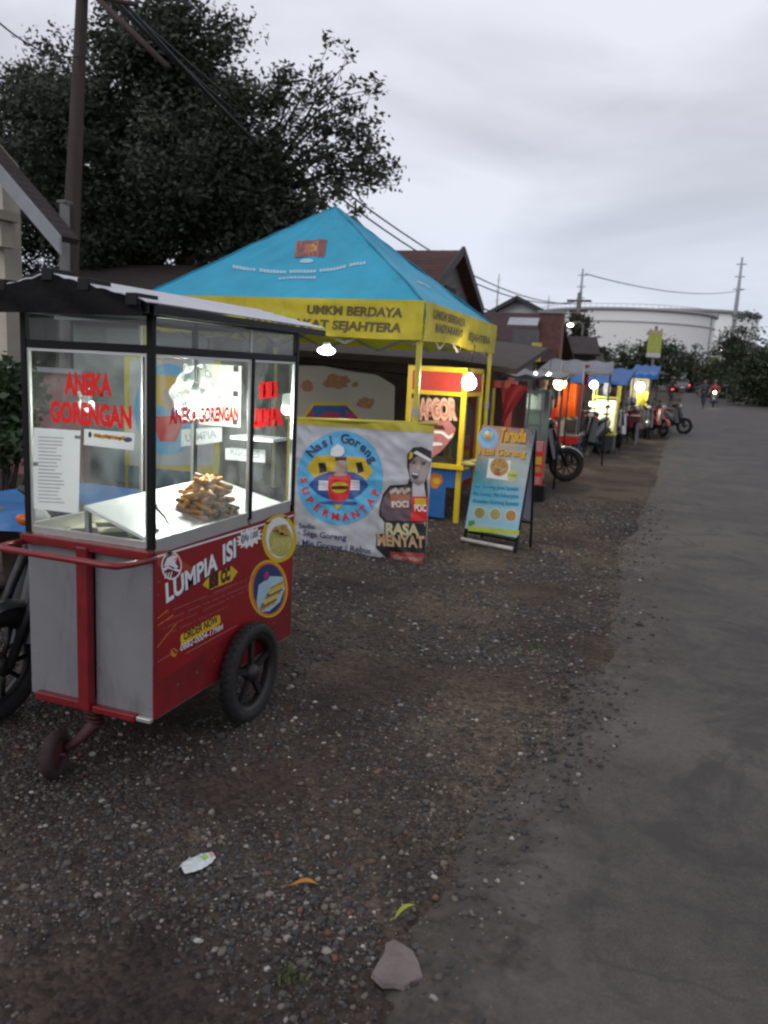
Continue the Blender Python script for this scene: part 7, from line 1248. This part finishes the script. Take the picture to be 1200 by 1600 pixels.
p.build('print', bx_); b = MB().mat(BLK); b.box((q.x-0.02, 10.98, 0), (q.x+0.16, 11.2, zb_-0.002)); b.build('stand', None, t)
# orange tarp / red cart
Yo = 16.2; t = thing('red_cart', 'red pushcart with a tall orange cloth draped over its left side', 'food cart', (-2.4, Yo+0.5, 0)); a = W(858, 655, Yo); c = W(925, 655, Yo); z0 = W(890, 694, Yo).z; z1 = W(890, 652, Yo).z
b = MB().mat(PRED); b.box((a.x, Yo, z0), (c.x-0.25, Yo+0.8, z0+0.16)); b.hexa([(a.x, Yo-0.02, z0), (a.x+0.22, Yo-0.02, z0), (a.x+0.22, Yo+0.8, z0), (a.x, Yo+0.8, z0), (a.x+0.05, Yo-0.02, z1+0.15), (a.x+0.16, Yo-0.02, z1+0.15), (a.x+0.16, Yo+0.8, z1+0.15), (a.x+0.05, Yo+0.8, z1+0.15)]); b.build('body', None, t)
b = MB().mat(mat('panel_greyblue', (0.20, 0.23, 0.25), 0.4)); b.hexa([(a.x+0.2, Yo+0.02, z0+0.17), (c.x-0.28, Yo+0.02, z0+0.17), (c.x-0.28, Yo+0.1, z0+0.17), (a.x+0.2, Yo+0.1, z0+0.17), (a.x+0.12, Yo+0.02, z1), (c.x-0.28, Yo+0.02, z1), (c.x-0.28, Yo+0.1, z1), (a.x+0.12, Yo+0.1, z1)]); b.build('front_panel', None, t); b = MB().mat(DARK); b.box((a.x+0.35, Yo-0.02, z0+0.24), (c.x-0.30, Yo+0.018, z1-0.05)); b.build('opening', None, t)
for x in (a.x+0.15, c.x-0.35): b = MB().mat(TYRE); b.torus((x, Yo+0.4, 0.22), (1, 0, 0), 0.19, 0.03, 24, 8); w_ = b.build('wheel', None, t); b = MB().mat(RIM); b.lathe((x, Yo+0.4, 0.22), (1, 0, 0), [(-0.02, 0.001), (-0.02, 0.16), (0.02, 0.16), (0.02, 0.001)], 14); b.build('rim', None, w_)
OT = mat('tarp_orange', (0.62, 0.115, 0.015), 0.6, var=0.12, scale=3, trans=0.4, bump=0.4, bscale=6); Q = [W(866, 652, Yo), W(900, 652, Yo), W(907, 602, Yo), W(884, 600, Yo)]
b = MB().mat(OT); b.sheet(lambda u, v: tuple(Q[0].lerp(Q[1], u).lerp(Q[3].lerp(Q[2], u), v)+Vector((0, -0.03-0.07*math.sin(u*8+v*2)-0.10*math.sin(math.pi*v), 0.03*math.sin(math.pi*u)*v))), 24, 20); b.sheet(lambda u, v: tuple(Q[1].lerp(Q[2], u)+Vector((0.02*v, 0.6*v, 0.0))), 12, 6); b.sheet(lambda u, v: tuple(Q[3].lerp(Q[2], u)+Vector((0.02*v, 0.6*v, 0.02))), 12, 6); b.build('cloth', None, t)
for qx in (868, 904): x = W(qx, 640, Yo).x; b = MB().mat(GREYWOOD); b.tube([(x, Yo+0.3, z0), (x, Yo+0.3, 2.05)], 0.018, 6); b.build('post', None, t)
awn = thing('tin_awning', 'pale grey tin awning nearest to the tent, above the grey cabinet', 'awning', (-3, 13.5, 0)); a = W(808, 560, 13.5); c = W(900, 590, 13.5); awning(awn, a.x, c.x, 12.4, 15.4, c.z-0.01, c.z+0.10, AWG, 0.05, -0.3)
awn = thing('tin_awning', 'second pale grey awning with a bright rim above the orange cloth', 'awning', (-3, 17.5, 0)); a = W(848, 560, 17); c = W(962, 572, 17); awning(awn, a.x, c.x, 16.6, 20, W(900, 580, 16.6).z, W(900, 563, 20).z, AWG, 0.05, -0.3)
awn = thing('blue_awning', 'long bright blue tarpaulin awning above the lit yellow showcase', 'awning', (-2.4, 21, 0)); a = W(890, 588, 20.5); c = W(982, 588, 20.5); awning(awn, a.x, c.x, 20.5, 23.5, W(930, 594, 20.5).z, W(930, 574, 23.5).z, AWB, 0.08)
# showcase stall
Ys = 19.3; t = thing('showcase_stall', 'small yellow framed glass showcase stall, brightly lit from inside', 'food stall', (-1.8, Ys+0.4, 0)); a = W(923, 660, Ys); c = W(961, 660, Ys); zc0 = W(940, 678, Ys).z; zc1 = W(940, 622, Ys).z; m = mat('frame_lime', (0.42, 0.42, 0.06), 0.5)
b = MB().mat(mat('cabinet_dark', (0.06, 0.065, 0.06), 0.6)); b.box((a.x, Ys, 0.1), (c.x, Ys+0.7, zc0-0.03)); b.build('cabinet', None, t); b = MB().mat(m); b.box((a.x-0.02, Ys-0.02, zc0-0.03), (c.x+0.02, Ys+0.72, zc0))
for x in (a.x-0.01, c.x-0.02):
    for y in (Ys-0.01, Ys+0.68): b.box((x, y, zc0), (x+0.03, y+0.03, zc1+0.3))
b.box((a.x-0.02, Ys-0.02, zc1), (c.x+0.02, Ys-0.0, zc1+0.04)); b.build('frame', None, t); b = MB().mat(mat('board_lit', (0.62, 0.60, 0.46), 0.6)); b.box((a.x+0.02, Ys+0.5, zc0), (c.x-0.02, Ys+0.55, zc1-0.05)); b.build('back_board', None, t)
b = MB().mat(mat('food_brown', (0.20, 0.12, 0.035)))
for k in range(5): b.ball((a.x+0.1+k*(c.x-a.x-0.2)/4, Ys+0.25, zc0+0.04), 0.05, 1.2, 1, 0.8)
b.build('food', None, t); q = W(935, 632, Ys+0.12); b = MB().mat(emis('tube_warmwhite', (1.0, 0.97, 0.75), 16)); b.tube([(q.x-0.20, q.y, q.z), (q.x+0.20, q.y, q.z)], 0.045, 10); b.build('tube_lamp', None, t); point(q+Vector((0, -0.03, -0.10)), 14, (1.0, 0.95, 0.7), t, 0.08)
for x in (a.x+0.1, c.x-0.1): b = MB().mat(TYRE); b.torus((x, Ys+0.35, 0.2), (1, 0, 0), 0.17, 0.03, 20, 8); b.build('wheel', None, t)
# white helmetish bucket below
q = at_ground(952, 690); b = MB().mat(mat('bucket_sage', (0.28, 0.32, 0.28), 0.4)); b.lathe((q.x, q.y, 0.02), (0, 0, 1), [(0, 0.001), (0, 0.13), (0.30, 0.17), (0.32, 0.175), (0.32, 0.15), (0.05, 0.11), (0.05, 0.001)], 20); tag(b.build('bucket', None, None), 'pale green bucket on the ground under the lit showcase', 'bucket')
# end stall with yellow cloth
Ye = 26.0; t = thing('corner_stall', 'last stall of the row with a glowing beige panel and hanging yellow cloth', 'food stall', (-1.4, Ye+0.8, 0)); a = W(983, 600, Ye); c = W(1013, 600, Ye); m = mat('panel_beige', (0.50, 0.46, 0.34), 0.6, trans=0.3)
b = MB().mat(m); b.box((a.x, Ye+0.6, 0.8), (c.x, Ye+0.65, W(1000, 588, Ye).z)); b.build('panel', None, t); b = MB().mat(mat('cabinet_dark', (0.06, 0.065, 0.06))); b.box((a.x, Ye, 0.1), (c.x, Ye+0.6, W(1000, 645, Ye).z)); b.build('cabinet', None, t)
q0, q1 = W(996, 612, Ye-0.1), W(1012, 634, Ye-0.1); b = MB().mat(mat('cloth_yellow', (0.55, 0.48, 0.05), 0.6, trans=0.35)); b.sheet(lambda u, v: (q0.x+(q1.x-q0.x)*u, Ye-0.1+0.03*math.sin(u*12), q0.z+(q1.z-q0.z)*v), 16, 6); b.build('cloth', None, t)
awn2 = thing('blue_awning', 'short dark blue awning over the last stall of the row', 'awning', (-1.4, 25, 0)); a = W(984, 580, 25.3); c = W(1028, 580, 25.3); awning(awn2, a.x, c.x, 25.3, 28.0, W(1005, 585, 25.3).z, W(1005, 573, 28).z+0.05, AWB, 0.12)
for (x, y, Y, r_, em, e, c_, lab) in ((875, 599, 15.6, 0.12, E_Y, 45, (1.0, 0.66, 0.3), 'big warm yellow lamp hanging beside the orange cloth'), (858, 587, 14.6, 0.045, E_W, 6, (1, 0.95, 0.85), 'small white lamp under the nearest tin awning'), (837, 584, 14.2, 0.025, E_W, 0, (1, 1, 1), 'tiny white lamp left of the others under the nearest tin awning'), (926, 578, 19.5, 0.065, E_W, 10, (1, 0.97, 0.9), 'white lamp just above the blue tarpaulin'), (928, 601, 19.0, 0.085, E_W, 25, (1, 0.97, 0.88), 'white lamp hanging above the lit yellow showcase'), (1000, 604, 25.8, 0.13, emis('bulb_white2', (1.0, 0.93, 0.70), 26), 60, (1, 0.9, 0.65), 'bright lamp in front of the glowing beige panel'), (906, 629, 17.6, 0.030, E_W, 2, (1, 0.95, 0.8), 'small lamp low down beside the orange cloth')):
    p_ = W(x, y, Y); bulb('hanging_lamp', lab, p_, r_, em, e, c_, p_+Vector((0.02, 0.05, 0.35)))
for (x, y, Y, r_, lab) in ((891, 508, 40, 0.12, 'white street lamp shining beside the distant utility pole'), (1125, 546, 90, 0.20, 'small street lamp in front of the trees on the right'), (1188, 592, 66, 0.12, 'small bright lamp at the right edge above the black car')):
    p_ = W(x, y, Y); t = thing('street_lamp', lab, 'street lamp', (p_.x+0.6, Y, GZ(Y))); b = MB().mat(emis('street_lamp_lit', (1.0, 0.96, 0.80), 12)); b.ball(p_, r_, 1.2, 1, 0.6); b.build('lamp', None, t); b = MB().mat(CONC); b.tube([(p_.x+0.6, Y, GZ(Y)-0.1), (p_.x+0.6, Y, p_.z+0.05), (p_.x+0.4, Y, p_.z+0.16), (p_.x, Y, p_.z+0.09)], 0.05, 6); b.build('pole', None, t)
# stools, gas bottles and boxes round the stalls
def stool(x, y, m, label):
    q = at_ground(x, y); t = thing('plastic_stool', label, 'stool', q); b = MB().mat(m); b.lathe((q.x, q.y, q.z+0.40), (0, 0, 1), [(0, 0.001), (0, 0.15), (0.03, 0.15), (0.035, 0.14), (0.035, 0.001)], 18); b.build('seat', None, t)
    for i, j in ((-1, -1), (1, -1), (1, 1), (-1, 1)): b = MB().mat(m); b.tube([(q.x+i*0.13, q.y+j*0.13, q.z), (q.x+i*0.10, q.y+j*0.10, q.z+0.405)], 0.016, 6); b.build('leg', None, t)
stool(879, 712, mat('plastic_red', (0.30, 0.02, 0.02), 0.4), 'red plastic stool beside the red pushcart'); stool(893, 722, mat('plastic_bluish', (0.03, 0.09, 0.25), 0.4), 'blue plastic stool in front of the red pushcart')
def gas(x, y, label):
    q = at_ground(x, y); t = thing('gas_bottle', label, 'gas bottle', q); b = MB().mat(mat('gas_green', (0.10, 0.30, 0.09), 0.45, grime=0.5)); b.lathe(q+Vector((0, 0, 0.02)), (0, 0, 1), [(0, 0.001), (0, 0.10), (0.04, 0.13), (0.22, 0.13), (0.29, 0.08), (0.31, 0.03), (0.33, 0.001)], 20); b.build('body', None, t); b = MB().mat(mat('gas_green', (0.10, 0.30, 0.09))); b.torus(q+Vector((0, 0, 0.36)), (0, 0, 1), 0.075, 0.010, 20, 6); [b.tube([q+Vector((0.075*math.cos(a), 0.075*math.sin(a), 0.28)), q+Vector((0.075*math.cos(a), 0.075*math.sin(a), 0.36))], 0.008, 5) for a in (0, 2.1, 4.2)]; b.build('collar', None, t)
gas(868, 708, 'small green gas bottle left of the red pushcart')
# hanging red cloth and clutter between the stalls
for (x, y, Y, wd, ht, m, lab) in ((916, 586, 18.5, 0.12, 0.45, mat('cloth_red', (0.34, 0.03, 0.03)), 'narrow red cloth hanging under the grey awning'), (948, 608, 20.2, 0.18, 0.30, mat('bag_white', (0.40, 0.41, 0.44), 0.4), 'white plastic bag hanging right of the showcase lamp'), (972, 614, 22.6, 0.22, 0.34, mat('snack_orange', (0.40, 0.18, 0.05), 0.5, var=0.4, scale=20), 'cluster of orange snack packets hanging under the blue tarpaulin'), (986, 628, 24.0, 0.30, 0.25, mat('bag_white', (0.40, 0.41, 0.44)), 'white sack standing on the counter of the last stall'), (1003, 655, 24.6, 0.22, 0.55, mat('sack_grey', (0.22, 0.21, 0.20), 0.7, var=0.3), 'grey sack hanging beside the parked motorcycles')):
    p_ = W(x, y, Y); b = MB().mat(m)
    b.sheet(lambda u, v: (p_.x+wd*(u-0.5)*(0.75+0.25*math.sin(v*3)), Y-0.05*math.sin(math.pi*u)*math.sin(math.pi*v)-0.02*math.sin(u*11), p_.z+ht*(v-0.5)), 14, 10); b.sheet(lambda u, v: (p_.x+wd*(0.5-u)*(0.75+0.25*math.sin(v*3)), Y+0.05*math.sin(math.pi*u)*math.sin(math.pi*v), p_.z+ht*(v-0.5)), 14, 10); tag(b.build('hanging_bag' if 'cloth' not in lab else 'hanging_cloth', None, None), lab, 'bag' if 'cloth' not in lab else 'cloth')
t = thing('stall_table', 'dark cloth covered table behind the row of parked motorcycles', 'table', (-2.2, 23.2, 0)); b = MB().mat(mat('cloth_maroon', (0.10, 0.025, 0.03), 0.8, var=0.3)); a = W(960, 660, 23.2); c = W(1000, 660, 23.2); b.box((a.x, 22.9, 0.62), (c.x, 23.8, 0.78)); b.build('cloth', None, t)
for x in (a.x+0.05, c.x-0.05):
    for y in (22.95, 23.75): b = MB().mat(GREYWOOD); b.box((x-0.02, y-0.02, 0), (x+0.02, y+0.02, 0.62)); b.build('leg', None, t)
